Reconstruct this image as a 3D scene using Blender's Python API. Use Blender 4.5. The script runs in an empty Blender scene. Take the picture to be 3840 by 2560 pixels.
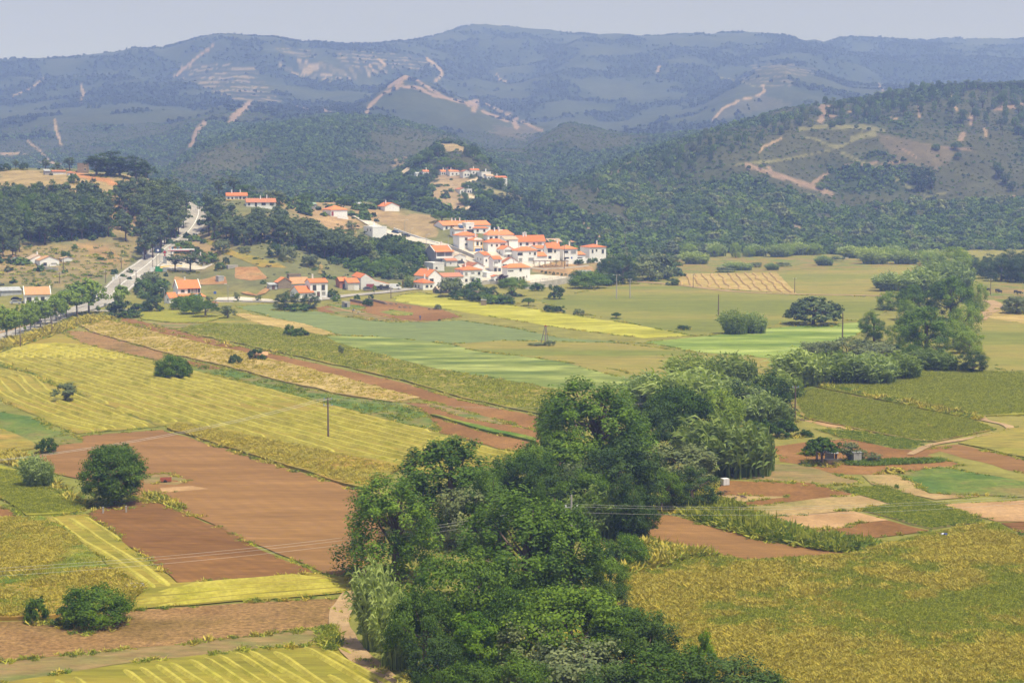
import bpy, math, random
import numpy as np
from mathutils import Vector
from mathutils.geometry import delaunay_2d_cdt

S = bpy.context.scene
COL = S.collection
CAMZ = 50.0
PITCH = math.atan(396.0 / 4000.0)

# ------------------------------------------------------------------ camera
cd = bpy.data.cameras.new('camera')
cam = bpy.data.objects.new('camera', cd)
COL.objects.link(cam)
cam.location = (0, 0, CAMZ)
cam.rotation_euler = (math.pi / 2 - PITCH, 0, 0)
cd.sensor_width = 36.0
cd.lens = 36.0 * 4000.0 / 2352.0
cd.clip_start = 1.0
cd.clip_end = 30000.0
S.camera = cam

# ------------------------------------------------------------------ sky, sun, exposure
SUN_EL, SUN_AZ = 67.0, 128.0          # azimuth clockwise from +Y (view direction)
W = bpy.data.worlds.new('World')
S.world = W
W.use_nodes = True
wn = W.node_tree.nodes
bg = wn['Background']
sky = wn.new('ShaderNodeTexSky')
sky.sky_type = 'NISHITA'
sky.sun_disc = False
sky.sun_elevation = math.radians(SUN_EL)
sky.sun_rotation = math.radians(SUN_AZ)
sky.altitude = 0
sky.air_density = 1.3
sky.dust_density = 4.5
sky.ozone_density = 1.6
# clear sky seen through an even veil of high thin haze
veil = wn.new('ShaderNodeMix'); veil.data_type = 'RGBA'; veil.inputs[0].default_value = 0.58
W.node_tree.links.new(sky.outputs['Color'], veil.inputs[6])
veil.inputs[7].default_value = (6.5, 6.75, 8.7, 1)
cc = wn.new('ShaderNodeTexCoord'); cm = wn.new('ShaderNodeMapping'); cm.inputs['Scale'].default_value = (1.0, 1.0, 5.0)
cn = wn.new('ShaderNodeTexNoise'); cn.inputs['Scale'].default_value = 2.6; cn.inputs['Detail'].default_value = 5.0
cr = wn.new('ShaderNodeMapRange'); cr.inputs['From Min'].default_value = 0.3; cr.inputs['From Max'].default_value = 0.7; cr.inputs['To Min'].default_value = 0.95; cr.inputs['To Max'].default_value = 1.05
cx_ = wn.new('ShaderNodeVectorMath'); cx_.operation = 'SCALE'
W.node_tree.links.new(cc.outputs['Generated'], cm.inputs['Vector']); W.node_tree.links.new(cm.outputs[0], cn.inputs['Vector'])
W.node_tree.links.new(cn.outputs['Fac'], cr.inputs['Value']); W.node_tree.links.new(cr.outputs[0], cx_.inputs['Scale'])
W.node_tree.links.new(veil.outputs[2], cx_.inputs[0]); W.node_tree.links.new(cx_.outputs[0], bg.inputs['Color'])
bg.inputs['Strength'].default_value = 0.082
sd = bpy.data.lights.new('sun', 'SUN')
sd.energy = 4.7
sd.angle = math.radians(0.6)
sd.color = (1.0, 0.945, 0.83)
sun = bpy.data.objects.new('sun', sd)
COL.objects.link(sun)
_e, _a = math.radians(SUN_EL), math.radians(SUN_AZ)
sv = Vector((math.sin(_a) * math.cos(_e), math.cos(_a) * math.cos(_e), math.sin(_e)))
sun.rotation_euler = (-sv).to_track_quat('-Z', 'Y').to_euler()
sun.location = (0, 0, 900)
S.view_settings.view_transform = 'Standard'
S.view_settings.look = 'None'
S.view_settings.exposure = 0.16
S.view_settings.gamma = 1.0
S.view_settings.use_curve_mapping = False
S.render.engine = 'CYCLES'
S.cycles.use_denoising = True
S.cycles.max_bounces = 6
S.cycles.diffuse_bounces = 3
S.cycles.glossy_bounces = 1
S.cycles.transmission_bounces = 3
S.cycles.volume_bounces = 1
S.cycles.use_adaptive_sampling = True
S.cycles.adaptive_threshold = 0.015
HAZE_D = 0.00026

# ------------------------------------------------------------------ numpy noise
def _hash(ix, iy, seed):
    h = (ix.astype(np.int64) * 374761393 + iy.astype(np.int64) * 668265263 + seed * 1442695041) & 0xffffffff
    h = ((h ^ (h >> 13)) * 1274126177) & 0xffffffff
    return ((h ^ (h >> 16)) & 0xffff) / 65535.0

def vnoise(x, y, seed=0):
    x = np.asarray(x, float); y = np.asarray(y, float)
    ix = np.floor(x); iy = np.floor(y)
    fx = x - ix; fy = y - iy
    fx = fx * fx * fx * (fx * (fx * 6 - 15) + 10); fy = fy * fy * fy * (fy * (fy * 6 - 15) + 10)
    a = _hash(ix, iy, seed); b = _hash(ix + 1, iy, seed)
    c = _hash(ix, iy + 1, seed); d = _hash(ix + 1, iy + 1, seed)
    return (a + (b - a) * fx) * (1 - fy) + (c + (d - c) * fx) * fy

def fbm(x, y, seed=0, oct=4):
    s = 0; a = 0.5; t = 0
    for o in range(oct):
        s = s + a * vnoise(x * 2 ** o, y * 2 ** o, seed + o * 17); t += a; a *= 0.5
    return s / t

def sstep(a, b, x):
    t = np.clip((x - a) / (b - a), 0, 1)
    return t * t * (3 - 2 * t)

# ------------------------------------------------------------------ terrain shape: crest and hollow lines of each hill
def flatd(y):
    return 50.0 * 4000.0 / (y - 388.0)

# column: px, A(y on the flat), then (y, depth) for: crest, hollow, crest, hollow, crest, hollow, crest, hollow, far crest
KN = [
 (-900, 720, 405,900, 430,1100, 425,1250, 420,1400, 395,1800, 392,1900, 270,2700, 262,2850, 152,3900),
 (0,    700, 388,900, 430,1100, 425,1250, 420,1400, 392,1800, 390,1900, 265,2700, 258,2850, 146,3900),
 (150,  700, 390,900, 430,1100, 425,1250, 420,1400, 395,1750, 393,1850, 250,2700, 245,2850, 141,3900),
 (270,  695, 398,905, 435,1100, 428,1250, 422,1400, 398,1720, 395,1820, 246,2680, 242,2820, 131,3920),
 (310,  692, 405,910, 440,1100, 430,1250, 425,1400, 400,1700, 398,1800, 246,2650, 243,2800, 121,3950),
 (380,  690, 432,910, 450,1080, 440,1240, 430,1400, 398,1650, 395,1800, 250,2600, 248,2800, 118,3950),
 (455,  685, 478,880, 495,1000, 470,1200, 450,1350, 345,1700, 345,1850, 262,2500, 262,2700, 93,4000),
 (505,  688, 452,888, 495,1015, 470,1200, 442,1380, 315,1780, 318,1930, 246,2540, 248,2740, 87,4000),
 (540,  690, 447,890, 495,1020, 470,1200, 440,1400, 305,1800, 310,1950, 242,2550, 245,2750, 86,4000),
 (590,  692, 452,892, 497,1030, 470,1210, 435,1400, 294,1840, 300,2000, 244,2580, 247,2770, 90,4020),
 (640,  694, 460,897, 500,1040, 470,1210, 432,1400, 286,1870, 294,2050, 247,2620, 249,2790, 94,4030),
 (700,  695, 466,910, 502,1060, 470,1220, 430,1400, 280,1900, 288,2100, 250,2650, 250,2800, 105,4050),
 (800,  685, 466,935, 506,1080, 462,1240, 425,1440, 268,1940, 279,2140, 247,2690, 246,2840, 112,4090),
 (850,  680, 472,935, 508,1080, 440,1280, 410,1450, 270,1950, 282,2150, 228,2800, 232,2950, 109,4150),
 (930,  675, 480,925, 512,1040, 385,1350, 380,1500, 284,1950, 299,2150, 174,3000, 186,3150, 100,4300),
 (1000, 668, 494,900, 518,1000, 330,1420, 340,1600, 301,1920, 314,2100, 200,2980, 210,3120, 95,4500),
 (1050, 662, 505,880, 525,1000, 329,1420, 345,1600, 318,1900, 330,2100, 226,2950, 236,3100, 73,4700),
 (1090, 661, 516,870, 533,990,  345,1390, 372,1560, 330,1900, 342,2100, 240,2900, 246,3050, 68,4750),
 (1130, 660, 530,860, 540,980,  385,1350, 410,1500, 345,1900, 355,2100, 262,2850, 265,3000, 67,4800),
 (1200, 655, 560,845, 570,950,  454,1250, 470,1450, 345,1950, 348,2100, 285,2750, 285,2900, 70,4800),
 (1300, 650, 598,835, 590,950,  425,1300, 440,1500, 283,2150, 296,2350, 280,2750, 275,2900, 80,4700),
 (1400, 635, 604,850, 588,980,  388,1380, 400,1550, 306,2200, 320,2400, 290,2800, 280,3000, 89,4600),
 (1500, 600, 575,1050,540,1120, 347,1450, 365,1600, 322,2250, 325,2450, 270,2900, 262,3050, 92,4500),
 (1600, 592, 570,1060,530,1130, 318,1520, 340,1700, 310,2300, 310,2450, 250,2900, 245,3050, 89,4500),
 (1680, 591, 565,1070,515,1150, 290,1580, 320,1780, 300,2300, 300,2450, 200,3050, 205,3250, 81,4500),
 (1750, 590, 560,1080,500,1180, 268,1650, 300,1850, 290,2300, 290,2450, 160,3200, 168,3400, 85,4500),
 (1800, 591, 560,1080,500,1190, 252,1670, 288,1880, 280,2300, 280,2450, 150,3200, 158,3400, 92,4450),
 (1850, 592, 560,1080,500,1200, 246,1680, 275,1900, 270,2300, 268,2450, 165,3200, 161,3400, 106,4400),
 (1950, 594, 565,1080,505,1200, 236,1700, 270,1950, 262,2350, 260,2480, 200,3100, 195,3300, 103,5000),
 (2100, 600, 575,1060,510,1190, 209,1750, 250,2000, 245,2400, 240,2600, 200,3300, 190,3500, 101,5200),
 (2200, 612, 582,1040,515,1185, 199,1780, 245,2030, 243,2400, 240,2600, 198,3300, 188,3500, 105,5300),
 (2352, 625, 590,1020,520,1180, 196,1800, 240,2050, 240,2400, 238,2600, 195,3300, 186,3500, 107,5400),
 (3300, 640, 600,1000,525,1180, 190,1800, 240,2050, 240,2400, 238,2600, 195,3300, 186,3500, 110,5400),
]
def px_t(px):
    return (px - 1176.0) / 4000.0 / 1.008

def ray_slope(py):
    b = (784.0 - py) / 4000.0
    return (b * math.cos(PITCH) - math.sin(PITCH)) / (b * math.sin(PITCH) + math.cos(PITCH))

_kt = np.array([px_t(k[0]) for k in KN])
_kd, _kz = [], []
for k in KN:
    ds = [flatd(k[1])]; zs = [0.0]
    for i in range(9):
        y, d = k[2 + 2 * i], k[3 + 2 * i]
        ds.append(d); zs.append(CAMZ + d * ray_slope(y))
    ds.append(ds[-1] + 900); zs.append(zs[-1] - 130)
    ds.append(9000); zs.append(zs[-1] - 60)
    _kd.append([ds[0] - 60] + ds); _kz.append([0.0] + zs)
_kd = np.array(_kd); _kz = np.array(_kz)
_tt = np.linspace(_kt[0], _kt[-1], 4001)
def _smooth_cols(a):
    out = np.empty((len(_tt), a.shape[1]))
    for j in range(a.shape[1]):
        v = np.interp(_tt, _kt, a[:, j])
        ker = np.hanning(21); ker /= ker.sum()
        vp = np.pad(v, 10, mode='edge')
        out[:, j] = np.convolve(vp, ker, 'valid')
    return out
_KD = _smooth_cols(_kd); _KZ = _smooth_cols(_kz)
NK = _KD.shape[1]

def base_height(x, y):
    """smooth hill shape, vectorised (monotone cubic through the knots of each bearing)"""
    x = np.asarray(x, float); y = np.asarray(y, float)
    t = np.clip(x / np.maximum(y, 1.0), _tt[0], _tt[-1])
    fi = (t - _tt[0]) / (_tt[1] - _tt[0]); i0 = np.clip(fi.astype(int), 0, len(_tt) - 2); f = (fi - i0)[..., None]
    D = _KD[i0] * (1 - f) + _KD[i0 + 1] * f
    Z = _KZ[i0] * (1 - f) + _KZ[i0 + 1] * f
    h = D[..., 1:] - D[..., :-1]; dl = (Z[..., 1:] - Z[..., :-1]) / h
    m = np.zeros_like(Z)
    a = dl[..., :-1]; b = dl[..., 1:]
    w1 = 2 * h[..., 1:] + h[..., :-1]; w2 = h[..., 1:] + 2 * h[..., :-1]
    with np.errstate(divide='ignore', invalid='ignore'):
        hm = (w1 + w2) / (w1 / a + w2 / b)
    m[..., 1:-1] = np.where(a * b > 0, np.nan_to_num(hm), 0)
    k = np.clip((y[..., None] >= D).sum(-1) - 1, 0, NK - 2)
    g = lambda A: np.take_along_axis(A, k[..., None], -1)[..., 0]
    d0 = g(D); hh = g(h); z0 = g(Z); z1 = np.take_along_axis(Z, (k + 1)[..., None], -1)[..., 0]
    m0 = g(m); m1 = np.take_along_axis(m, (k + 1)[..., None], -1)[..., 0]
    s = np.clip((y - d0) / hh, 0, 1)
    z = (2*s**3 - 3*s**2 + 1)*z0 + (s**3 - 2*s**2 + s)*hh*m0 + (-2*s**3 + 3*s**2)*z1 + (s**3 - s**2)*hh*m1
    z = np.where(y < D[..., 0], 0.0, z)
    crest = np.full(z.shape, 1e9)
    for j in (4, 6, 8, 10):
        crest = np.minimum(crest, np.abs(y - D[..., j]))
    return z, crest, D[..., 1], D[..., 10]

def height(x, y):
    x = np.asarray(x, float); y = np.asarray(y, float)
    z, crest, A, J = base_height(x, y)
    wc = sstep(10, 170, crest)
    far = sstep(1250, 2600, y)
    g1 = 1 - np.abs(2 * fbm(x / 420 + 3, y / 420, 5, 3) - 1)
    g2 = 1 - np.abs(2 * fbm(x / 170, y / 260 + 9, 11, 3) - 1)
    wf = sstep(20, 380, crest) * (y < J)
    z = z + wf * far * ((np.minimum(g1, 0.74) - 0.66) * 95 + (g2 - 0.62) * 16)
    mid = sstep(900, 1150, y) * (1 - far)
    z = z + wc * mid * (g2 - 0.6) * 24 * sstep(5, 30, z)
    z = z + sstep(4, 16, z) * sstep(0, 60, y - A) * (fbm(x / 46, y / 46, 31, 3) - 0.5) * 5.0
    z = np.where(y < 125, np.maximum(z, 48 - 0.42 * y), z)
    return z

# terrain grid (columns = bearings, rows = depths)
_pxs = np.concatenate([np.arange(-860, -60, 14), np.arange(-60, 2412, 3.5), np.arange(2412, 3230, 14)])
GT = px_t(_pxs)
GY = np.concatenate([[4], np.arange(15, 600, 15), np.arange(600, 2000, 4.5), np.arange(2000, 5450, 14.0), np.arange(5450, 7000, 90)])
GTm, GYm = np.meshgrid(GT, GY)
GX = GTm * GYm
GZ = height(GX, GYm)

def hgt(x, y):
    """height of the terrain mesh at world x, y"""
    x = np.asarray(x, float); y = np.asarray(y, float)
    t = x / np.maximum(y, 1)
    ci = np.clip(np.searchsorted(GT, t) - 1, 0, len(GT) - 2); ri = np.clip(np.searchsorted(GY, y) - 1, 0, len(GY) - 2)
    fc = np.clip((t - GT[ci]) / (GT[ci + 1] - GT[ci]), 0, 1); fr = np.clip((y - GY[ri]) / (GY[ri + 1] - GY[ri]), 0, 1)
    return (GZ[ri, ci] * (1 - fc) + GZ[ri, ci + 1] * fc) * (1 - fr) + (GZ[ri + 1, ci] * (1 - fc) + GZ[ri + 1, ci + 1] * fc) * fr

def ground(px, py, dmin=60.0, dmax=7000.0):
    """the point of the land that lies along this line of sight"""
    a = (px - 1176.0) / 4000.0; b = (784.0 - py) / 4000.0
    den = b * math.sin(PITCH) + math.cos(PITCH)
    t = a / den; sl = (b * math.cos(PITCH) - math.sin(PITCH)) / den
    ci = int(np.clip(np.searchsorted(GT, t) - 1, 0, len(GT) - 2)); fc = (t - GT[ci]) / (GT[ci + 1] - GT[ci])
    zc = GZ[:, ci] * (1 - fc) + GZ[:, ci + 1] * fc
    diff = zc - (CAMZ + GY * sl)
    ok = np.where((diff >= 0) & (GY > dmin) & (GY < dmax))[0]
    if len(ok) == 0:
        i = int(np.argmax(np.where((GY > dmin) & (GY < dmax), diff, -1e9))); d = GY[i]
    else:
        i = ok[0]
        d0, d1 = diff[i - 1], diff[i]
        f = -d0 / (d1 - d0) if d1 > d0 and d0 < 0 else 1.0
        d = GY[i - 1] + f * (GY[i] - GY[i - 1])
    x = t * d
    return Vector((x, d, float(hgt(x, d))))

def to_px(x, y, z):
    q = z - CAMZ
    dep = y * math.cos(PITCH) - q * math.sin(PITCH)
    u = y * math.sin(PITCH) + q * math.cos(PITCH)
    return 1176 + 4000 * x / dep, 784 - 4000 * u / dep

# ------------------------------------------------------------------ object helpers
def tag(o, label=None, cat=None, group=None, kind=None):
    if label: o['label'] = label
    if cat: o['category'] = cat
    if group: o['group'] = group
    if kind: o['kind'] = kind
    return o

def empty(name, loc, rz=0.0):
    o = bpy.data.objects.new(name, None)
    o.empty_display_size = 0.5
    COL.objects.link(o)
    o.location = loc; o.rotation_euler = (0, 0, rz)
    return o

def link(name, me, parent=None, loc=(0, 0, 0), rot=(0, 0, 0), scale=(1, 1, 1)):
    o = bpy.data.objects.new(name, me)
    COL.objects.link(o)
    o.parent = parent
    o.location = loc; o.rotation_euler = rot; o.scale = scale
    return o

class MB:
    """collects boxes, tubes and faces; build() makes one mesh"""
    def __init__(s):
        s.v = []; s.f = []; s.m = []
    def face(s, pts, mi=0):
        n = len(s.v); s.v += [tuple(p) for p in pts]; s.f.append(tuple(range(n, n + len(pts)))); s.m.append(mi)
    def solid(s, bottom, top, mi=0, caps=True):
        n = len(s.v); k = len(bottom)
        s.v += [tuple(p) for p in bottom] + [tuple(p) for p in top]
        for i in range(k):
            j = (i + 1) % k
            s.f.append((n + i, n + j, n + k + j, n + k + i)); s.m.append(mi)
        if caps:
            s.f.append(tuple(n + i for i in reversed(range(k)))); s.m.append(mi)
            s.f.append(tuple(n + k + i for i in range(k))); s.m.append(mi)
    def box(s, x0, x1, y0, y1, z0, z1, mi=0):
        s.solid([(x0, y0, z0), (x1, y0, z0), (x1, y1, z0), (x0, y1, z0)], [(x0, y0, z1), (x1, y0, z1), (x1, y1, z1), (x0, y1, z1)], mi)
    def tube(s, pts, rad, n=6, mi=0):
        pts = [Vector(p) for p in pts]; rings = []
        for i, p in enumerate(pts):
            d = (pts[min(i + 1, len(pts) - 1)] - pts[max(i - 1, 0)]).normalized()
            a = d.orthogonal().normalized() if abs(d.z) < 0.99 else Vector((1, 0, 0))
            b = d.cross(a).normalized(); a = b.cross(d).normalized()
            r = rad[i] if hasattr(rad, '__len__') else rad
            base = len(s.v)
            s.v += [tuple(p + a * r * math.cos(2 * math.pi * k / n) + b * r * math.sin(2 * math.pi * k / n)) for k in range(n)]
            rings.append(base)
        for r0, r1 in zip(rings, rings[1:]):
            for k in range(n):
                j = (k + 1) % n
                s.f.append((r0 + k, r0 + j, r1 + j, r1 + k)); s.m.append(mi)
        s.f.append(tuple(rings[-1] + k for k in range(n))); s.m.append(mi)
        s.f.append(tuple(rings[0] + k for k in reversed(range(n)))); s.m.append(mi)
    def mesh(s, name, mats, smooth=False):
        me = bpy.data.meshes.new(name)
        me.from_pydata(s.v, [], s.f)
        for m in (mats if isinstance(mats, (list, tuple)) else [mats]): me.materials.append(m)
        me.polygons.foreach_set('material_index', s.m)
        if smooth: me.polygons.foreach_set('use_smooth', [True] * len(s.f))
        me.update()
        return me
    def build(s, name, mats, parent=None, smooth=False, **kw):
        return link(name, s.mesh(name, mats, smooth), parent, **kw)

def quads_mesh(name, P, mats, attr=None, mi=None):
    """P: (n,4,3) array of quads -> mesh"""
    n = len(P)
    me = bpy.data.meshes.new(name)
    me.vertices.add(n * 4); me.vertices.foreach_set('co', np.ascontiguousarray(P, np.float32).ravel())
    me.loops.add(n * 4); me.loops.foreach_set('vertex_index', np.arange(n * 4, dtype=np.int32))
    me.polygons.add(n); me.polygons.foreach_set('loop_start', np.arange(0, n * 4, 4, dtype=np.int32))
    for m in (mats if isinstance(mats, (list, tuple)) else [mats]): me.materials.append(m)
    if mi is not None: me.polygons.foreach_set('material_index', np.asarray(mi, np.int32))
    if attr is not None:
        at = me.attributes.new('v', 'FLOAT', 'FACE'); at.data.foreach_set('value', np.asarray(attr, np.float32))
    me.update(calc_edges=True); me.validate()
    return me
# ------------------------------------------------------------------ materials
def nodes(name):
    m = bpy.data.materials.new(name); m.use_nodes = True
    nt = m.node_tree
    return m, nt, nt.nodes['Principled BSDF']

def N(nt, typ, **kw):
    n = nt.nodes.new(typ)
    for k, v in kw.items():
        if k in n.inputs: n.inputs[k].default_value = v
        else: setattr(n, k, v)
    return n

def ramp(nt, stops):
    r = nt.nodes.new('ShaderNodeValToRGB')
    e = r.color_ramp.elements
    while len(e) < len(stops): e.new(0.5)
    for i, (p, c) in enumerate(stops):
        e[i].position = p; e[i].color = (*c, 1)
    return r

def mixc(nt, a, b, fac, mode='MIX'):
    m = nt.nodes.new('ShaderNodeMix'); m.data_type = 'RGBA'; m.blend_type = mode
    for sock, val in ((m.inputs[0], fac), (m.inputs[6], a), (m.inputs[7], b)):
        if hasattr(val, 'is_linked'): nt.links.new(val, sock)
        elif isinstance(val, (int, float)): sock.default_value = val
        else: sock.default_value = (*val, 1)
    return m.outputs[2]

def gray(v): return (v, v, v)

def field_mat(name, cols, scale=0.05, stretch=None, fine=0.9, fine_amt=0.35, stripe=None, bump=0.0, rough=0.9):
    """soil, straw and grass: broad patches, fine grain, optional rows (angle, period, colour, strength)"""
    m, nt, bs = nodes(name); L = nt.links.new
    tc = N(nt, 'ShaderNodeTexCoord')
    mp = N(nt, 'ShaderNodeMapping')
    L(tc.outputs['Object'], mp.inputs['Vector'])
    if stretch:
        mp.inputs['Rotation'].default_value = (0, 0, -stretch[0]); mp.inputs['Scale'].default_value = (1.0 / stretch[1], 1, 1)
    n1 = N(nt, 'ShaderNodeTexNoise', Scale=scale, Detail=5.0, Roughness=0.62); L(mp.outputs[0], n1.inputs['Vector'])
    k = len(cols)
    r = ramp(nt, [(0.37 + 0.26 * i / max(k - 1, 1), c) for i, c in enumerate(cols)]); L(n1.outputs['Fac'], r.inputs[0])
    c = r.outputs[0]
    n2 = N(nt, 'ShaderNodeTexNoise', Scale=fine, Detail=6.0, Roughness=0.7); L(mp.outputs[0], n2.inputs['Vector'])
    r2 = ramp(nt, [(0.3, gray(1 - fine_amt)), (0.7, gray(1 + fine_amt))]); L(n2.outputs['Fac'], r2.inputs[0])
    c = mixc(nt, c, r2.outputs[0], 1.0, 'MULTIPLY')
    n4 = N(nt, 'ShaderNodeTexNoise', Scale=0.2, Detail=4.0, Roughness=0.65); L(mp.outputs[0], n4.inputs['Vector'])
    r4 = ramp(nt, [(0.3, gray(0.84)), (0.7, gray(1.16))]); L(n4.outputs['Fac'], r4.inputs[0])
    c = mixc(nt, c, r4.outputs[0], 1.0, 'MULTIPLY')
    if stripe:
        ang, per, sc, st = stripe
        mp2 = N(nt, 'ShaderNodeMapping'); L(tc.outputs['Object'], mp2.inputs['Vector'])
        mp2.inputs['Rotation'].default_value = (0, 0, -ang)
        wv = N(nt, 'ShaderNodeTexWave', Scale=2 * math.pi / per / 20.0 * 1.0, Distortion=1.6, Detail=3.0)
        wv.inputs['Detail Scale'].default_value = 0.6
        wv.bands_direction = 'Y'; L(mp2.outputs[0], wv.inputs['Vector'])
        rr = ramp(nt, [(0.35, (0, 0, 0)), (0.75, (1, 1, 1))]); L(wv.outputs['Fac'], rr.inputs[0])
        n3 = N(nt, 'ShaderNodeTexNoise', Scale=0.08, Detail=3.0); L(tc.outputs['Object'], n3.inputs['Vector'])
        mm = N(nt, 'ShaderNodeMath', operation='MULTIPLY'); L(rr.outputs[0], mm.inputs[0]); L(n3.outputs['Fac'], mm.inputs[1])
        mm2 = N(nt, 'ShaderNodeMath', operation='MULTIPLY'); L(mm.outputs[0], mm2.inputs[0]); mm2.inputs[1].default_value = st * 1.8
        mm2.use_clamp = True
        c = mixc(nt, c, sc, mm2.outputs[0])
    L(c, bs.inputs['Base Color'])
    bs.inputs['Roughness'].default_value = rough
    bs.inputs['Specular IOR Level'].default_value = 0.1
    if bump:
        b = N(nt, 'ShaderNodeBump', Strength=bump, Distance=0.4); L(n2.outputs['Fac'], b.inputs['Height']); L(b.outputs[0], bs.inputs['Normal'])
    return m

def leaf_mat(name, c1, c2, trans=0.25, hue=0.25, gloss=0.12):
    """foliage: colour varies leaf by leaf and tree by tree, some light comes through"""
    m, nt, bs = nodes(name); L = nt.links.new
    at = N(nt, 'ShaderNodeAttribute', attribute_name='v')
    oi = N(nt, 'ShaderNodeObjectInfo')
    r = ramp(nt, [(0.0, c1), (1.0, c2)]); L(at.outputs['Fac'], r.inputs[0])
    r2 = ramp(nt, [(0.0, (1 - hue, 1 - hue * 0.8, 1 - hue * .6)), (0.5, (1, 1, 1)), (1.0, (1 + hue * 1.3, 1 + hue, 1 + hue * .2))])
    L(oi.outputs['Random'], r2.inputs[0])
    c = mixc(nt, r.outputs[0], r2.outputs[0], 1.0, 'MULTIPLY')
    L(c, bs.inputs['Base Color'])
    bs.inputs['Roughness'].default_value = 0.55
    bs.inputs['Specular IOR Level'].default_value = gloss
    tr = N(nt, 'ShaderNodeBsdfTranslucent'); 
    c2_ = mixc(nt, c, (1.25, 1.35, 0.6), 1.0, 'MULTIPLY'); L(c2_, tr.inputs['Color'])
    mx = N(nt, 'ShaderNodeMixShader'); mx.inputs[0].default_value = trans
    L(bs.outputs[0], mx.inputs[1]); L(tr.outputs[0], mx.inputs[2])
    L(mx.outputs[0], nt.nodes['Material Output'].inputs['Surface'])
    return m

def plain(name, c, rough=0.8, var=0.12, scale=0.6, spec=0.3, metal=0.0):
    """paint, wood, metal, stone with a little uneven wear"""
    m, nt, bs = nodes(name); L = nt.links.new
    tc = N(nt, 'ShaderNodeTexCoord')
    n1 = N(nt, 'ShaderNodeTexNoise', Scale=scale, Detail=5.0, Roughness=0.65); L(tc.outputs['Object'], n1.inputs['Vector'])
    r = ramp(nt, [(0.25, tuple(x * (1 - var) for x in c)), (0.75, tuple(min(1, x * (1 + var)) for x in c))]); L(n1.outputs['Fac'], r.inputs[0])
    L(r.outputs[0], bs.inputs['Base Color'])
    bs.inputs['Roughness'].default_value = rough
    bs.inputs['Specular IOR Level'].default_value = spec
    bs.inputs['Metallic'].default_value = metal
    return m

def roof_mat(name, c1, c2, stain):
    """clay tiles: rows, odd tiles of another firing, lichen stains"""
    m, nt, bs = nodes(name); L = nt.links.new
    tc = N(nt, 'ShaderNodeTexCoord')
    n1 = N(nt, 'ShaderNodeTexNoise', Scale=3.0, Detail=4.0, Roughness=0.7); L(tc.outputs['Object'], n1.inputs['Vector'])
    r = ramp(nt, [(0.3, c1), (0.7, c2)]); L(n1.outputs['Fac'], r.inputs[0])
    wv = N(nt, 'ShaderNodeTexWave', Scale=1.4, Distortion=0.3, Detail=1.0); L(tc.outputs['Object'], wv.inputs['Vector'])
    wv.bands_direction = 'DIAGONAL'
    r3 = ramp(nt, [(0.1, gray(0.82)), (0.6, gray(1.06))]); L(wv.outputs['Fac'], r3.inputs[0])
    c = mixc(nt, r.outputs[0], r3.outputs[0], 1.0, 'MULTIPLY')
    n2 = N(nt, 'ShaderNodeTexNoise', Scale=0.45, Detail=6.0, Roughness=0.7); L(tc.outputs['Object'], n2.inputs['Vector'])
    r2 = ramp(nt, [(0.52, (0, 0, 0)), (0.75, (0.55, 0.55, 0.55))]); L(n2.outputs['Fac'], r2.inputs[0])
    c = mixc(nt, c, stain, r2.outputs[0])
    oi = N(nt, 'ShaderNodeObjectInfo'); r5 = ramp(nt, [(0.0, (0.82, 0.80, 0.82)), (0.6, (1.0, 1.0, 1.0)), (1.0, (1.02, 1.16, 1.3))]); L(oi.outputs['Random'], r5.inputs[0])
    c = mixc(nt, c, r5.outputs[0], 1.0, 'MULTIPLY')
    L(c, bs.inputs['Base Color']); bs.inputs['Roughness'].default_value = 0.85; bs.inputs['Specular IOR Level'].default_value = 0.2
    return m

M = {}
# soils and crops
M['soil'] = field_mat('reddish soil', [(0.185, 0.09, 0.028), (0.25, 0.13, 0.043)], 0.03, fine=1.2, fine_amt=0.28)
M['soil_rake'] = field_mat('raked soil', [(0.21, 0.11, 0.036), (0.258, 0.14, 0.05)], 0.025, (math.radians(120), 6), 0.9, 0.2, stripe=(math.radians(-62), 2.6, (0.20, 0.108, 0.042), 0.26), bump=0.4)
M['soil_dark'] = field_mat('dark tilled soil', [(0.165, 0.078, 0.024), (0.215, 0.106, 0.033)], 0.05, (math.radians(120), 5), 1.0, 0.3, stripe=(math.radians(-55), 1.7, (0.145, 0.076, 0.03), 0.28), bump=0.5)
M['soil_pale'] = field_mat('dry pale soil', [(0.34, 0.205, 0.09), (0.43, 0.27, 0.13)], 0.08, fine=1.2, fine_amt=0.2)
M['soil_clod'] = field_mat('cloddy soil', [(0.225, 0.122, 0.044), (0.29, 0.172, 0.066), (0.19, 0.12, 0.036)], 0.06, fine=1.6, fine_amt=0.5, bump=0.9)
M['clay'] = field_mat('orange clay', [(0.29, 0.145, 0.052), (0.36, 0.205, 0.085), (0.27, 0.185, 0.072)], 0.12, fine=0.9, fine_amt=0.3)
M['straw'] = field_mat('mown straw', [(0.255, 0.19, 0.036), (0.275, 0.22, 0.034), (0.2, 0.185, 0.025), (0.29, 0.215, 0.045)], 0.04, (math.radians(118), 8), 1.0, 0.3)
M['straw_gold'] = field_mat('golden wheat', [(0.34, 0.235, 0.075), (0.42, 0.31, 0.115), (0.29, 0.215, 0.06), (0.37, 0.27, 0.09)], 0.045, (math.radians(20), 2.5), 0.8, 0.28)
M['ochre'] = field_mat('ochre standing grass', [(0.32, 0.2, 0.042), (0.27, 0.2, 0.036), (0.2, 0.185, 0.034), (0.31, 0.205, 0.045)], 0.035, (math.radians(20), 2), 0.8, 0.28)
M['olive'] = field_mat('olive hay meadow', [(0.165, 0.165, 0.026), (0.225, 0.2, 0.036), (0.27, 0.21, 0.048), (0.185, 0.18, 0.03)], 0.035, (math.radians(20), 3), 0.8, 0.3)
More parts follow.
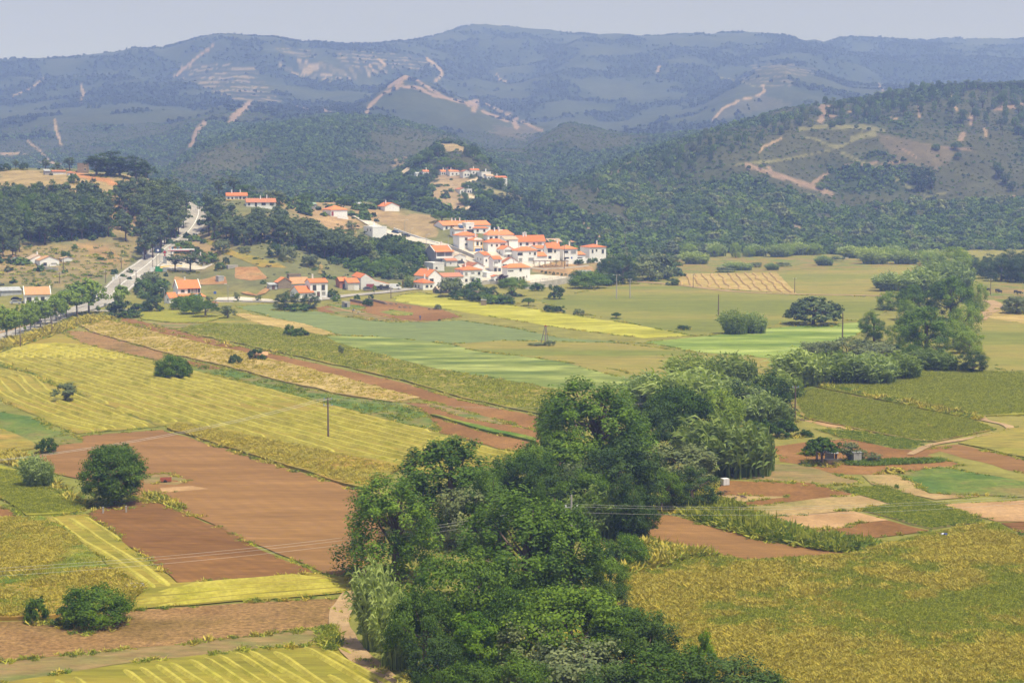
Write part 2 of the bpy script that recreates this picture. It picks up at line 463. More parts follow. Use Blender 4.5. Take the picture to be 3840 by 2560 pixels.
M['olive2'] = field_mat('dull olive meadow', [(0.15, 0.165, 0.03), (0.2, 0.195, 0.038), (0.25, 0.205, 0.05), (0.16, 0.175, 0.032)], 0.012, (math.radians(10), 3), 0.5, 0.18)
M['oats'] = field_mat('bluish green oats', [(0.145, 0.18, 0.062), (0.165, 0.2, 0.066)], 0.015, (math.radians(10), 3), 0.4, 0.15)
M['wave'] = field_mat('wind combed green barley', [(0.105, 0.15, 0.032), (0.165, 0.2, 0.045), (0.28, 0.31, 0.085)], 0.10, (math.radians(28), 3.2), 0.5, 0.22)
M['yellow'] = field_mat('yellow green barley', [(0.24, 0.235, 0.026), (0.32, 0.3, 0.034), (0.41, 0.385, 0.065)], 0.05, (math.radians(14), 3), 0.4, 0.2)
M['bright'] = field_mat('bright green barley', [(0.11, 0.17, 0.028), (0.19, 0.25, 0.045), (0.32, 0.37, 0.1)], 0.085, (math.radians(30), 3.2), 0.5, 0.2)
M['green'] = field_mat('short green crop', [(0.075, 0.13, 0.022), (0.125, 0.165, 0.03), (0.2, 0.16, 0.05)], 0.07, fine=0.9, fine_amt=0.3)
M['green2'] = field_mat('fresh green grass', [(0.085, 0.155, 0.018), (0.14, 0.19, 0.024), (0.25, 0.215, 0.035)], 0.06, fine=0.8, fine_amt=0.35)
M['lime'] = field_mat('yellow green ley', [(0.215, 0.21, 0.022), (0.26, 0.245, 0.028), (0.17, 0.185, 0.022)], 0.05, fine=0.9, fine_amt=0.25)
M['meadow'] = field_mat('tall wild meadow', [(0.12, 0.18, 0.02), (0.22, 0.235, 0.026), (0.36, 0.28, 0.04), (0.2, 0.225, 0.026)], 0.055, fine=0.9, fine_amt=0.42, bump=0.8)
M['mixed'] = field_mat('thin grass on soil', [(0.12, 0.155, 0.035), (0.25, 0.17, 0.07), (0.15, 0.16, 0.045)], 0.09, (math.radians(15), 2.5), 1.0, 0.3)
M['tanmix'] = field_mat('pale tan stubble plot', [(0.3, 0.2, 0.08), (0.35, 0.245, 0.105), (0.23, 0.195, 0.06)], 0.08, fine=1.2, fine_amt=0.25)
M['rows'] = field_mat('bean rows', [(0.1, 0.11, 0.022), (0.13, 0.135, 0.028)], 0.1, fine=2.0, fine_amt=0.35, stripe=(math.radians(75), 0.9, (0.25, 0.16, 0.08), 0.5))
M['redolive'] = field_mat('reddish seeding meadow', [(0.125, 0.16, 0.03), (0.19, 0.18, 0.04), (0.24, 0.165, 0.05), (0.14, 0.17, 0.03)], 0.05, fine=0.8, fine_amt=0.3)
M['hill_tan'] = field_mat('dry hill grass', [(0.29, 0.185, 0.065), (0.23, 0.17, 0.055), (0.15, 0.145, 0.045)], 0.05, fine=0.6, fine_amt=0.3)
M['hay'] = field_mat('raked hay', [(0.33, 0.285, 0.042), (0.4, 0.345, 0.062), (0.29, 0.265, 0.034)], 0.12, fine=1.8, fine_amt=0.25)
M['hay_tan'] = field_mat('dry hay', [(0.33, 0.22, 0.08), (0.42, 0.29, 0.12)], 0.25, fine=2.5, fine_amt=0.4)
M['asphalt'] = field_mat('worn grey asphalt', [(0.29, 0.265, 0.23), (0.36, 0.33, 0.285)], 0.05, fine=1.0, fine_amt=0.12)
M['concrete'] = field_mat('pale concrete paving', [(0.47, 0.42, 0.34), (0.56, 0.50, 0.41)], 0.06, fine=0.6, fine_amt=0.1)
M['dirt'] = field_mat('pale dirt track', [(0.3, 0.195, 0.095), (0.38, 0.26, 0.135)], 0.12, fine=0.9, fine_amt=0.2)
M['line'] = plain('white road paint', (0.72, 0.71, 0.68), 0.7, 0.1)
# leaves
M['L_poplar'] = leaf_mat('poplar leaves', (0.022, 0.066, 0.004), (0.2, 0.315, 0.022), 0.3, 0.25, 0.2)
M['L_broad'] = leaf_mat('broad leaves', (0.02, 0.06, 0.005), (0.16, 0.25, 0.024), 0.25, 0.42)
M['L_dark'] = leaf_mat('dark evergreen leaves', (0.014, 0.042, 0.008), (0.1, 0.158, 0.026), 0.15, 0.22)
M['L_bright'] = leaf_mat('bright new leaves', (0.06, 0.15, 0.005), (0.27, 0.39, 0.022), 0.35, 0.2)
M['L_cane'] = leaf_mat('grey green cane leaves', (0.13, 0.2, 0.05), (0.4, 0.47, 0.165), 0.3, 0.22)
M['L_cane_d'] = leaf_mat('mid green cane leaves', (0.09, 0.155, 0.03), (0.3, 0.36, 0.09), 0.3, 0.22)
M['L_grey'] = leaf_mat('grey green leaves', (0.075, 0.11, 0.04), (0.26, 0.29, 0.12), 0.2, 0.2)
M['L_willow'] = leaf_mat('willow leaves', (0.12, 0.2, 0.025), (0.37, 0.45, 0.06), 0.35, 0.15)
M['L_pine'] = leaf_mat('pine needles', (0.036, 0.07, 0.018), (0.15, 0.2, 0.055), 0.12, 0.3, 0.25)
M['L_plane'] = leaf_mat('plane tree leaves', (0.13, 0.21, 0.026), (0.32, 0.41, 0.065), 0.3, 0.15)
M['L_scrub'] = leaf_mat('scrub leaves', (0.04, 0.084, 0.014), (0.13, 0.195, 0.038), 0.15, 0.45)
M['L_heath'] = leaf_mat('heath twigs', (0.05, 0.072, 0.026), (0.11, 0.12, 0.048), 0.1, 0.4)
M['L_far'] = leaf_mat('distant tree crowns', (0.024, 0.042, 0.017), (0.04, 0.062, 0.023), 0.1, 0.2)
M['L_oak'] = leaf_mat('oak leaves', (0.06, 0.11, 0.016), (0.175, 0.23, 0.048), 0.2, 0.35)
M['L_round'] = leaf_mat('dense round tree leaves', (0.022, 0.066, 0.006), (0.16, 0.255, 0.026), 0.25, 0.1)
M['L_bush'] = leaf_mat('glossy bush leaves', (0.03, 0.09, 0.005), (0.23, 0.34, 0.024), 0.3, 0.12)
M['L_maroon'] = leaf_mat('dark purple leaves', (0.03, 0.012, 0.016), (0.06, 0.025, 0.03), 0.2, 0.2)
M['L_grass_y'] = leaf_mat('yellow grass blades', (0.36, 0.3, 0.04), (0.54, 0.45, 0.085), 0.12, 0.2)
M['L_grass_g'] = leaf_mat('green grass blades', (0.205, 0.235, 0.03), (0.4, 0.405, 0.06), 0.3, 0.3)
M['L_grass_d'] = leaf_mat('weed leaves', (0.08, 0.15, 0.016), (0.21, 0.27, 0.04), 0.25, 0.3)
M['bark'] = plain('grey brown bark', (0.16, 0.115, 0.08), 0.9, 0.3, 2.0)
M['bark_p'] = plain('dark pine bark', (0.10, 0.065, 0.045), 0.9, 0.3, 2.0)
M['bark_g'] = plain('pale grey bark', (0.27, 0.24, 0.20), 0.9, 0.25, 2.0)
# buildings
M['white'] = plain('white limewash', (0.86, 0.85, 0.83), 0.85, 0.05, 0.25)
M['white2'] = plain('weathered limewash', (0.74, 0.725, 0.69), 0.85, 0.12, 0.35)
M['cream'] = plain('cream render', (0.68, 0.60, 0.46), 0.85, 0.08, 0.3)
M['grey_r'] = plain('bare grey render', (0.36, 0.34, 0.33), 0.9, 0.18, 0.4)
M['stone'] = plain('brown rubble stone', (0.27, 0.21, 0.145), 0.95, 0.35, 1.4)
M['brick'] = plain('bare red brick', (0.42, 0.17, 0.10), 0.9, 0.2, 1.2)
M['concr'] = plain('stained concrete', (0.44, 0.41, 0.36), 0.9, 0.28, 0.35)
M['tile'] = roof_mat('new orange tiles', (0.62, 0.175, 0.055), (0.74, 0.26, 0.095), (0.45, 0.17, 0.08))
M['tile_r'] = roof_mat('red brown tiles', (0.42, 0.15, 0.075), (0.52, 0.22, 0.12), (0.27, 0.14, 0.08))
M['tile_o'] = roof_mat('old mottled tiles', (0.45, 0.20, 0.085), (0.62, 0.36, 0.17), (0.28, 0.18, 0.10))
M['tile_t'] = roof_mat('pale old tiles', (0.46, 0.30, 0.19), (0.56, 0.40, 0.27), (0.33, 0.22, 0.14))
M['metal_r'] = plain('corrugated sheet', (0.42, 0.43, 0.43), 0.5, 0.25, 0.8, 0.5)
M['metal_g'] = plain('green corrugated sheet', (0.26, 0.36, 0.28), 0.6, 0.2, 0.8)
M['pane'] = plain('dark window glass', (0.045, 0.05, 0.06), 0.12, 0.2, 1.0, 0.7)
M['pane_l'] = plain('curtained window glass', (0.30, 0.30, 0.29), 0.2, 0.25, 1.5, 0.6)
M['frame'] = plain('painted window surround', (0.70, 0.66, 0.58), 0.7, 0.06)
M['frame_y'] = plain('ochre yellow trim', (0.72, 0.46, 0.07), 0.7, 0.06)
M['blue'] = plain('blue paint', (0.05, 0.12, 0.42), 0.6, 0.1)
M['door'] = plain('dark brown door', (0.14, 0.075, 0.05), 0.6, 0.15)
M['maroon'] = plain('maroon garage door', (0.32, 0.07, 0.08), 0.55, 0.1)
M['door_p'] = plain('pale garage door', (0.58, 0.54, 0.46), 0.6, 0.08)
M['wood'] = plain('weathered wood', (0.22, 0.15, 0.10), 0.9, 0.25, 3.0)
M['pole'] = plain('creosoted pole', (0.16, 0.11, 0.085), 0.9, 0.2, 1.0)
M['pole_c'] = plain('concrete pole', (0.40, 0.37, 0.33), 0.9, 0.12, 1.0)
M['steel'] = plain('galvanised steel', (0.45, 0.46, 0.47), 0.4, 0.1, 2.0, 0.5, 0.6)
M['wire'] = plain('aluminium wire', (0.55, 0.53, 0.48), 0.5, 0.05)
M['insul'] = plain('blue glass insulator', (0.20, 0.36, 0.52), 0.3, 0.05)
M['rubber'] = plain('tyre rubber', (0.02, 0.02, 0.02), 0.8, 0.1)
M['red'] = plain('red paint', (0.50, 0.04, 0.035), 0.4, 0.08)
M['yellow_p'] = plain('yellow paint', (0.75, 0.50, 0.03), 0.5, 0.05)
M['green_p'] = plain('green plastic', (0.03, 0.30, 0.08), 0.5, 0.08)
M['glass'] = plain('car glass', (0.03, 0.035, 0.04), 0.08, 0.1, 1.0, 0.8)
M['skin'] = plain('skin', (0.42, 0.24, 0.17), 0.6, 0.05)
M['black'] = plain('black', (0.025, 0.023, 0.022), 0.7, 0.1)
M['plastic'] = plain('white plastic', (0.80, 0.80, 0.78), 0.4, 0.04)
M['solar'] = plain('solar panel glass', (0.03, 0.06, 0.14), 0.15, 0.1, 1.0, 0.7)

# terrain: colours per place painted on the land itself (bare earth, heath, scrub), grain from noise
def terrain_mat():
    m, nt, bs = nodes('hill ground'); L = nt.links.new
    at = N(nt, 'ShaderNodeAttribute', attribute_name='land')
    tc = N(nt, 'ShaderNodeTexCoord')
    n1 = N(nt, 'ShaderNodeTexNoise', Scale=0.14, Detail=8.0, Roughness=0.75); L(tc.outputs['Object'], n1.inputs['Vector'])
    r = ramp(nt, [(0.28, gray(0.55)), (0.5, gray(1.0)), (0.72, gray(1.5))]); L(n1.outputs['Fac'], r.inputs[0])
    c = mixc(nt, at.outputs['Color'], r.outputs[0], 0.85, 'MULTIPLY')
    L(c, bs.inputs['Base Color']); bs.inputs['Roughness'].default_value = 0.95; bs.inputs['Specular IOR Level'].default_value = 0.05
    return m
M['land'] = terrain_mat()
# ------------------------------------------------------------------ terrain mesh
def in_poly(U, Vv, poly):
    inside = np.zeros(U.shape, bool)
    n = len(poly)
    for i in range(n):
        x0, y0 = poly[i]; x1, y1 = poly[(i + 1) % n]
        if y0 == y1: continue
        c = ((y0 > Vv) != (y1 > Vv)) & (U < (x1 - x0) * (Vv - y0) / (y1 - y0) + x0)
        inside ^= c
    return inside

def line_dist(U, Vv, pts):
    best = np.full(U.shape, 1e9)
    for (x0, y0), (x1, y1) in zip(pts, pts[1:]):
        dx, dy = x1 - x0, y1 - y0
        t = np.clip(((U - x0) * dx + (Vv - y0) * dy) / (dx * dx + dy * dy + 1e-9), 0, 1)
        best = np.minimum(best, np.hypot(U - x0 - t * dx, Vv - y0 - t * dy))
    return best

TAN = (0.275, 0.195, 0.12); PINK = (0.225, 0.158, 0.108); GRASSY = (0.16, 0.15, 0.062); CREAM = (0.56, 0.44, 0.30); CLAY = (0.42, 0.20, 0.08)
# bare tracks and fire breaks on the hills: line, width, colour, depth range
TRK = [
 ([(490,106),(455,130),(420,160),(400,178)], 5, PINK, 3000,4300), ([(185,193),(192,215),(186,236)], 4.5, TAN, 2000,4000), ([(125,275),(130,300),(140,332)], 5.5, TAN, 1700,3000),
 ([(28,220),(70,205),(102,178)], 3, TAN, 2000,4000), ([(63,325),(90,345),(115,372)], 4, TAN, 1700,2800), ([(0,352),(50,353),(98,378)], 4, TAN, 1500,2600),
 ([(572,240),(550,256),(527,281)], 13, PINK, 1900,3000), ([(470,283),(452,303),(438,336)], 10, PINK, 1600,2900), ([(555,239),(612,241)], 3, PINK, 1900,3000), ([(668,243),(706,253)], 5, PINK, 1900,3000), ([(733,248),(768,264)], 5, PINK, 1900,3000),
 ([(840,264),(850,240),(880,215),(920,198),(960,203),(1000,220),(1050,232),(1078,240)], 7, PINK, 2300,3300), ([(893,200),(930,174),(960,186),(990,206),(1030,228),(1078,240)], 6, PINK, 2300,3300), ([(931,176),(912,194)], 12, PINK, 2300,3300),
 ([(1078,238),(1095,236),(1088,252)], 14, PINK, 2300,3300), ([(1112,238),(1160,260),(1200,280),(1246,302)], 5, PINK, 2200,3300), ([(1108,256),(1125,263),(1165,278)], 7, PINK, 2200,3300), ([(1180,280),(1187,292)], 10, PINK, 2000,3300),
 ([(980,134),(1010,158),(1016,172),(1000,188)], 6, TAN, 3000,5000), ([(1140,172),(1148,184),(1160,188)], 4, TAN, 3000,5000), ([(1514,154),(1510,168)], 4.5, TAN, 3000,5000), ([(872,136),(885,151)], 6, TAN, 3000,5000), ([(850,149),(857,165)], 4, TAN, 3000,5000),
 ([(1752,198),(1757,210),(1735,222),(1700,230),(1660,250),(1638,276)], 5, TAN, 2400,4000), ([(1735,200),(1700,186),(1640,176)], 2.5, GRASSY, 2400,4000), ([(2018,194),(2031,213)], 4, TAN, 2400,5000),
 ([(1683,379),(1795,368),(1885,350),(1931,337),(1968,320),(1981,302)], 5, GRASSY, 1000,1900), ([(1960,318),(1985,312),(2005,306)], 15, GRASSY, 1000,1900), ([(1838,296),(1900,291),(2000,293),(2030,301)], 9, GRASSY, 1000,1900),
 ([(1715,378),(1775,400),(1835,420),(1910,447)], 11, PINK, 1000,1900), ([(1765,384),(1778,402)], 6, PINK, 1000,1900), ([(1865,422),(1901,397),(1951,380)], 6, PINK, 1000,1900), ([(1951,380),(2010,376),(2064,374)], 5, PINK, 1000,1900),
 ([(1931,350),(1978,373),(2028,393),(2081,427),(2123,448)], 5, GRASSY, 1000,1900), ([(2101,463),(2178,440)], 4, GRASSY, 1000,1900), ([(1888,244),(1893,262),(1884,278)], 12, PINK, 1000,1900), ([(1888,245),(1916,244)], 5, PINK, 1000,1900), ([(1893,265),(1922,268)], 7, PINK, 1000, 1900),
 ([(2181,217),(2185,237),(2198,253)], 6, TAN, 1000,1900), ([(2231,262),(2230,284)], 8, PINK, 1000,1900), ([(2262,296),(2266,313)], 7, TAN, 1000,1900), ([(2212,308),(2206,322)], 13, PINK, 1000,1900), ([(2285,252),(2352,240)], 10, PINK, 1000,1900), ([(2110,245),(2112,270)], 6, PINK, 1000, 1900),
 ([(2068,340),(2104,361)], 4, PINK, 1000,1900), ([(2160,336),(2200,340),(2240,348)], 5, PINK, 1000,1900), ([(2235,463),(2275,470),(2360,498)], 5, TAN, 1000,1900), ([(2275,470),(2335,450)], 4, TAN, 1000,1900), ([(1990,488),(2005,480),(2048,477)], 4, TAN, 1000,1900),
 ([(1840,318),(1870,318),(1900,333),(1935,337)], 4, GRASSY, 1000,1900), ([(1745,350),(1752,338),(1795,318)], 5, TAN, 1000,1900), ([(1950,256),(2000,262),(2060,273)], 3, TAN, 1000,1900),
 ([(1822,518),(1850,533),(1895,552),(1912,558)], 8, TAN, 900,1500), ([(1362,495),(1340,505),(1345,517),(1360,530),(1378,545)], 7, TAN, 850,1500), ([(1488,358),(1440,382),(1400,405),(1372,432)], 10, PINK, 1000,1700),
 ([(1095,411),(1075,418),(1063,428),(1056,440)], 5, CREAM, 1000,1600), ([(1074,446),(1088,456),(1081,470),(1068,492)], 8, CREAM, 950,1600), ([(1010,405),(1060,408)], 6, TAN, 1000,1600),
 ([(970,346),(975,334),(990,330)], 6, CREAM, 1000,1700), ([(1098,334),(1095,350)], 9, TAN, 1000,1700), ([(925,400),(937,391)], 11, CREAM, 1000,1700),
 ([(172,401),(240,412),(275,428)], 13, CLAY, 600,1000), ([(298,449),(312,440)], 6, TAN, 600,1000), ([(340,425),(352,436)], 5, CLAY, 600,1000), ([(100,372),(140,378)], 6, TAN, 1500,2600),
]
# open ground: outline, colour, strength, depth range
OPN = [
 ([(0,392),(160,392),(340,405),(350,432),(290,450),(200,440),(150,450),(0,430)], (0.31,0.225,0.105), 0.9, 600,1000),
 ([(990,425),(1010,405),(1060,405),(1092,415),(1060,440),(1070,465),(1060,495),(1015,475),(992,450)], (0.33,0.235,0.13), 0.9, 950,1600),
 ([(968,345),(985,328),(1092,331),(1102,346),(1000,350)], (0.33,0.24,0.12), 0.9, 1000,1700), ([(1096,336),(1150,356),(1165,372),(1100,356)], (0.36,0.24,0.13), 0.85, 1000,1700),
 ([(905,365),(935,358),(930,380),(898,386)], (0.36,0.24,0.13), 0.5, 1000,1700), ([(1095,420),(1150,438),(1205,452),(1185,478),(1120,455)], (0.22,0.19,0.085), 0.9, 950,1600), ([(1120,305),(1140,292),(1230,288),(1245,300),(1200,322)], (0.16,0.125,0.09), 0.4, 1800,3300),
 ([(1640,255),(1690,232),(1760,220),(1822,240),(1790,256),(1700,262),(1640,282)], (0.13,0.11,0.065), 0.35, 2400,4000),
 ([(175,562),(247,565),(292,606),(230,602)], CLAY, 0.55, 600,1000), ([(840,490),(1000,492),(1010,540),(960,560),(900,525)], (0.31,0.215,0.11), 0.8, 700,1000), ([(725,500),(800,500),(830,520),(800,545),(740,520)], (0.36,0.235,0.12), 0.9, 700,1000),
 ([(0,560),(300,560),(310,600),(200,660),(0,650)], (0.29,0.20,0.09), 0.6, 560,900), ([(1205,600),(1330,603),(1372,618),(1370,634),(1320,640),(1235,628)], (0.35,0.21,0.10), 0.8, 700,1000), ([(2010,305),(2130,330),(2200,350),(2150,400),(2060,370)], (0.15,0.115,0.075), 0.6, 1000,1900),
]
TER = [([(400,178),(440,150),(520,140),(580,150),(625,215),(662,240),(560,238),(470,202)], 0.55), ([(645,145),(700,135),(770,150),(860,172),(760,186),(660,172)], 0.75), ([(620,108),(700,112),(760,128),(690,135)], 0.4), ([(770,120),(850,120),(960,130),(1000,150),(900,170),(800,165)], 0.5),
       ([(1720,150),(1800,146),(1885,160),(1850,178),(1740,172)], 0.4), ([(1690,178),(1800,176),(1830,195),(1740,200)], 0.35)]

def build_terrain():
    X, Y, Z = GX, GYm, GZ
    U, Vv = to_px(X, Y, Z)
    zb, crest, A, _J = base_height(X, Y)
    n1 = fbm(X / 90, Y / 90, 41, 4)[..., None]; n2 = fbm(X / 28, Y / 28, 47, 3)[..., None]; n3 = fbm(X / 260, Y / 260, 53, 3)[..., None]
    C = lambda c: np.array(c, float)
    grass = C((0.165, 0.175, 0.036)) * (1 - n1) + C((0.25, 0.21, 0.055)) * n1
    tan = C((0.315, 0.215, 0.105)) + (C((0.15, 0.15, 0.06)) - C((0.315, 0.215, 0.105))) * sstep(0.34, 0.56, n1)
    scrub = C((0.036, 0.052, 0.018)) + (C((0.066, 0.068, 0.032)) - C((0.036, 0.052, 0.018))) * sstep(0.40, 0.60, n1 * 0.6 + n3 * 0.4)
    far = C((0.022, 0.036, 0.017)) + (C((0.05, 0.06, 0.028)) - C((0.022, 0.036, 0.017))) * sstep(0.42, 0.68, n1 * 0.5 + n3 * 0.5)
    farw = sstep(1500, 2600, Y)[..., None]
    scrub = scrub * (1 - farw) + far * farw
    scrub = scrub * (0.8 + 0.4 * n2)
    hill = sstep(-20, 25, Y - A)[..., None] * np.clip(Z / 3, 0, 1)[..., None]
    left = ((1 - sstep(960, 1180, U)) * (1 - sstep(1010, 1080, Y)))[..., None]
    vill = (sstep(950, 1010, U) * (1 - sstep(1380, 1450, U)) * (1 - sstep(880, 930, Y)))[..., None]
    hc = scrub * (1 - left) + tan * left
    hc = hc * (1 - vill) + tan * vill
    col = grass * (1 - hill) + hc * hill
    bare = np.zeros(X.shape)
    edge = (vnoise(X / 5, Y / 5, 3) - 0.5) + (vnoise(X / 13, Y / 13, 4) - 0.5)
    for poly, c, s, d0, d1 in OPN:
        k = (in_poly(U + edge * 14, Vv + edge * 6, poly) & (Y > d0) & (Y < d1)) * s * np.clip(0.55 + 0.9 * n2[..., 0], 0, 1)
        col = col * (1 - k[..., None]) + C(c) * k[..., None]; bare = np.maximum(bare, k)
    for poly, s in TER:
        k0 = in_poly(U + edge * 18, Vv + edge * 8, poly) & (Y > 2300) & (Y < 5200)
        st = (np.mod(Z + edge * 3, 10.0) < 4.4) * (0.30 + 0.7 * (n2[..., 0] > 0.46))
        k = np.clip(k0 * st * s * 1.5, 0, 1)
        col = col * (1 - k[..., None]) + C((0.21, 0.165, 0.11)) * k[..., None]; bare = np.maximum(bare, k0 * 0.8)
    for pts, w, c, d0, d1 in TRK:
        sel = (Y > d0) & (Y < d1) & (U > min(p[0] for p in pts) - 20) & (U < max(p[0] for p in pts) + 20)
        k = np.zeros(X.shape)
        dd = line_dist(U[sel], Vv[sel], pts) + edge[sel] * w * 0.34
        k[sel] = 1 - sstep(w * 0.38, w * 0.62, dd)
        col = col * (1 - k[..., None]) + C(c) * (0.85 + 0.3 * n2) * k[..., None]; bare = np.maximum(bare, k)
    R, Cn = X.shape
    me = bpy.data.meshes.new('terrain')
    me.vertices.add(R * Cn)
    me.vertices.foreach_set('co', np.stack([X, Y, Z], -1).astype(np.float32).ravel())
    i = np.arange(R * Cn).reshape(R, Cn)
    q = np.stack([i[:-1, :-1], i[:-1, 1:], i[1:, 1:], i[1:, :-1]], -1).reshape(-1, 4)
    me.loops.add(q.size); me.loops.foreach_set('vertex_index', q.astype(np.int32).ravel())
    me.polygons.add(len(q)); me.polygons.foreach_set('loop_start', np.arange(0, q.size, 4, dtype=np.int32))
    me.polygons.foreach_set('use_smooth', np.ones(len(q), bool))
    at = me.attributes.new('land', 'FLOAT_COLOR', 'POINT')
    at.data.foreach_set('color', np.concatenate([np.clip(col, 0, 1), np.ones((R, Cn, 1))], -1).astype(np.float32).ravel())
    me.materials.append(M['land'])
    me.update(calc_edges=True)
    o = link('terrain', me); o['kind'] = 'structure'
    return bare
BARE = build_terrain()

def bare_at(x, y):
    t = x / np.maximum(y, 1)
    ci = np.clip(np.searchsorted(GT, t) - 1, 0, len(GT) - 2); ri = np.clip(np.searchsorted(GY, y) - 1, 0, len(GY) - 2)
    return np.maximum(BARE[ri, ci], BARE[ri, ci + 1])

# ------------------------------------------------------------------ fields: sheets (or standing crops) laid on the land
RS = random.Random(7)
_layer = [0]
_done = []
EDGES = []
def outline(px, jit=0.35, step=4.0):
    pts = [ground(*p, dmin=25) for p in px]
    out = []
    for a, b in zip(pts, pts[1:] + pts[:1]):
        L = (b - a).length; n = max(1, min(60, int(L / step)))
        for i in range(n):
            p = a.lerp(b, i / n)
            j = jit * (1 if i else 0.3)
            out.append((p.x + RS.uniform(-j, j), p.y + RS.uniform(-j, j)))
    return out

def field(name, px, mat, tall=0.0, jit=0.45, order=None):
    ol = outline(px, jit)
    xs = [p[0] for p in ol]; ys = [p[1] for p in ol]
    w, h = max(xs) - min(xs), max(ys) - min(ys)
    tall = tall * 0.6
    step = 3.2 if tall else (7.0 if max(hgt(np.array(xs), np.array(ys))) < 0.4 else 3.5)
    step = max(step, math.sqrt(w * h / 5000.0))
    gx = np.arange(min(xs), max(xs), step); gy = np.arange(min(ys), max(ys), step)
    A, B = np.meshgrid(gx, gy); A = A.ravel(); B = B.ravel()
    rg = np.random.default_rng(len(ol) + _layer[0])
    A = A + rg.uniform(-.3, .3, A.shape) * step; B = B + rg.uniform(-.3, .3, B.shape) * step
    ins = in_poly(A, B, ol)
    pts = [Vector(p) for p in ol] + [Vector((a, b)) for a, b in zip(A[ins], B[ins])]
    n = len(ol)
    vs, es, fs, *_ = delaunay_2d_cdt(pts, [(i, (i + 1) % n) for i in range(n)], [], 0, 1e-4, False)
    vx = np.array([v.x for v in vs]); vy = np.array([v.y for v in vs])
    _layer[0] += 1
    lev = 1
    for ol2, l2, bb in _done:
        if bb[0] > max(xs) or bb[1] < min(xs) or bb[2] > max(ys) or bb[3] < min(ys): continue
        sx = np.array([q[0] for q in ol2]); sy = np.array([q[1] for q in ol2])
        if in_poly(vx, vy, ol2).any() or in_poly(sx, sy, ol).any(): lev = max(lev, l2 + 1)
    EDGES.append((ol, bool(tall), mat))
    _done.append((ol, lev, (min(xs), max(xs), min(ys), max(ys))))
    z = hgt(vx, vy) + 0.012 + 0.012 * lev
    z = z + np.where(hgt(vx, vy) > 0.4, 0.10, 0)
    if tall:
        z = z + tall * (0.75 + 0.5 * fbm(vx / 9, vy / 9, 71, 2)) + rg.uniform(-.1, .1, vx.shape) * tall
    V = [(a, b, c) for a, b, c in zip(vx, vy, z)]
    FA = np.array([tuple(f) for f in fs if len(f) == 3])
    cen = in_poly(vx[FA].mean(1), vy[FA].mean(1), ol)
    F = [tuple(int(i) for i in f) for f in FA[cen]]
    if tall:
        # the cut edge of the standing crop: every boundary edge of the sheet drops to the ground
        cnt = {}
        for f in F:
            for a, b in zip(f, f[1:] + f[:1]): cnt[(min(a, b), max(a, b))] = cnt.get((min(a, b), max(a, b)), 0) + 1
        low = {}
        def lo(i):
            if i not in low:
                low[i] = len(V); V.append((V[i][0], V[i][1], float(hgt(V[i][0], V[i][1])) - 0.05))
            return low[i]
        for (a, b), c in list(cnt.items()):
            if c == 1: F.append((a, b, lo(b), lo(a)))
    me = bpy.data.meshes.new(name); me.from_pydata(V, [], F); me.materials.append(M[mat])
    me.update()
    o = link(name, me); o['kind'] = 'structure'
    return ol

# valley floor
field('hay_meadow', [(1230,690),(1440,652),(1560,655),(1830,678),(2062,684),(2070,702),(1985,735),(1800,742),(1650,768),(1592,772),(1460,745),(1320,716)], 'olive2')
field('rough_pasture', [(1545,588),(2100,592),(2150,612),(2112,610),(1783,624),(1560,628)], 'redolive')
field('rough_pasture', [(1784,626),(2110,608),(2070,640),(2062,680),(1835,676)], 'olive2')
field('stubble_field', [(1558,641),(1570,629),(1784,626),(1832,675),(1560,656)], 'straw_gold')
field('oat_field', [(540,704),(620,698),(645,707),(720,712),(784,728),(900,741),(1060,736),(1200,757),(1280,775),(1500,790),(1400,787),(1150,782),(1035,791),(900,776),(784,771),(700,750),(600,722)], 'oats', 0.0)
field('barley_field', [(784,770),(740,773),(784,792),(1000,846),(1130,868),(1290,895),(1400,895),(1530,882),(1420,850),(1290,830),(1090,805),(1035,790),(900,775)], 'wave', 0.0)
field('hay_meadow', [(1035,791),(1150,782),(1400,787),(1480,795),(1600,810),(1790,826),(1780,860),(1560,880),(1430,868),(1290,830),(1090,805)], 'olive2')
field('barley_field', [(905,681),(960,672),(1100,690),(1300,721),(1460,746),(1590,771),(1480,777),(1330,759),(1150,731),(1000,706),(910,692)], 'yellow', 0.0)
field('barley_field', [(1480,786),(1640,770),(1800,751),(1975,740),(1985,760),(1880,812),(1810,826),(1600,808)], 'bright', 0.0)
field('garden_soil', [(700,712),(760,700),(800,692),(872,689),(1020,712),(1062,728),(1000,737),(880,737),(800,724)], 'soil')
field('garden_soil', [(745,708),(800,704),(855,722),(920,735),(850,737),(780,722)], 'mixed')
field('onion_bed', [(870,716),(905,712),(950,718),(942,724),(908,725)], 'green2')
field('cabbage_bed', [(752,702),(780,695),(840,705),(835,711),(800,711)], 'green')
field('wheat_strip', [(533,723),(560,720),(700,745),(768,768),(740,771),(600,746)], 'straw_gold', 0.4)
field('hay_meadow', [(405,760),(480,743),(533,726),(600,747),(740,772),(784,793),(1000,850),(1130,872),(1290,897),(1260,956),(1240,953),(1060,915),(930,876),(784,842),(573,796)], 'olive', 0.5)
field('hay_meadow', [(296,721),(372,712),(440,714),(520,728),(470,741),(400,742),(330,735)], 'lime', 0.4)
field('garden_soil', [(335,742),(440,741),(470,744),(400,757),(360,752)], 'mixed')
field('ploughed_strip', [(262,734),(293,730),(430,765),(575,802),(784,848),(930,880),(1060,920),(1240,958),(1238,992),(1000,926),(784,868),(560,814),(380,771)], 'soil')
field('wheat_strip', [(178,743),(240,735),(380,771),(560,812),(784,868),(920,906),(962,916),(900,926),(784,908),(640,876),(530,846),(380,812),(205,762)], 'straw_gold', 0.6)
field('ploughed_strip', [(145,760),(200,761),(385,814),(364,829),(190,790)], 'soil_clod')
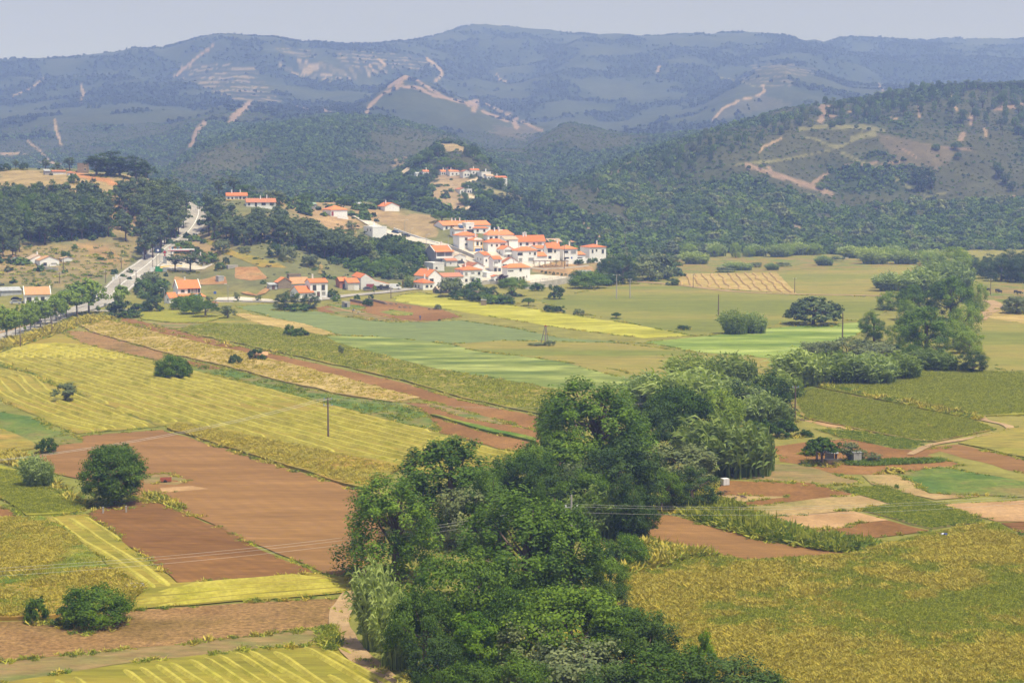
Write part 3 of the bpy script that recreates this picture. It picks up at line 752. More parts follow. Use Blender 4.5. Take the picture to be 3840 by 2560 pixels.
field('bean_strip', [(440,836),(530,848),(650,880),(784,911),(905,924),(985,955),(1008,988),(930,974),(784,936),(600,893),(517,866),(443,850)], 'green')
field('ploughed_strip', [(372,818),(440,830),(520,846),(470,850),(430,838)], 'soil')
field('garden_soil', [(930,925),(1000,927),(1238,993),(1230,1034),(1172,1036),(1010,995),(980,950)], 'soil')
field('bean_strip', [(970,926),(1000,928),(1182,973),(1150,976),(1050,955)], 'mixed')
field('maize_row', [(990,957),(1000,957),(1234,1012),(1229,1019),(1100,988)], 'green2', 0.7)
field('mown_field', [(0,822),(43,794),(130,767),(150,767),(187,789),(353,829),(443,851),(517,866),(784,936),(1010,996),(1137,1032),(1215,1040),(1180,1062),(1010,1092),(900,1074),(784,1047),(600,1010),(420,972),(370,980),(127,884),(60,852),(-60,830)], 'straw')
field('mown_field', [(-60,838),(60,855),(127,886),(367,981),(180,997),(120,976),(60,946),(-60,890)], 'straw')
field('ochre_hay', [(385,986),(412,973),(600,1010),(784,1047),(920,1077),(850,1129),(790,1115),(700,1085),(566,1045)], 'ochre', 0.6)
field('ploughed_field', [(140,1016),(200,1001),(372,988),(566,1047),(700,1088),(848,1134),(880,1200),(880,1290),(845,1347),(740,1316),(405,1172),(325,1146),(200,1105),(110,1085),(60,1050)], 'soil_rake')
field('ploughed_field', [(202,1181),(235,1168),(330,1146),(408,1169),(722,1318),(560,1330),(408,1340)], 'soil_dark')
field('mown_margin', [(95,1189),(202,1182),(408,1340),(722,1319),(800,1327),(850,1352),(780,1364),(300,1401),(288,1391),(335,1352),(250,1302),(170,1232)], 'straw')
field('tilled_field', [(-80,1426),(100,1424),(290,1402),(755,1374),(800,1376),(778,1441),(400,1481),(-80,1530)], 'soil_clod')
field('thin_crop', [(-80,1530),(400,1481),(775,1440),(778,1474),(600,1490),(250,1528),(-80,1580)], 'mixed')
field('mown_field', [(-80,1580),(250,1530),(560,1491),(780,1477),(840,1520),(980,1590),(1000,1700),(-80,1720)], 'straw')
field('rough_meadow', [(-80,1192),(95,1190),(170,1234),(245,1308),(0,1350),(-80,1352)], 'green2', 0.5)
field('ochre_hay', [(-80,1353),(0,1352),(245,1310),(330,1350),(288,1400),(100,1423),(-80,1424)], 'ochre', 0.5)
field('ley_plot', [(-80,1075),(0,1072),(62,1086),(135,1125),(202,1166),(165,1181),(62,1186),(0,1146),(-80,1120)], 'lime', 0.5)
field('ploughed_plot', [(-80,1140),(0,1160),(44,1188),(-80,1191)], 'soil')
field('weedy_plot', [(-80,935),(0,946),(70,956),(148,1000),(60,1011),(0,987),(-80,980)], 'green')
field('ochre_hay', [(-80,985),(0,988),(62,1010),(90,1030),(0,1046),(-80,1050)], 'ochre', 0.4)
field('cabbage_bed', [(125,1004),(165,999),(190,1018),(130,1024)], 'green')
field('bean_bed', [(330,1094),(385,1089),(436,1105),(405,1115),(330,1112)], 'mixed')
field('pale_plot', [(366,1122),(440,1117),(480,1124),(372,1132)], 'soil_pale')
# right bank
field('hay_meadow', [(1865,887),(2120,848),(2480,860),(2480,950),(2250,957),(2235,966)], 'lime', 0.45)
field('seeding_meadow', [(1815,902),(1862,890),(2230,966),(2290,986),(2150,1016),(2100,1013),(1850,962),(1815,930)], 'redolive', 0.4)
field('ochre_hay', [(2200,1019),(2322,986),(2480,965),(2480,1080)], 'olive', 0.4)
field('ploughed_plot', [(2128,1027),(2200,1020),(2480,1085),(2480,1125)], 'soil_rake')
field('rough_pasture', [(2190,735),(2260,700),(2480,740),(2480,858),(2300,850),(2270,830),(2230,780)], 'olive2')
field('stubble_field', [(2262,728),(2290,709),(2360,722),(2480,735),(2480,760),(2330,740)], 'straw_gold')
field('pasture', [(2240,650),(2480,656),(2480,700),(2300,695),(2265,672)], 'redolive')
field('bare_pasture', [(2258,664),(2300,660),(2480,676),(2480,690),(2330,677)], 'hill_tan')
field('garden_soil', [(1780,1025),(1850,1015),(1960,1005),(2100,1035),(2205,1022),(2130,1045),(2215,1068),(2020,1090),(1918,1089),(1850,1068),(1790,1060)], 'soil')
field('potato_bed', [(1870,985),(1960,990),(2118,1014),(2105,1031),(2070,1033),(1930,1005)], 'green')
field('pale_plot', [(1830,962),(1900,970),(1995,988),(1990,992),(1900,980)], 'soil_pale')
field('grass_patch', [(1640,1080),(1760,1065),(1850,1068),(1980,1108),(1890,1118),(1700,1100)], 'mixed')
field('garden_soil', [(1671,1104),(1858,1109),(1965,1136),(1711,1163),(1640,1130)], 'soil')
field('pale_plot', [(1648,1136),(1815,1141),(1705,1154),(1660,1146)], 'tanmix')
field('garden_soil', [(1620,1164),(1700,1160),(1770,1188),(1758,1190)], 'tanmix')
field('pale_plot', [(1711,1163),(1968,1136),(2048,1160),(1945,1173),(1768,1188)], 'tanmix')
field('sandy_plot', [(1758,1190),(1955,1173),(2040,1195),(1965,1202),(1950,1212),(1865,1217)], 'soil_pale')
field('tilled_plot', [(1865,1218),(1951,1212),(1967,1203),(2040,1196),(2137,1219),(1955,1243)], 'soil')
field('bean_field', [(1925,1122),(2025,1115),(2208,1173),(2263,1200),(2137,1216),(1965,1170),(2051,1160)], 'rows')
field('sandy_plot', [(2161,1159),(2480,1143),(2480,1197),(2288,1198)], 'soil_pale')
field('clover_plot', [(2061,1089),(2161,1072),(2480,1130),(2480,1148),(2135,1133)], 'green')
field('pale_plot', [(1980,1092),(2061,1091),(2135,1134),(2255,1140),(2150,1148),(2000,1112)], 'tanmix')
field('ploughed_plot', [(1440,1205),(1468,1180),(1500,1174),(1570,1190),(1750,1241),(1952,1271),(1722,1289),(1640,1272),(1480,1238)], 'soil_rake')
field('ploughed_plot', [(2300,1202),(2480,1190),(2480,1300)], 'soil_dark')
field('wild_meadow', [(1380,1292),(1470,1262),(1640,1275),(1722,1290),(1955,1273),(2135,1224),(2288,1200),(2330,1235),(2480,1310),(2700,1700),(1250,1700),(1250,1500),(1370,1330)], 'meadow', 0.3)
field('village_paving', [(1030,578),(1062,562),(1120,556),(1200,560),(1262,566),(1300,596),(1262,606),(1215,616),(1205,640),(1150,650),(1100,650),(1112,630),(1070,622),(1062,606)], 'concrete')
# hill side plots
field('golden_strip', [(460,550),(480,550),(545,580),(640,605),(660,616),(600,614),(520,585)], 'ochre')
field('bare_clay', [(540,614),(590,613),(614,640),(575,645),(540,640)], 'clay')
field('bare_clay', [(402,634),(450,645),(500,632),(518,636),(522,652),(440,652),(400,650)], 'clay')
field('clay_bank', [(318,600),(352,575),(358,580),(325,610)], 'clay')
field('forecourt', [(357,617),(392,588),(440,598),(492,606),(470,618),(400,622)], 'concrete')
field('car_park', [(1207,648),(1213,632),(1240,630),(1322,640),(1330,646),(1240,660),(1213,662)], 'concrete')
field('lay_by', [(492,690),(500,683),(560,682),(630,688),(600,695),(500,694)], 'concrete')

# ------------------------------------------------------------------ roads and tracks
def ribbon(name, px, width, mat, off=0.18, step=6.0, jit=0.0, cross=4, lateral=0.0):
    pts = [ground(*p, dmin=25) for p in px]
    out = []
    for k in range(len(pts) - 1):
        p0, p1, p2, p3 = pts[max(k - 1, 0)], pts[k], pts[k + 1], pts[min(k + 2, len(pts) - 1)]
        n = max(2, int((p2 - p1).length / step))
        for i in range(n):
            t = i / n
            out.append(0.5 * (2 * p1 + (p2 - p0) * t + (2 * p0 - 5 * p1 + 4 * p2 - p3) * t * t + (3 * p1 - p0 - 3 * p2 + p3) * t ** 3))
    out.append(pts[-1])
    V = []; F = []
    for i, p in enumerate(out):
        d = out[min(i + 1, len(out) - 1)] - out[max(i - 1, 0)]
        nrm = Vector((d.y, -d.x, 0)).normalized()
        w = width * (1 + RS.uniform(-jit, jit))
        for c in range(cross + 1):
            q = p + nrm * (w * (c / cross - 0.5) + lateral)
            V.append((q.x, q.y, float(hgt(q.x, q.y)) + off))
    for i in range(len(out) - 1):
        for c in range(cross):
            a = i * (cross + 1) + c
            F.append((a, a + 1, a + cross + 2, a + cross + 1))
    me = bpy.data.meshes.new(name); me.from_pydata(V, [], F); me.materials.append(M[mat]); me.update()
    o = link(name, me); o['kind'] = 'structure'
    return out

ROAD = [(-120,806),(-60,793),(0,775),(91,743),(143,721),(195,708),(245,686),(277,656),(321,622),(360,589),(401,556),(431,535),(448,512),(456,492),(457,477)]
ribbon('road', ROAD, 10.5, 'asphalt', 0.30)
ribbon('road_marking', ROAD[6:], 0.28, 'line', 0.36, cross=1)
ribbon('road_marking', ROAD[5:], 0.22, 'line', 0.36, cross=1, lateral=4.4)
ribbon('road_marking', ROAD[5:], 0.22, 'line', 0.36, cross=1, lateral=-4.4)
for a in ((262, 668), (292, 645), (305, 634)):
    ribbon('road_marking', [(a[0] + 3, a[1]), (a[0] + 28, a[1] + 0.5)], 0.7, 'line', 0.37, cross=1, step=2)
ribbon('verge', [(-60,783),(0,766),(60,748),(88,738)], 2.2, 'dirt', 0.34)
ribbon('pavement', [(70,757),(110,742),(139,727),(180,716)], 1.6, 'concrete', 0.40)
ribbon('road', [(300,712),(252,716),(215,714)], 5.0, 'asphalt', 0.32)
ribbon('road', [(490,691),(560,692),(620,694),(720,690),(780,682),(830,677),(900,670),(945,664),(1000,662),(1040,662)], 5.5, 'asphalt', 0.28)
ribbon('village_street', [(806,492),(830,503),(862,521),(890,534),(930,546),(975,557),(1020,566),(1052,580),(1085,598),(1105,606)], 6.0, 'concrete', 0.5)
ribbon('village_street', [(1062,655),(1100,646),(1128,640),(1142,628),(1140,618)], 5.0, 'concrete', 0.5)
ribbon('village_street', [(1036,585),(1062,610),(1072,622)], 4.0, 'concrete', 0.5)
ribbon('dirt_track', [(1440,598),(1462,603),(1478,600)], 5.0, 'dirt', 0.35)
ribbon('dirt_track', [(1445,645),(1500,650),(1560,655),(1690,670),(1830,676),(1950,678),(2062,681)], 4.0, 'dirt', 0.16)
ribbon('dirt_track', [(2020,686),(2150,688),(2270,682),(2352,680)], 2.0, 'dirt', 0.16)
ribbon('dirt_track', [(2268,690),(2290,700),(2281,712),(2262,722),(2250,735)], 4.5, 'dirt', 0.16)
ribbon('dirt_track', [(2252,953),(2262,966),(2300,974),(2322,985),(2280,998),(2200,1012),(2140,1022),(2108,1036),(2090,1045)], 1.5, 'dirt', 0.16, step=3, jit=0.3)
ribbon('dirt_track', [(905,1575),(870,1545),(830,1515),(795,1475),(778,1430),(785,1400),(802,1375),(815,1360)], 2.5, 'dirt', 0.17, step=2.5, jit=0.12)
ribbon('dirt_track', [(560,672),(590,680),(610,668),(622,660)], 3.0, 'clay', 0.4)
ribbon('dirt_track', [(730,600),(738,612),(735,630)], 1.6, 'hill_tan', 0.3)
ribbon('dirt_track', [(760,704),(800,715),(860,727),(940,737),(985,741)], 1.0, 'soil_pale', 0.16, step=3)

# ------------------------------------------------------------------ raked hay rows on the mown fields
def swaths(name, poly_px, guide_px, spacing, width, high, mat, rng_k, seed=0, gap=0.06, cover=1.0):
    ol = [tuple(ground(*p, dmin=25).xy) for p in poly_px]
    g = [ground(*p, dmin=25).xy for p in guide_px]
    pts = []
    for a, b in zip(g, g[1:]):
        n = max(1, int((b - a).length / 1.6))
        pts += [a.lerp(b, i / n) for i in range(n)]
    pts.append(g[-1])
    P = np.array([(p.x, p.y) for p in pts])
    # soften the bends
    for _ in range(12): P[1:-1] = 0.5 * P[1:-1] + 0.25 * (P[:-2] + P[2:])
    d = np.gradient(P, axis=0); d /= np.linalg.norm(d, axis=1)[:, None] + 1e-9
    nr = np.stack([-d[:, 1], d[:, 0]], 1)
    V = []; F = []; rg = np.random.default_rng(seed)
    s = np.arange(len(P)) * 1.6
    for k in range(*rng_k):
        off = k * spacing + (vnoise(s / 18, s * 0 + k * 3.3, seed) - 0.5) * spacing * 0.42
        Q = P + nr * off[:, None]
        ins = in_poly(Q[:, 0], Q[:, 1], ol) & (vnoise(s / 30, s * 0 + k * 7.7, seed + 5) < cover)
        hz = hgt(Q[:, 0], Q[:, 1])
        ww = width * (0.75 + 0.5 * vnoise(s / 9, s * 0 + k, seed + 1)); hh = high * (0.7 + 0.35 * vnoise(s / 12, s * 0 + k, seed + 2) + 0.3 * vnoise(s / 2.2, s * 0 + k, seed + 3))
        prev = None
        for i in range(len(Q)):
            if not ins[i]: prev = None; continue
            base = len(V)
            if prev is None or i + 1 >= len(Q) or not ins[i + 1]: hh[i] *= 0.05; ww[i] *= 0.6
            for c, zz in ((-0.5, 0.0), (-0.16, 1.0), (0.2, 0.92), (0.5, 0.0)):
                V.append((Q[i, 0] + nr[i, 0] * ww[i] * c, Q[i, 1] + nr[i, 1] * ww[i] * c, hz[i] + 0.06 + (0.06 + zz * hh[i] if zz else -0.05)))
            if prev is not None:
                for c in range(3): F.append((prev + c, prev + c + 1, base + c + 1, base + c))
            prev = base
    me = bpy.data.meshes.new(name); me.from_pydata(V, [], F); me.materials.append(M[mat]); me.update()
    o = link(name, me)
    return o
F1P = [(-40,826),(43,797),(130,771),(187,793),(353,832),(443,854),(517,870),(784,940),(1010,999),(1137,1034),(1190,1042),(1170,1060),(1010,1088),(900,1070),(784,1043),(600,1006),(420,970),(375,978),(130,884),(60,850)]
tag(swaths('hay_row', F1P, [(20,822),(130,795),(300,838),(520,893),(784,965),(1180,1060)], 2.9, 1.5, 0.46, 'hay', (-22, 22), 3, cover=0.95), 'yellow green rows of cut hay on the large mown field', 'hay rows', None, 'stuff')
F2P = [(-60,842),(58,858),(125,889),(360,980),(180,994),(122,973),(62,943),(-60,890)]
tag(swaths('hay_row', F2P, [(-60,850),(20,868),(60,905),(130,935),(220,965),(340,990)], 2.7, 1.4, 0.44, 'hay', (-14, 14), 5, cover=.97), 'curving rows of cut hay on the small mown field at left', 'hay rows', None, 'stuff')
F5P = [(97,1190),(200,1184),(405,1342),(722,1321),(798,1329),(840,1352),(780,1362),(300,1399),(292,1391),(338,1352),(252,1302),(172,1232)]
F5A = [(97,1190),(200,1184),(405,1342),(330,1372),(338,1352),(252,1302),(172,1232)]
F5B = [(335,1372),(408,1342),(722,1321),(798,1329),(840,1352),(780,1362),(300,1399),(292,1391)]
tag(swaths('hay_row', F5A, [(110,1180),(200,1245),(300,1315),(420,1400)], 1.9, 1.2, 0.24, 'hay', (-9, 9), 7, cover=.97), 'rows of cut hay beside the left edge of the dark ploughed field', 'hay rows', None, 'stuff')
tag(swaths('hay_row', F5B, [(280,1385),(500,1362),(850,1336)], 1.7, 1.1, 0.3, 'hay', (-9, 9), 8, cover=.93), 'rows of cut hay below the dark ploughed field', 'hay rows', None, 'stuff')
F8P = [(-80,1584),(250,1534),(560,1494),(775,1481),(835,1520),(975,1590),(980,1690),(-80,1710)]
tag(swaths('hay_row', F8P, [(540,1500),(700,1600),(860,1700)], 1.7, 0.9, 0.20, 'hay', (-40, 40), 9, cover=.8), 'short rows of cut hay at the bottom of the mown corner', 'hay rows', None, 'stuff')
F15P = [(1560,640),(1571,630),(1783,627),(1829,674),(1562,655)]
tag(swaths('hay_row', F15P, [(1660,610),(1680,640),(1720,690)], 4.0, 1.5, 0.4, 'hay_tan', (-36, 36), 11, cover=1.1), 'brown rows of hay on the golden mown field beyond the village', 'hay rows', None, 'stuff')
# ------------------------------------------------------------------ plants: prototypes
def unit(a): return a / (np.linalg.norm(a, axis=-1, keepdims=True) + 1e-9)

def leaf_quads(rg, pos, nrm, size, ratio=1.0):
    n = len(pos)
    nrm = unit(nrm); r = unit(rg.normal(size=(n, 3)))
    t = unit(np.cross(nrm, r)); b = np.cross(nrm, t)
    s = (size * rg.uniform(0.6, 1.4, n))[:, None]
    t = t * s * 0.5; b = b * s * 0.5 * ratio
    return np.stack([pos - t - b * .6, pos + t * .25 - b, pos + t + b * .5, pos - t * .2 + b], 1)

def crown(seed, rx, rz, cz, nclump, rc, nleaf, ls, shape='ell', rough=0.25, lean=(0, 0), flat=0.8, ratio=0.8, fill=0.5, ry=None):
    """leaf clumps spread through an uneven crown volume; returns quads, leaf shade and clump centres"""
    rg = np.random.default_rng(seed)
    d = unit(rg.normal(size=(nclump * 4, 3)))
    if shape == 'dome': d = d[d[:, 2] > -0.25]
    if shape == 'umb': d = d[d[:, 2] > -0.05]
    d = d[:nclump]; n = len(d)
    k = rg.normal(size=(6, 3)); ph = rg.uniform(0, 6, 6)
    bump = sum(np.sin(d @ k[i] * 2.2 + ph[i]) for i in range(6)) / 6
    rr = (fill + (1 - fill) * rg.random(n) ** 0.6) * (1 + rough * bump * 1.6)
    c = d * np.array([rx, ry or rx, rz]) * rr[:, None]
    if shape == 'cone': c[:, :2] *= np.clip(0.95 - 0.62 * (c[:, 2:3] / rz), 0.12, 1.4)
    if shape == 'egg': c[:, :2] *= np.clip(1.0 - 0.30 * (c[:, 2:3] / rz), 0.3, 1.4)
    c[:, 2] += cz
    hz = np.clip((c[:, 2] - (cz - rz)) / (2 * rz), 0, 1.3)
    c[:, 0] += lean[0] * hz ** 1.5; c[:, 1] += lean[1] * hz ** 1.5
    m = n * nleaf
    cc = np.repeat(c, nleaf, 0); dd = np.repeat(d, nleaf, 0)
    rcs = np.repeat(rc * rg.uniform(0.65, 1.35, n), nleaf)[:, None]
    ld = unit(rg.normal(size=(m, 3)))
    pos = cc + ld * rcs * (rg.random((m, 1)) ** 0.45) * np.array([1, 1, flat])
    pos[:, 2] = np.maximum(pos[:, 2], 0.1)
    nrm = ld * 0.6 + dd * 0.5 + np.array([0, 0, 0.45]) + rg.normal(size=(m, 3)) * 0.45
    q = leaf_quads(rg, pos, nrm, ls, ratio)
    q[..., 2] = np.maximum(q[..., 2], 0.03)
    sh = np.clip(rg.random(m) ** 1.3 * 0.5 + np.repeat(rg.random(n), nleaf) * 0.5, 0, 1)
    return q, sh, c

def cane(seed, rx, ry, h, n, wind=(-0.45, -0.1)):
    """clump of giant cane: tall stems with arching blades combed by the wind"""
    rg = np.random.default_rng(seed); Q = []
    for i in range(n):
        a = rg.uniform(0, 6.28); r = math.sqrt(rg.random())
        bx, by = math.cos(a) * r * rx, math.sin(a) * r * ry
        H = h * rg.uniform(0.6, 1.05) * (1 - 0.35 * r * r)
        lx, ly = wind[0] * H * rg.uniform(0.3, 1.0) + bx * 0.35, wind[1] * H + by * 0.35 + rg.normal() * 0.25
        P = [np.array([bx + lx * t ** 2, by + ly * t ** 2, H * (t - 0.12 * t ** 3)]) for t in np.linspace(0, 1, 5)]
        w0 = 0.10
        for a0, b0 in zip(P, P[1:]):
            side = np.array([rg.normal(), rg.normal(), 0]); side /= np.linalg.norm(side) + 1e-6
            Q.append([a0 - side * w0, a0 + side * w0, b0 + side * w0 * .8, b0 - side * w0 * .8])
        for k in range(9):
            t = rg.uniform(0.25, 1.0); j = min(3, int(t * 4)); f = t * 4 - j
            p = P[j] * (1 - f) + P[j + 1] * f
            d = np.array([rg.normal() + wind[0] * 2.4, rg.normal() + wind[1] * 2, rg.uniform(0.1, 0.9)]); d /= np.linalg.norm(d)
            Lb = rg.uniform(0.7, 1.3) * h / 5.5; s = np.cross(d, rg.normal(size=3)); s = s / np.linalg.norm(s) * 0.11 * h / 5.5
            tip = p + d * Lb + np.array([wind[0] * .3, 0, -0.28 * Lb]); mid = p + d * Lb * .55
            Q.append([p, mid - s, tip, mid + s])
    Q = np.array(Q); Q[..., 2] = np.maximum(Q[..., 2], 0.0)
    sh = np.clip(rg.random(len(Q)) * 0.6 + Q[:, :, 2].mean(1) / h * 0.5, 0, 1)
    return Q, sh

def trunk_mesh(name, h, r, limbs, mat, seed=0, top=None, n=6, forks=1):
    rg = random.Random(seed); b = MB()
    for k in range(forks):
        ox, oy = (0, 0) if forks == 1 else (rg.uniform(-.35, .35), rg.uniform(-.3, .3))
        tx, ty = rg.uniform(-.06, .06) * h + ox * 3, rg.uniform(-.05, .05) * h + oy * 3
        j = len(b.v); b.tube([(ox, oy, -0.5), (ox + tx * .1, oy + ty * .1, h * .3), (ox + tx * .6, oy + ty * .6, h * .7), (ox + tx, oy + ty, h)], [r * 1.25 / forks ** .4, r / forks ** .4, r * .75 / forks ** .4, r * .3], n)
        if k: b.f.append((0, j, j + 1)); b.m.append(0)
    for c in limbs:
        z0 = min(c[2] * rg.uniform(.45, .75), h * .95)
        j = len(b.v); b.tube([(0, 0, z0), (c[0] * .5, c[1] * .5, z0 + (c[2] - z0) * .45), (c[0] * .85, c[1] * .85, c[2] - .2)], [r * .42, r * .28, r * .1], 4)
        b.f.append((n, j, j + 1)); b.m.append(0)
    return b.mesh(name, mat, True)

PROTO = {}
def proto(kind, crown_args, mat, th=None, tr=0.3, bark='bark', limbs=6, forks=1, extra=None):
    q, sh, c = crown(**crown_args)
    if extra:
        q2, s2, c2 = crown(**extra); q = np.concatenate([q, q2]); sh = np.concatenate([sh, s2])
    me = quads_mesh(kind, q, M[mat], sh)
    zmax = float(np.percentile(q[..., 2], 98.5)); wid = float(np.percentile(np.abs(q[..., 0]), 96) * 2)
    tm = trunk_mesh(kind + ' trunk', th, tr, [c[i] for i in range(min(limbs, len(c)))], M[bark], crown_args['seed'], forks=forks) if th else None
    PROTO.setdefault(kind, []).append((me, tm, wid, zmax))

def proto_cane(kind, seed, rx, ry, h, n, mat, wind=(-0.45, -0.1)):
    q, sh = cane(seed, rx, ry, h, n, wind)
    me = quads_mesh(kind, q, M[mat], sh)
    PROTO.setdefault(kind, []).append((me, None, rx * 2.3, float(np.percentile(q[..., 2], 96))))

for s in (1, 2, 3):   # wind combed poplars: tall uneven crowns of many twig clumps
    proto('poplar', dict(seed=s, rx=4.6, rz=6.8, cz=7.9, nclump=120, rc=1.05, nleaf=150, ls=.25, shape='egg', rough=.34, lean=(-1.3, 0), flat=1.25, fill=.55), 'L_poplar', 11, .38, 'bark', 12)
for s in (11, 12, 13, 14):
    proto('broad', dict(seed=s, rx=5, rz=4.2, cz=4.4, nclump=95, rc=1.15, nleaf=150, ls=0.235, shape='dome' if s % 2 else 'ell', rough=.36, flat=.7, fill=.6), 'L_broad', 5, .35, 'bark', 9)
for s in (21, 22):
    proto('dark', dict(seed=s, rx=4.5, rz=4.4, cz=4.6, nclump=90, rc=1.05, nleaf=140, ls=0.235, rough=.28, flat=.75, fill=.62), 'L_dark', 5, .35, 'bark', 8)
for s in (25, 26):
    proto('bright', dict(seed=s, rx=3.4, rz=3.4, cz=3.6, nclump=70, rc=.85, nleaf=110, ls=0.24, rough=.4, flat=.6, fill=.5), 'L_bright', 4, .2, 'bark', 8)
for s in (28, 29):
    proto('greybush', dict(seed=s, rx=3.4, rz=3.2, cz=2.9, nclump=70, rc=.9, nleaf=95, ls=0.25, rough=.3, flat=.8, fill=.6), 'L_grey', 3.2, .2, 'bark', 6)
proto('willow', dict(seed=31, rx=4, rz=4.2, cz=4.2, nclump=85, rc=1.0, nleaf=110, ls=0.24, rough=.3, flat=1.1, fill=.6), 'L_willow', 4.5, .3, 'bark', 6)
proto('willow', dict(seed=32, rx=4, rz=4.0, cz=4.0, nclump=85, rc=1.0, nleaf=110, ls=0.24, rough=.36, flat=1.1, fill=.6), 'L_willow', 4.5, .3, 'bark', 6)
proto('carob', dict(seed=35, rx=5.9, rz=5.7, cz=6.4, nclump=330, rc=1.25, nleaf=100, ls=0.27, shape='ell', rough=.16, flat=.6, fill=.45), 'L_round', 6, .55, 'bark', 10)
proto('umbrella', dict(seed=41, rx=8.4, rz=7.2, cz=3.2, nclump=150, rc=1.15, nleaf=60, ls=0.5, shape='umb', rough=.10, flat=.55, fill=.72, ry=8.4), 'L_pine', 5.5, .5, 'bark_p', 14, extra=dict(seed=42, rx=8.0, rz=1.9, cz=3.4, nclump=60, rc=.9, nleaf=50, ls=.5, rough=.15, flat=.5, fill=.75))
for s in (45, 46, 47, 48):  # maritime pines: bare lower trunk, layered irregular crown
    proto('pine', dict(seed=s, rx=2.9, rz=3.4, cz=7.4, nclump=34, rc=.95, nleaf=34, ls=0.62, shape='cone' if s % 2 else 'ell', rough=.4, flat=.6, fill=.35, ratio=.5), 'L_pine', 9.2, .22, 'bark_p', 9)
for s in (51, 52, 53):
    proto('plane', dict(seed=s, rx=2.9, rz=3.3, cz=5.7, nclump=55, rc=.85, nleaf=44, ls=0.46, shape='egg', rough=.35, flat=.8, fill=.45), 'L_plane', 6.2, .17, 'bark_g', 10)
for s in (55, 56, 57):
    proto('shrub', dict(seed=s, rx=2.2, rz=1.9, cz=1.1, nclump=40, rc=.6, nleaf=48, ls=0.30, shape='dome', rough=.35, flat=.75, fill=.55), 'L_broad')
for s in (155, 156, 157):
    proto('bigbush', dict(seed=s, rx=4.2, rz=3.5, cz=1.9, nclump=120, rc=1.05, nleaf=110, ls=0.24, shape='dome', rough=.34, flat=.65, fill=.5), 'L_bush')
for s in (58, 59):
    proto('shrub_dark', dict(seed=s, rx=2.2, rz=1.9, cz=1.1, nclump=40, rc=.6, nleaf=48, ls=0.30, shape='dome', rough=.3, flat=.75, fill=.55), 'L_dark')
for s in (60, 61):
    proto('shrub_grey', dict(seed=s, rx=2.2, rz=1.9, cz=1.1, nclump=40, rc=.6, nleaf=48, ls=0.28, shape='dome', rough=.3, flat=.8, fill=.55), 'L_grey')
proto('shrub_bright', dict(seed=62, rx=2.2, rz=1.9, cz=1.1, nclump=40, rc=.6, nleaf=48, ls=0.30, shape='dome', rough=.4, flat=.7, fill=.55), 'L_bright')
for s in (64, 65):
    proto('olive', dict(seed=s, rx=2.4, rz=1.9, cz=3.0, nclump=40, rc=.7, nleaf=40, ls=0.32, rough=.3, flat=.7, fill=.5), 'L_grey', 2.6, .18, 'bark', 6)
proto('fig', dict(seed=66, rx=3.4, rz=1.9, cz=3.1, nclump=70, rc=.75, nleaf=44, ls=.42, shape='dome', rough=.3, flat=.45, fill=.6), 'L_broad', 2.8, .28, 'bark', 8)
proto('euca', dict(seed=67, rx=3.6, rz=5.5, cz=8, nclump=70, rc=1.1, nleaf=46, ls=.5, rough=.5, flat=.7, fill=.4), 'L_dark', 10, .4, 'bark_g', 12)
proto('euca', dict(seed=68, rx=3.2, rz=5.0, cz=8, nclump=60, rc=1.1, nleaf=46, ls=.5, rough=.55, flat=.7, fill=.35), 'L_dark', 10, .35, 'bark_g', 12)
proto('cypress', dict(seed=69, rx=.8, rz=3.4, cz=3.5, nclump=50, rc=.4, nleaf=30, ls=.3, shape='cone', rough=.1, flat=1.2, fill=.5), 'L_dark', 3, .12)
proto('maroon', dict(seed=70, rx=2.2, rz=1.7, cz=3.2, nclump=40, rc=.6, nleaf=36, ls=.35, rough=.25, fill=.5), 'L_maroon', 3, .12, 'bark', 5)
for s in (71, 72, 73):
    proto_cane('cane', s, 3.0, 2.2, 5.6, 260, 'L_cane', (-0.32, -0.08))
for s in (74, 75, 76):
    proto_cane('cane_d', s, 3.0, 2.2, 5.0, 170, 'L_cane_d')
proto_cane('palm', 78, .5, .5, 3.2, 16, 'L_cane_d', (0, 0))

TRUNKED = {'poplar', 'broad', 'dark', 'bright', 'willow', 'carob', 'umbrella', 'pine', 'plane', 'olive', 'fig', 'euca', 'cypress', 'maroon', 'greybush'}
NAME = dict(poplar='poplar_tree', broad='broadleaf_tree', dark='evergreen_tree', bright='young_tree', willow='willow_tree', carob='round_tree', umbrella='umbrella_pine', pine='pine_tree', plane='street_tree', bigbush='bush', shrub='shrub', shrub_dark='shrub', shrub_grey='shrub', shrub_bright='shrub', olive='olive_tree', fig='fig_tree', euca='eucalyptus_tree', cypress='cypress_tree', maroon='plum_tree', cane='cane_clump', cane_d='cane_clump', palm='palm_bush', greybush='grey_tree')
CAT = dict(bigbush='bush', cane='cane clump', cane_d='cane clump', shrub='shrub', shrub_dark='shrub', shrub_grey='shrub', shrub_bright='shrub', palm='palm')
RV = random.Random(99)
def plant_at(kind, P, wid, hei, label, group=None, variant=None):
    me, tm, w0, h0 = (RV.choice(PROTO[kind]) if variant is None else PROTO[kind][variant % len(PROTO[kind])])
    sx = wid / w0; sz = hei / h0
    rz = RV.uniform(0, 6.28) if kind not in ('cane', 'cane_d', 'poplar') else RV.uniform(-.5, .5)
    if kind == 'umbrella': rz = 0.4
    sc = (sx, sx, sz)
    nm = NAME[kind]
    if tm:
        e = empty(nm, P, rz); tag(e, label, CAT.get(kind, 'tree'), group)
        link('trunk', tm, e, scale=sc); link('crown', me, e, scale=sc)
        return e
    o = link(nm, me, None, P, (0, 0, rz), sc); tag(o, label, CAT.get(kind, 'tree'), group)
    return o

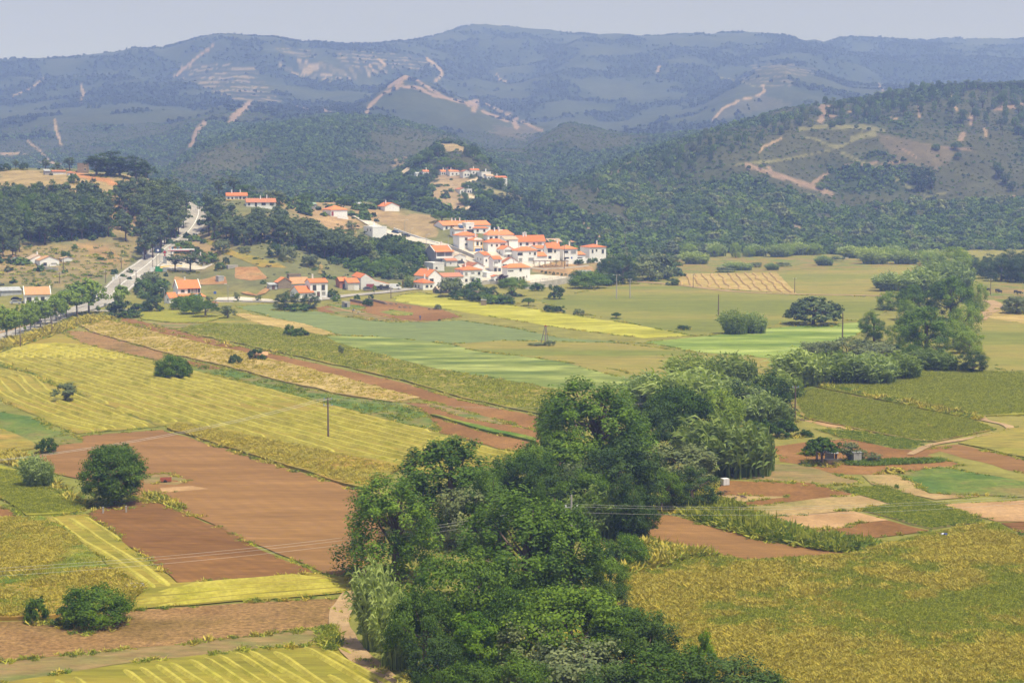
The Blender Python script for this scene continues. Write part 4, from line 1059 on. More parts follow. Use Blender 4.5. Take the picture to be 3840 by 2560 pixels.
SOLO = []
def plant(kind, px, ytop, ybase, wpx, label, group=None, variant=None, dmin=60):
    P = ground(px, ybase, dmin)
    s = 4000.0 / P.y
    wid = wpx / s
    # the crown leans towards the eye in a view from above: take out its half depth
    dep = (CAMZ - P.z) / P.y
    if 'cane' not in kind: SOLO.append((P.x, P.y, wid))
    hei = max((ybase - ytop) / s - 0.10 * dep * wid, 0.6)
    return plant_at(kind, P - Vector((0, 0, 0.1)), wid, hei, label, group, variant)

G0 = None
T = []
def rows(txt):
    for ln in txt.strip().splitlines():
        f = [a.strip() for a in ln.split('|')]
        kind, x, yt, yb, w, lab = f[:6]
        plant(kind, float(x), float(yt), float(yb), float(w), lab, f[6] if len(f) > 6 else None)

# the belt of trees along the stream, from the near end
rows('''
poplar|908|1090|1335|212|large poplar on the left edge of the stream belt beside the ploughed field
poplar|1042|1002|1225|235|broad poplar behind the leftmost poplar, its top against the mown field
poplar|1130|1075|1262|120|smaller poplar between the two broad poplars at the belt's left edge
poplar|1215|1125|1400|290|biggest and nearest poplar in the middle of the stream belt
poplar|1305|1148|1390|190|poplar at the right flank of the biggest poplar
poplar|1243|1104|1300|46|dark wind-bent poplar tip rising above the biggest poplar
greybush|1085|1118|1262|130|dull grey green bushy tree between the poplars
broad|1050|1262|1500|225|broad dark green tree in front of the biggest poplar
broad|975|1345|1555|150|dark tree beside the pale cane clump over the dirt track
cane|880|1314|1490|112|large pale cane clump in the bend of the dirt track
cane|918|1380|1530|100|pale canes behind the dirt track, low side of the large clump
bright|1093|1400|1570|130|yellow green young tree low in the near belt
broad|1180|1345|1520|160|mid green tree below the biggest poplar
bright|1165|1345|1470|90|light green leafy tree under the biggest poplar
broad|1310|1335|1560|270|wide mid green tree at the right of the near belt
greybush|1215|1425|1590|150|greyish olive tree low in the near belt
broad|1440|1385|1570|170|rounded green tree at the right edge of the near belt
dark|1490|1402|1600|150|dark tree by the wild meadow at the near belt's end
greybush|1330|1470|1640|220|greyish olive tree at the bottom edge of the photo
broad|1190|1500|1680|170|dark tree at the bottom edge left of the grey olive tree
broad|1530|1478|1660|230|broad tree at the bottom edge beside the wild meadow
dark|1690|1492|1670|240|dark green bush mass at the lower right end of the belt
bright|1610|1442|1600|60|small bright treetop sticking out at the meadow edge
dark|1420|1520|1700|220|dark tree at the bottom edge, right of centre
broad|1080|1515|1660|160|dark tree at the bottom edge beside the dirt track
broad|1780|1545|1690|160|low tree at the bottom edge under the wild meadow
dark|1010|1450|1600|130|shaded tree behind the dirt track
broad|1130|1290|1440|130|tree in the shade between poplar and young tree
dark|1390|1330|1480|120|dark crown right below the biggest poplar's right flank
bigbush|1442|1224|1300|92|round bright green shrub standing alone right of the poplars
broad|1400|1280|1380|90|low green tree at the foot of the biggest poplar
shrub_dark|1395|1255|1320|70|dark shrub left of the round shrub by the poplars
poplar|1370|872|1120|265|tall rounded poplar crowning the middle of the belt
poplar|1265|925|1060|70|small grey poplar at the left edge of the middle belt
poplar|1445|895|1100|130|poplar on the right shoulder of the tall rounded poplar
broad|1290|985|1150|200|broad tree below the tall rounded poplar
broad|1225|1040|1180|130|broad tree between the two groups of poplars
broad|1180|1040|1170|90|tree behind the broad poplar by the mown field
dark|1410|1012|1200|180|dark green evergreen in the middle of the belt
dark|1450|1090|1240|110|dark tree behind the leaning pole
broad|1345|1080|1225|140|mid green tree in the hollow of the belt
dark|1270|1080|1200|120|dark tree in the hollow left of the pole
greybush|1330|1060|1180|90|dull bush in the middle of the belt
cane_d|1385|1130|1235|130|mid green canes right of the pole with wires
broad|1452|1120|1238|90|bright leafy tree over the small ploughed field
broad|1545|888|1050|150|dusky green tree behind the yellow willow
dark|1500|930|1080|120|dark tree right of the tall rounded poplar
willow|1655|893|1000|108|yellow green willow in the middle of the belt
dark|1752|853|968|132|dark round tree at the right end of the middle belt
cane_d|1690|970|1090|190|large mid green cane thicket above the garden plots
cane_d|1640|985|1085|140|canes at the left of the large thicket by the plots
cane_d|1740|985|1080|90|canes at the right tip of the large thicket by the plots
greybush|1560|1018|1120|150|pale grey green olive bush in the middle of the belt
dark|1590|1072|1165|120|dark bushy tree beside the lime green weeds
broad|1520|1075|1175|90|green tree left of the dark bushy tree
cane|1600|860|950|190|pale canes behind the tall rounded poplar
cane|1500|868|940|120|pale canes at the left of the field edge behind the poplar
cane|1700|880|955|120|pale canes in front of the brown headed reed bed
cane_d|1600|822|888|110|dark reed bed on the far edge of the belt, left part
cane_d|1690|820|882|120|dark reed bed on the far edge of the belt, right part
cane|1760|910|985|100|canes between willow and dark round tree
cane_d|1800|860|915|110|canes right of the dark round tree
greybush|1620|1000|1060|80|small grey bush under the yellow willow
cane_d|1790|925|985|80|canes in front of the dark round tree
shrub|1740|962|1010|50|leftmost fruit tree of the small orchard by the canes
shrub|1768|968|1005|46|second fruit tree of the small orchard by the canes
shrub|1806|963|1004|52|largest fruit tree of the small orchard, under the pole
shrub|1850|985|1002|36|small fruit tree at the edge of the potato bed
shrub_bright|1860|1018|1045|40|bright shrub left of the flat fig tree
fig|1888|1003|1066|78|flat topped fig tree shading the garden shed
olive|1950|1012|1060|44|tree behind the grey garden shed
olive|1980|1030|1058|24|small tree right of the grey garden shed
olive|2010|1038|1062|34|little pruned tree by the kale row
cane|1850|812|885|130|pale canes along the olive field, left end
cane_d|1930|815|880|130|canes in the middle of the row along the lime field
cane|2000|820|880|130|pale canes in the row along the lime field
cane_d|2070|815|870|110|canes before the poplars along the lime field
cane_d|2160|808|852|100|dark leaning canes next to the round dark tree
dark|2236|806|856|62|round dark tree at the right end of the cane row
broad|1955|830|880|44|brownish rounded tree in the middle of the cane row
greybush|1875|784|828|74|olive grey bush on the edge of the bright barley
greybush|1945|775|830|90|grey bush behind the cane row, left
greybush|2020|785|835|110|grey bush behind the cane row, middle
broad|2090|790|840|70|bush in front of the large dark poplar
poplar|2008|716|785|64|wind combed poplar standing at the left of the far belt
poplar|2128|706|812|112|large dark poplar of the far belt above the canes
poplar|2098|655|735|66|left poplar behind the large dark poplar
poplar|2185|636|735|100|tall poplar behind the large dark poplar, right
cane|2052|632|668|72|pale canes on the left shoulder of the far belt
cane|2028|640|662|40|low pale canes left of the far belt
willow|2045|668|712|60|low round willow at the left side of the far belt
willow|2225|760|812|60|willow between the far belt and the right meadow
willow|2065|745|795|50|yellow green willow between the two poplars of the far belt
willow|2215|700|772|70|pale willow on the right side of the far belt
willow|2190|735|800|70|willow below the tall poplar of the far belt
cane|2120|625|680|110|pale canes at the back of the far belt, left
cane|2185|610|670|110|pale canes at the back of the far belt, right
willow|2195|568|640|70|pale tall tree at the far end of the stream belt
willow|2240|650|715|50|grey willow beside the bend of the dirt track
greybush|2060|640|662|60|low bush at the left of the far belt
cane_d|2045|642|662|50|canes at the left of the far belt
willow|2085|690|760|50|pale tree at the foot of the left poplar
greybush|2335|680|720|58|grey green tree at the right edge by the stubble
umbrella|1868|682|745|118|lone umbrella pine with a wide dome on the valley floor
cane_d|1690|720|767|60|leaning wind-bent canes in front of the umbrella pine, left half
cane|1735|724|765|54|wind-bent canes in front of the umbrella pine, right half
carob|267|1018|1158|136|big round tree standing alone by the ploughed field
cane|92|1052|1120|72|pale cane clump left of the big round tree
shrub|108|1004|1041|46|round green bush by the cabbage bed
olive|150|878|922|52|small open crowned tree in the mown field
bigbush|398|816|868|72|big domed bush in the mown field
shrub_dark|420|826|866|44|dark right half of the bush in the mown field
bigbush|375|838|868|40|low left lobe of the bush in the mown field
shrub_dark|538|814|838|32|round dark bush on the golden strip
shrub_dark|588|800|828|36|bush growing behind the stone hut
shrub|604|812|830|14|ivy on the corner of the stone hut
olive|784|792|814|14|tiny two stemmed tree in the olive meadow
shrub|664|744|772|26|taller left bush of the pair in the olive meadow
shrub|688|753|773|40|lower right bush of the pair in the olive meadow
bigbush|215|1342|1436|140|dense green bush on the edge of the tilled field
shrub_dark|165|1385|1432|80|darker bush at the left foot of the dense green bush
shrub|85|1370|1428|50|thin small bush left of the dense green bush
dark|655|671|712|52|dark round tree below the farmhouse, left of the pair
dark|708|675|710|44|dark round tree below the farmhouse, right of the pair
shrub|685|697|714|60|low shrub spreading between the two dark round trees
shrub_dark|1277|655|687|36|dark cone shaped bush alone below the village
bigbush|1345|622|662|76|rounded bush against the end of the concrete wall
broad|1400|592|640|50|dark tree in front of the right village house
dark|1430|588|652|62|large dark tree right of the village
shrub_grey|1505|582|640|80|big grey green thicket right of the village
shrub_grey|1480|600|645|70|thicket in front of the dirt track right of the village
shrub|1390|630|655|60|low bushes between the wall and the dark tree
shrub_dark|1545|640|655|30|small bush by the dirt track at the golden field
fig|1214|684|703|26|flat small tree at the field edge below the village
shrub_dark|1262|700|716|30|left dark bush of three on the field bank
shrub_dark|1285|702|718|26|middle dark bush of three on the field bank
shrub_grey|1330|709|724|24|right grey bush of three on the field bank
fig|1415|717|732|22|tiny flat topped tree on the field bank
shrub_dark|1570|746|757|28|dark shrub at the tip of the yellow barley
shrub|2060|1110|1122|10|weed tuft by the clover plot, left
shrub_dark|1040|640|680|44|dark tree on the bank below the red roofed village house
shrub_grey|1032|640|682|52|grey tree beside the ruin at the foot of the village
shrub|1065|665|688|60|hedge bush left below the village
shrub|1090|648|675|46|round tree in front of the three storey house
shrub_dark|1105|668|692|52|dark hedge bush below the village
shrub|1132|675|697|50|hedge bush right below the village
shrub_dark|1128|658|680|30|dark bush in the gardens below the village
shrub|1160|680|698|50|last low bush of the hedge below the village
broad|1175|637|680|62|leafy tree in front of the corner house
maroon|1154|630|655|22|dark purple plum tree beside the corner house
shrub|1232|650|668|30|bush at the foot of the concrete wall
bright|1096|638|655|16|small bright tree by the street below the village
''')
# ------------------------------------------------------------------ street trees, pines and single trees on the slopes
PL = [(-6,790,700,38),(16,784,702,44),(36,776,704,34),(57,768,700,36),(70,763,692,40),(80,760,704,30),(93,754,684,44),(104,748,690,34),(117,745,680,44),(129,739,672,44),(140,735,682,34),(153,731,668,46)]
ORD = ['first', 'second', 'third', 'fourth', 'fifth', 'sixth', 'seventh', 'eighth', 'ninth', 'tenth', 'eleventh', 'twelfth']
for (x, yb, yt, w), k in zip(PL, ORD):
    plant('plane', x, yt, yb, w, k + ' plane tree of the avenue, counted from the left edge of the photo', 'plane trees in the avenue')
plant('plane', 177, 648, 726, 62, 'tall plane tree near the end of the avenue, forked low')
plant('plane', 204, 640, 721, 76, 'last and largest plane tree of the avenue, single trunk')
rows('''
plane|226|701|718|10|tiny street tree by the road junction
plane|276|655|712|40|loose tall tree rising behind the road junction bushes
shrub_dark|276|690|728|60|dark bush mass at the road junction
shrub|300|712|730|50|low bushes beneath the loose tree at the junction
shrub_grey|268|700|722|36|purplish bush beside the road junction
shrub_dark|352|684|716|44|dark round bush left of the restaurant
shrub|325|696|716|40|bright bush between junction and restaurant
bigbush|440|676|722|64|dark leafy tree in front of the restaurant
bigbush|412|680|712|46|leafy bush hiding the restaurant terrace
broad|472|690|728|56|tree right of the restaurant by the yellow field
olive|523|701|732|34|small dark tree right of the restaurant
shrub_dark|362|656|690|36|round dark bush under the street lamp by the restaurant
shrub|330|640|672|40|bushes on the bank below the road
shrub|372|640|664|40|bush behind the restaurant
shrub_grey|345|625|655|40|bush on the bank left of the restaurant
olive|481|679|692|16|pruned tree by the lay-by, right of the restaurant
olive|545|671|693|14|dark red small tree by the lay-by
olive|593|676|692|16|round small tree by the country road
pine|402|580|624|34|left pine of the pair at the petrol station
pine|437|575|625|38|right pine of the pair at the petrol station
shrub|430|553|580|34|clipped hedge tree by the road above the station
shrub|455|572|598|36|tall hedge behind the petrol station, middle
shrub|480|578|605|40|tall hedge behind the petrol station, right end
shrub|412|556|580|30|tall hedge behind the petrol station, left end
shrub|506|602|618|22|round bush at the right edge of the forecourt
shrub_dark|520|590|606|14|small dark bush above the forecourt
shrub_grey|508|550|582|38|grey bush in the golden strip
shrub_grey|563|565|580|22|small grey bush on the dry slope
shrub_dark|588|590|594|12|low bush on the golden strip
shrub_grey|712|584|612|38|rounded grey bush on the slope above the farm
shrub_dark|632|560|590|30|dark bush on the slope under the pines
shrub_grey|660|565|598|36|grey bush on the slope under the pines
bigbush|830|590|620|40|green bushes above the white barn
bigbush|868|600|632|46|bush right of the white barn
shrub_grey|850|575|602|40|grey bushes at the edge of the pine wood
bigbush|900|590|622|46|bushes left of the grey village house
shrub|935|585|612|40|bush beside the grey village house
shrub_dark|920|560|590|44|dark bushes below the village street
shrub|955|570|590|36|bush under the village street
shrub_dark|880|555|580|36|dark bush below the white cube house
palm|938|636|662|20|young palm beside the low white house
shrub|965|640|655|24|bush behind the low white house
olive|808|507|532|26|round tree on the brown slope below the street
shrub|770|537|560|40|bushes at the head of the pine wood
olive|645|478|490|20|small tree by the long low house
shrub_dark|640|450|472|20|dark tree right of the long low house
shrub_grey|600|476|500|40|grey tree below the long low house
shrub_dark|652|482|500|22|cone shaped dark tree on the hill meadow
broad|560|425|455|44|brownish broad tree behind the yellow based house
shrub|530|430|450|36|light green tree behind the yellow based house
shrub_grey|632|438|468|46|grey willowy tree behind the long low house
broad|704|443|470|36|dark broad tree on the hill crest
broad|800|450|472|34|broad tree on the crest by the gabled house
shrub_dark|868|462|480|20|tree left of the gabled white house
shrub_dark|930|464|482|24|tree right of the gabled white house
broad|1015|486|510|46|dark rounded tree behind the long village house
broad|1055|500|512|20|tree beside the round window house
shrub|97|606|622|10|bush on the dry slope
shrub|151|576|592|22|round green tree by the ruined shed
shrub|25|588|604|18|round tree by the small orange roof
shrub|173|560|572|12|dark bush in the clearing
euca|248|350|404|70|biggest dark tree group on the left hill crest
euca|222|362|402|42|left crown of the dark tree group on the crest
euca|275|365|404|38|right crown of the dark tree group on the crest
euca|312|360|415|46|tall loose eucalyptus right of the crest trees
euca|335|375|425|36|slim tree on the falling crest
pine|105|364|396|20|pine left of the ruined hut on the crest
pine|160|362|392|22|pine behind the white hut on the crest
pine|131|372|400|22|round pine beside the white hut on the crest
pine|37|366|390|14|lone pine on the far left of the crest
shrub_dark|12|376|392|24|bush at the far left of the crest
shrub_dark|55|374|390|20|bush on the crest right of the lone pine
shrub|170|400|420|24|green bush below the white hut
shrub_dark|190|425|450|22|dark bush on the clearing edge
shrub|253|392|405|24|light bush under the big dark trees
shrub_dark|278|414|432|14|reddish dark tree by the path on the hill
pine|480|440|528|34|tall pine right of the road bend
pine|496|452|522|30|pine between the road bend and the hill houses
pine|492|440|505|32|pine beside the yellow based house, right of the tall one
''')
# pines of the two woods: one of each stands at every spot
RPN = random.Random(5)
def wood(poly, n, gap, label, group, hh=(8, 12.5), kinds=('pine',), mind=500, maxd=1300):
    xs = [p[0] for p in poly]; ys = [p[1] for p in poly]; pts = []; tries = 0
    while len(pts) < n and tries < n * 60:
        tries += 1
        x, y = RPN.uniform(min(xs), max(xs)), RPN.uniform(min(ys), max(ys))
        if not in_poly(np.array([x]), np.array([y]), poly)[0]: continue
        P = ground(x, y, mind)
        if P.y > maxd or any((P - q).length < gap for q in pts): continue
        pts.append(P)
        h = RPN.uniform(*hh); w = h * RPN.uniform(0.42, 0.68)
        plant_at(RPN.choice(kinds), P, w, h, label, group)
    return pts
WOOD1 = [(-30,480),(60,470),(150,476),(240,486),(250,520),(235,545),(190,552),(140,556),(60,570),(30,600),(-30,604)]
WOOD1B = [(250,470),(330,452),(390,460),(428,486),(425,520),(408,545),(372,578),(338,606),(322,600),(345,560),(330,520),(290,505)]
WOOD2 = [(478,560),(482,522),(500,520),(560,532),(640,528),(700,550),(740,560),(800,575),(850,600),(838,612),(770,600),(720,590),(690,575),(600,560),(560,572),(520,560),(480,550)]
WOOD3 = [(462,470),(480,440),(520,432),(600,434),(660,448),(678,458),(640,452),(560,447),(500,458)]
wood(WOOD1, 105, 5.0, 'dark maritime pine in the wood on the left slope', 'pines of the left wood', kinds=('pine', 'pine', 'pine', 'pine', 'broad'))
wood(WOOD1B, 80, 4.6, 'dark pine on the slope beside the climbing road', 'pines beside the climbing road')
wood([(200,470),(330,500),(335,555),(250,560),(230,500)], 14, 8, 'single pine on the open brown part of the left slope', 'single pines on the open slope')
wood(WOOD2, 100, 5.2, 'dark maritime pine in the wood between road and village', 'pines of the middle wood')
wood(WOOD3, 24, 6.5, 'tall pine behind the two long hill houses', 'pines behind the hill houses', (11, 15), maxd=1150)
wood([(1890,245),(2000,232),(2120,208),(2352,200),(2352,330),(2240,300),(2120,262),(2000,285),(1900,280)], 90, 9, 'dark tree on the upper slope of the right hill', 'trees on the upper right hill', (7, 12), ('pine', 'broad', 'broad'), 1000, 2000)
wood([(1480,365),(1600,325),(1760,275),(1870,250),(1880,290),(1760,330),(1640,370),(1560,420),(1450,430),(1330,450),(1300,440)], 80, 8, 'bushy tree on the left flank of the right hill', 'trees on the flank of the right hill', (5, 9), ('broad', 'broad', 'greybush'), 1000, 2000)
# trees that can be told apart on the right hill and round the hamlet
def spots(txt, kind, label, group):
    for a in txt.split():
        x, y, w, h = map(float, a.split(','))
        plant(kind, x, y - h, y, w, label, group)
spots('2270,640,50,44 2300,646,60,52 2335,648,60,58 2365,650,60,60 2250,632,44,36 2285,628,50,44 2320,626,56,50 2352,630,50,50 2230,622,40,36 2205,616,44,36', 'dark', 'big dark oak at the right edge below the hill', 'oaks at the right edge')
spots('2120,415,22,38 2105,425,24,40 2135,420,22,36 2112,440,26,34 2140,432,20,30 2295,408,22,28 2310,425,22,26 2325,440,20,24', 'euca', 'dark tall tree on the right hill slope', 'dark trees on the right hill')
spots('1950,233,20,24 1913,238,20,14 1850,243,14,16 1862,242,12,14 2000,230,14,12 2080,206,14,14 2120,204,12,15 2140,203,12,14 2180,202,14,16 2195,203,14,17 2220,204,24,20 2245,203,24,20 2275,204,22,16 2300,206,24,18 2330,204,26,20 2350,205,20,17 2165,204,12,12 2260,205,20,15 1875,243,10,12 2045,214,12,10', 'pine', 'pine standing on the crest of the right hill', 'pines on the right hill crest')
spots('2195,345,22,18 2150,345,18,14 2060,490,30,26 2020,478,18,14 1885,435,20,16 1960,405,18,14 1720,392,10,12 1748,390,10,12 2200,367,16,16 2290,390,18,18 1995,302,9,10 1967,295,10,9 1912,292,18,14 1930,288,22,16', 'broad', 'round bush standing apart on the right hill', 'bushes on the right hill')
spots('1150,478,26,34 1170,480,22,40 1190,476,24,38 1215,484,24,36 1140,490,24,26 1235,490,22,34 1095,492,36,36 1125,500,34,30 1110,506,30,26 1260,500,26,32 1080,505,26,22 1180,500,30,28 1205,508,30,26 1290,500,26,30 1240,515,28,24', 'euca', 'dark eucalyptus in the hollow behind the village', 'trees in the hollow behind the village')
spots('1022,452,18,16 1075,440,30,22 1065,470,24,28 1110,455,26,18 1125,460,24,18 1143,430,34,22 1182,448,22,20 1235,440,14,18 1012,430,12,8 1150,425,20,16 950,408,14,18 1000,404,14,14 1045,395,40,26 1020,385,30,24 1005,360,36,26 1090,365,20,28 1075,360,22,26 1105,375,30,20 1140,385,40,20 985,370,24,30 965,380,30,24 945,430,40,26 930,450,40,26 960,460,36,26 985,480,30,24 910,440,40,24 900,465,36,24', 'broad', 'tree among the hamlet on the small hill', 'trees round the hamlet')
spots('1035,395,8,22 1200,428,6,20 1212,426,5,16', 'cypress', 'thin dark cypress by the hamlet', 'cypresses by the hamlet')
for kd, tx, lb, gp in (('cane', '1600,606,60,24 1650,588,40,26 1840,585,50,24 2010,606,64,32 2080,606,60,26 1895,610,40,20 1700,620,60,16 1740,588,46,22 1775,620,30,14 2150,606,50,28 2060,596,60,28 1960,592,56,24 1790,590,50,24', 'pale canes growing at the foot of the right hill', 'canes at the foot of the right hill'), ('willow', '1690,592,24,34 1810,588,34,30 1870,585,34,26 1580,586,36,26 2040,600,40,30 2105,602,40,28 1720,590,30,22 2130,608,44,30 1640,590,30,24', 'round willow at the foot of the right hill', 'willows at the foot of the right hill'), ('shrub_grey', '1668,625,40,12 1735,614,26,12 1925,600,30,12 1800,612,30,10 1560,600,30,14 1990,600,40,14', 'grey shrub in the pasture under the right hill', 'shrubs in the far pasture')):
    spots(tx, kd, lb, gp)

# ------------------------------------------------------------------ geometry node scatter for what nobody could count
def scatter(name, pts, scl, idx, meshes, label, cat):
    pc = bpy.data.collections.new(name + ' kinds')
    for i, me in enumerate(meshes):
        pc.objects.link(bpy.data.objects.new('kind%d' % i, me))
    me = bpy.data.meshes.new(name)
    me.vertices.add(len(pts)); me.vertices.foreach_set('co', np.asarray(pts, np.float32).ravel())
    for nm, typ, val in (('scl', 'FLOAT_VECTOR', scl), ('pick', 'INT', idx), ('turn', 'FLOAT', np.random.default_rng(3).uniform(0, 6.28, len(pts)))):
        a = me.attributes.new(nm, typ, 'POINT')
        a.data.foreach_set('vector' if typ == 'FLOAT_VECTOR' else 'value', np.asarray(val, np.int32 if typ == 'INT' else np.float32).ravel())
    me.update()
    o = link(name, me); tag(o, label, cat, None, 'stuff')
    ng = bpy.data.node_groups.new(name, 'GeometryNodeTree')
    ng.interface.new_socket('Geometry', in_out='INPUT', socket_type='NodeSocketGeometry')
    ng.interface.new_socket('Geometry', in_out='OUTPUT', socket_type='NodeSocketGeometry')
    nd = ng.nodes.new; gi = nd('NodeGroupInput'); go = nd('NodeGroupOutput'); L = ng.links.new
    iop = nd('GeometryNodeInstanceOnPoints'); ci = nd('GeometryNodeCollectionInfo')
    ci.inputs['Collection'].default_value = pc; ci.inputs['Separate Children'].default_value = True; ci.inputs['Reset Children'].default_value = True
    def attr(nm, typ):
        a = nd('GeometryNodeInputNamedAttribute'); a.data_type = typ; a.inputs['Name'].default_value = nm; return a
    L(gi.outputs[0], iop.inputs['Points']); L(ci.outputs[0], iop.inputs['Instance'])
    iop.inputs['Pick Instance'].default_value = True
    L(attr('pick', 'INT').outputs['Attribute'], iop.inputs['Instance Index'])
    cx = nd('ShaderNodeCombineXYZ'); L(attr('turn', 'FLOAT').outputs['Attribute'], cx.inputs['Z'])
    L(cx.outputs[0], iop.inputs['Rotation']); L(attr('scl', 'FLOAT_VECTOR').outputs['Attribute'], iop.inputs['Scale'])
    L(iop.outputs[0], go.inputs[0])
    md = o.modifiers.new('scatter', 'NODES'); md.node_group = ng
    return o

def small(seed, mat, n, ls, rx=1.0, rz=.8, shape='dome', nleaf=8):
    q, sh, _ = crown(seed, rx, rz, .25 if shape == 'dome' else rz, n, .34, nleaf, ls, shape, .35, fill=.55)
    return quads_mesh('bush', q, M[mat], sh)
rg = np.random.default_rng(17)
def land_points(n, y0, y1, t0=-0.36, t1=0.36):
    y = np.sqrt(rg.uniform(y0 ** 2, y1 ** 2, n)); t = rg.uniform(t0, t1, n)
    x = t * y
    zb, crest, A, _J = base_height(x, y)
    z = hgt(x, y)
    u, v = to_px(x, y, z)
    return x, y, z, u, v, A

# near and middle hills: scrub of oak, mastic and heath
x, y, z, u, v, A = land_points(120000, 680, 2350)
nz = fbm(x / 90, y / 90, 41, 4) * 0.6 + fbm(x / 260, y / 260, 53, 3) * 0.4
left = (u < 1010) & (y < 1060)
vill = (u > 930) & (u < 1420) & (y < 905)
prob = np.where(left, 0.30 * (fbm(x / 40, y / 40, 61, 3) > 0.44), 1.0 - 0.22 * sstep(0.46, 0.6, nz))
prob = np.where(vill, 0.0, prob) * (y > A + 12) * (z > 0.8)
prob = prob * (1 - 0.97 * np.clip(bare_at(x, y) * 1.3, 0, 1))
k = rg.random(len(x)) < prob
x, y, z, nz, A = x[k], y[k], z[k], nz[k], A[k]
low = sstep(0, 110, z) 
big = (1 - sstep(0.42, 0.56, nz)) * (1.25 - 0.5 * low)
s = rg.uniform(0.7, 1.5, len(x)) * (0.95 + 1.65 * big * rg.random(len(x)))
heath = rg.random(len(x)) < sstep(0.42, 0.56, nz) * 0.75
idx = np.where(heath, 5 + rg.integers(0, 2, len(x)), rg.integers(0, 5, len(x)))
s = np.where(heath, s * 0.75, s)
scl = np.stack([s, s, s * rg.uniform(0.7, 1.25, len(x))], 1)
scatter('hillside_scrub', np.stack([x, y, z - 0.2], 1), scl, idx,
        [small(301, 'L_scrub', 16, .62), small(302, 'L_scrub', 16, .62), small(303, 'L_scrub', 18, .6, 1, 1.0), small(304, 'L_dark', 18, .6, 1, 1.1), small(305, 'L_broad', 16, .6), small(306, 'L_heath', 10, .5, 1.1, .5), small(307, 'L_heath', 10, .5, 1.1, .5)],
        'dense green scrub covering the hillsides behind the village', 'scrub')
# the near wooded foot of the right hill
x, y, z, u, v, A = land_points(9000, 960, 1290, 0.0, 0.36)
k = (u > 1380) & (y > A + 8) & (z > 0.5) & (z < 38 + 75 * (fbm(x / 110, y / 110, 77, 3) - .5)) & (fbm(x / 35, y / 35, 78, 3) < .60) & (bare_at(x, y) < .3)
x, y, z = x[k], y[k], z[k]
s = np.where(rg.random(len(x)) < .3, rg.uniform(3.0, 5.2, len(x)), rg.uniform(1.4, 3.0, len(x)))
scatter('wooded_slope', np.stack([x, y, z - 0.3], 1), np.stack([s, s, s * rg.uniform(.8, 1.3, len(x))], 1), rg.choice(4, len(x), p=[.28, .34, .28, .10]),
        [small(311, 'L_dark', 44, .30, nleaf=16), small(312, 'L_oak', 44, .30, nleaf=16), small(313, 'L_broad', 44, .30, nleaf=16), small(314, 'L_grey', 44, .30, 1, 1.05, nleaf=16)],
        'dark oak wood along the foot of the right hill', 'wood')
# far mountains
x, y, z, u, v, A = land_points(90000, 2200, 5450, -0.33, 0.33)
nz = fbm(x / 90, y / 90, 41, 4) * 0.5 + fbm(x / 260, y / 260, 53, 3) * 0.5
k = (rg.random(len(x)) < (1 - sstep(0.47, 0.55, nz)) * (1 - 0.96 * np.clip(bare_at(x, y) * 1.3, 0, 1)))
x, y, z = x[k], y[k], z[k]
s = rg.uniform(1.6, 3.6, len(x))
scatter('mountain_forest', np.stack([x, y, z - 0.4], 1), np.stack([s, s, s * rg.uniform(0.9, 1.5, len(x))], 1), rg.integers(0, 3, len(x)),
        [small(321, 'L_far', 9, .95, .9, .9, nleaf=4), small(322, 'L_far', 9, .95, .9, .9, nleaf=4), small(323, 'L_far', 9, .95, .9, 1.0, nleaf=4)],
        'hazy forest on the far mountains', 'forest')

# the thick of the two pine woods behind the single pines
def wood_mass(name, poly, n, smin, smax, meshes, label):
    ol = [tuple(ground(*p, 500, 1250).xy) for p in poly]
    xs = [p[0] for p in ol]; ys = [p[1] for p in ol]
    a = rg.uniform(min(xs), max(xs), n); b = rg.uniform(min(ys), max(ys), n); k = in_poly(a, b, ol) & (bare_at(a, b) < .5); a, b = a[k], b[k]
    s = rg.uniform(smin, smax, len(a))
    scatter(name, np.stack([a, b, hgt(a, b)], 1), np.stack([s, s, s * rg.uniform(.8, 1.2, len(a))], 1), rg.integers(0, len(meshes), len(a)), meshes, label, 'wood')
_pm = [m[0] for m in PROTO['pine']]
wood_mass('pine_wood', WOOD1, 420, .75, 1.15, _pm, 'thick mass of pines between the single trees of the left wood')
wood_mass('pine_wood', WOOD2, 200, .7, 1.05, _pm, 'thick mass of pines between the single trees of the middle wood')
wood_mass('undergrowth', WOOD1, 900, .8, 2.0, [small(341, 'L_scrub', 18, .5), small(342, 'L_dark', 18, .5)], 'low undergrowth of the left pine wood')
wood_mass('undergrowth', [(460,540),(560,530),(700,550),(870,575),(960,560),(990,590),(940,620),(850,640),(760,600),(600,565),(500,565)], 420, .8, 2.6, [small(343, 'L_scrub', 18, .5), small(344, 'L_broad', 18, .5), small(345, 'L_dark', 18, .5)], 'bushes scattered over the slope below the middle wood')

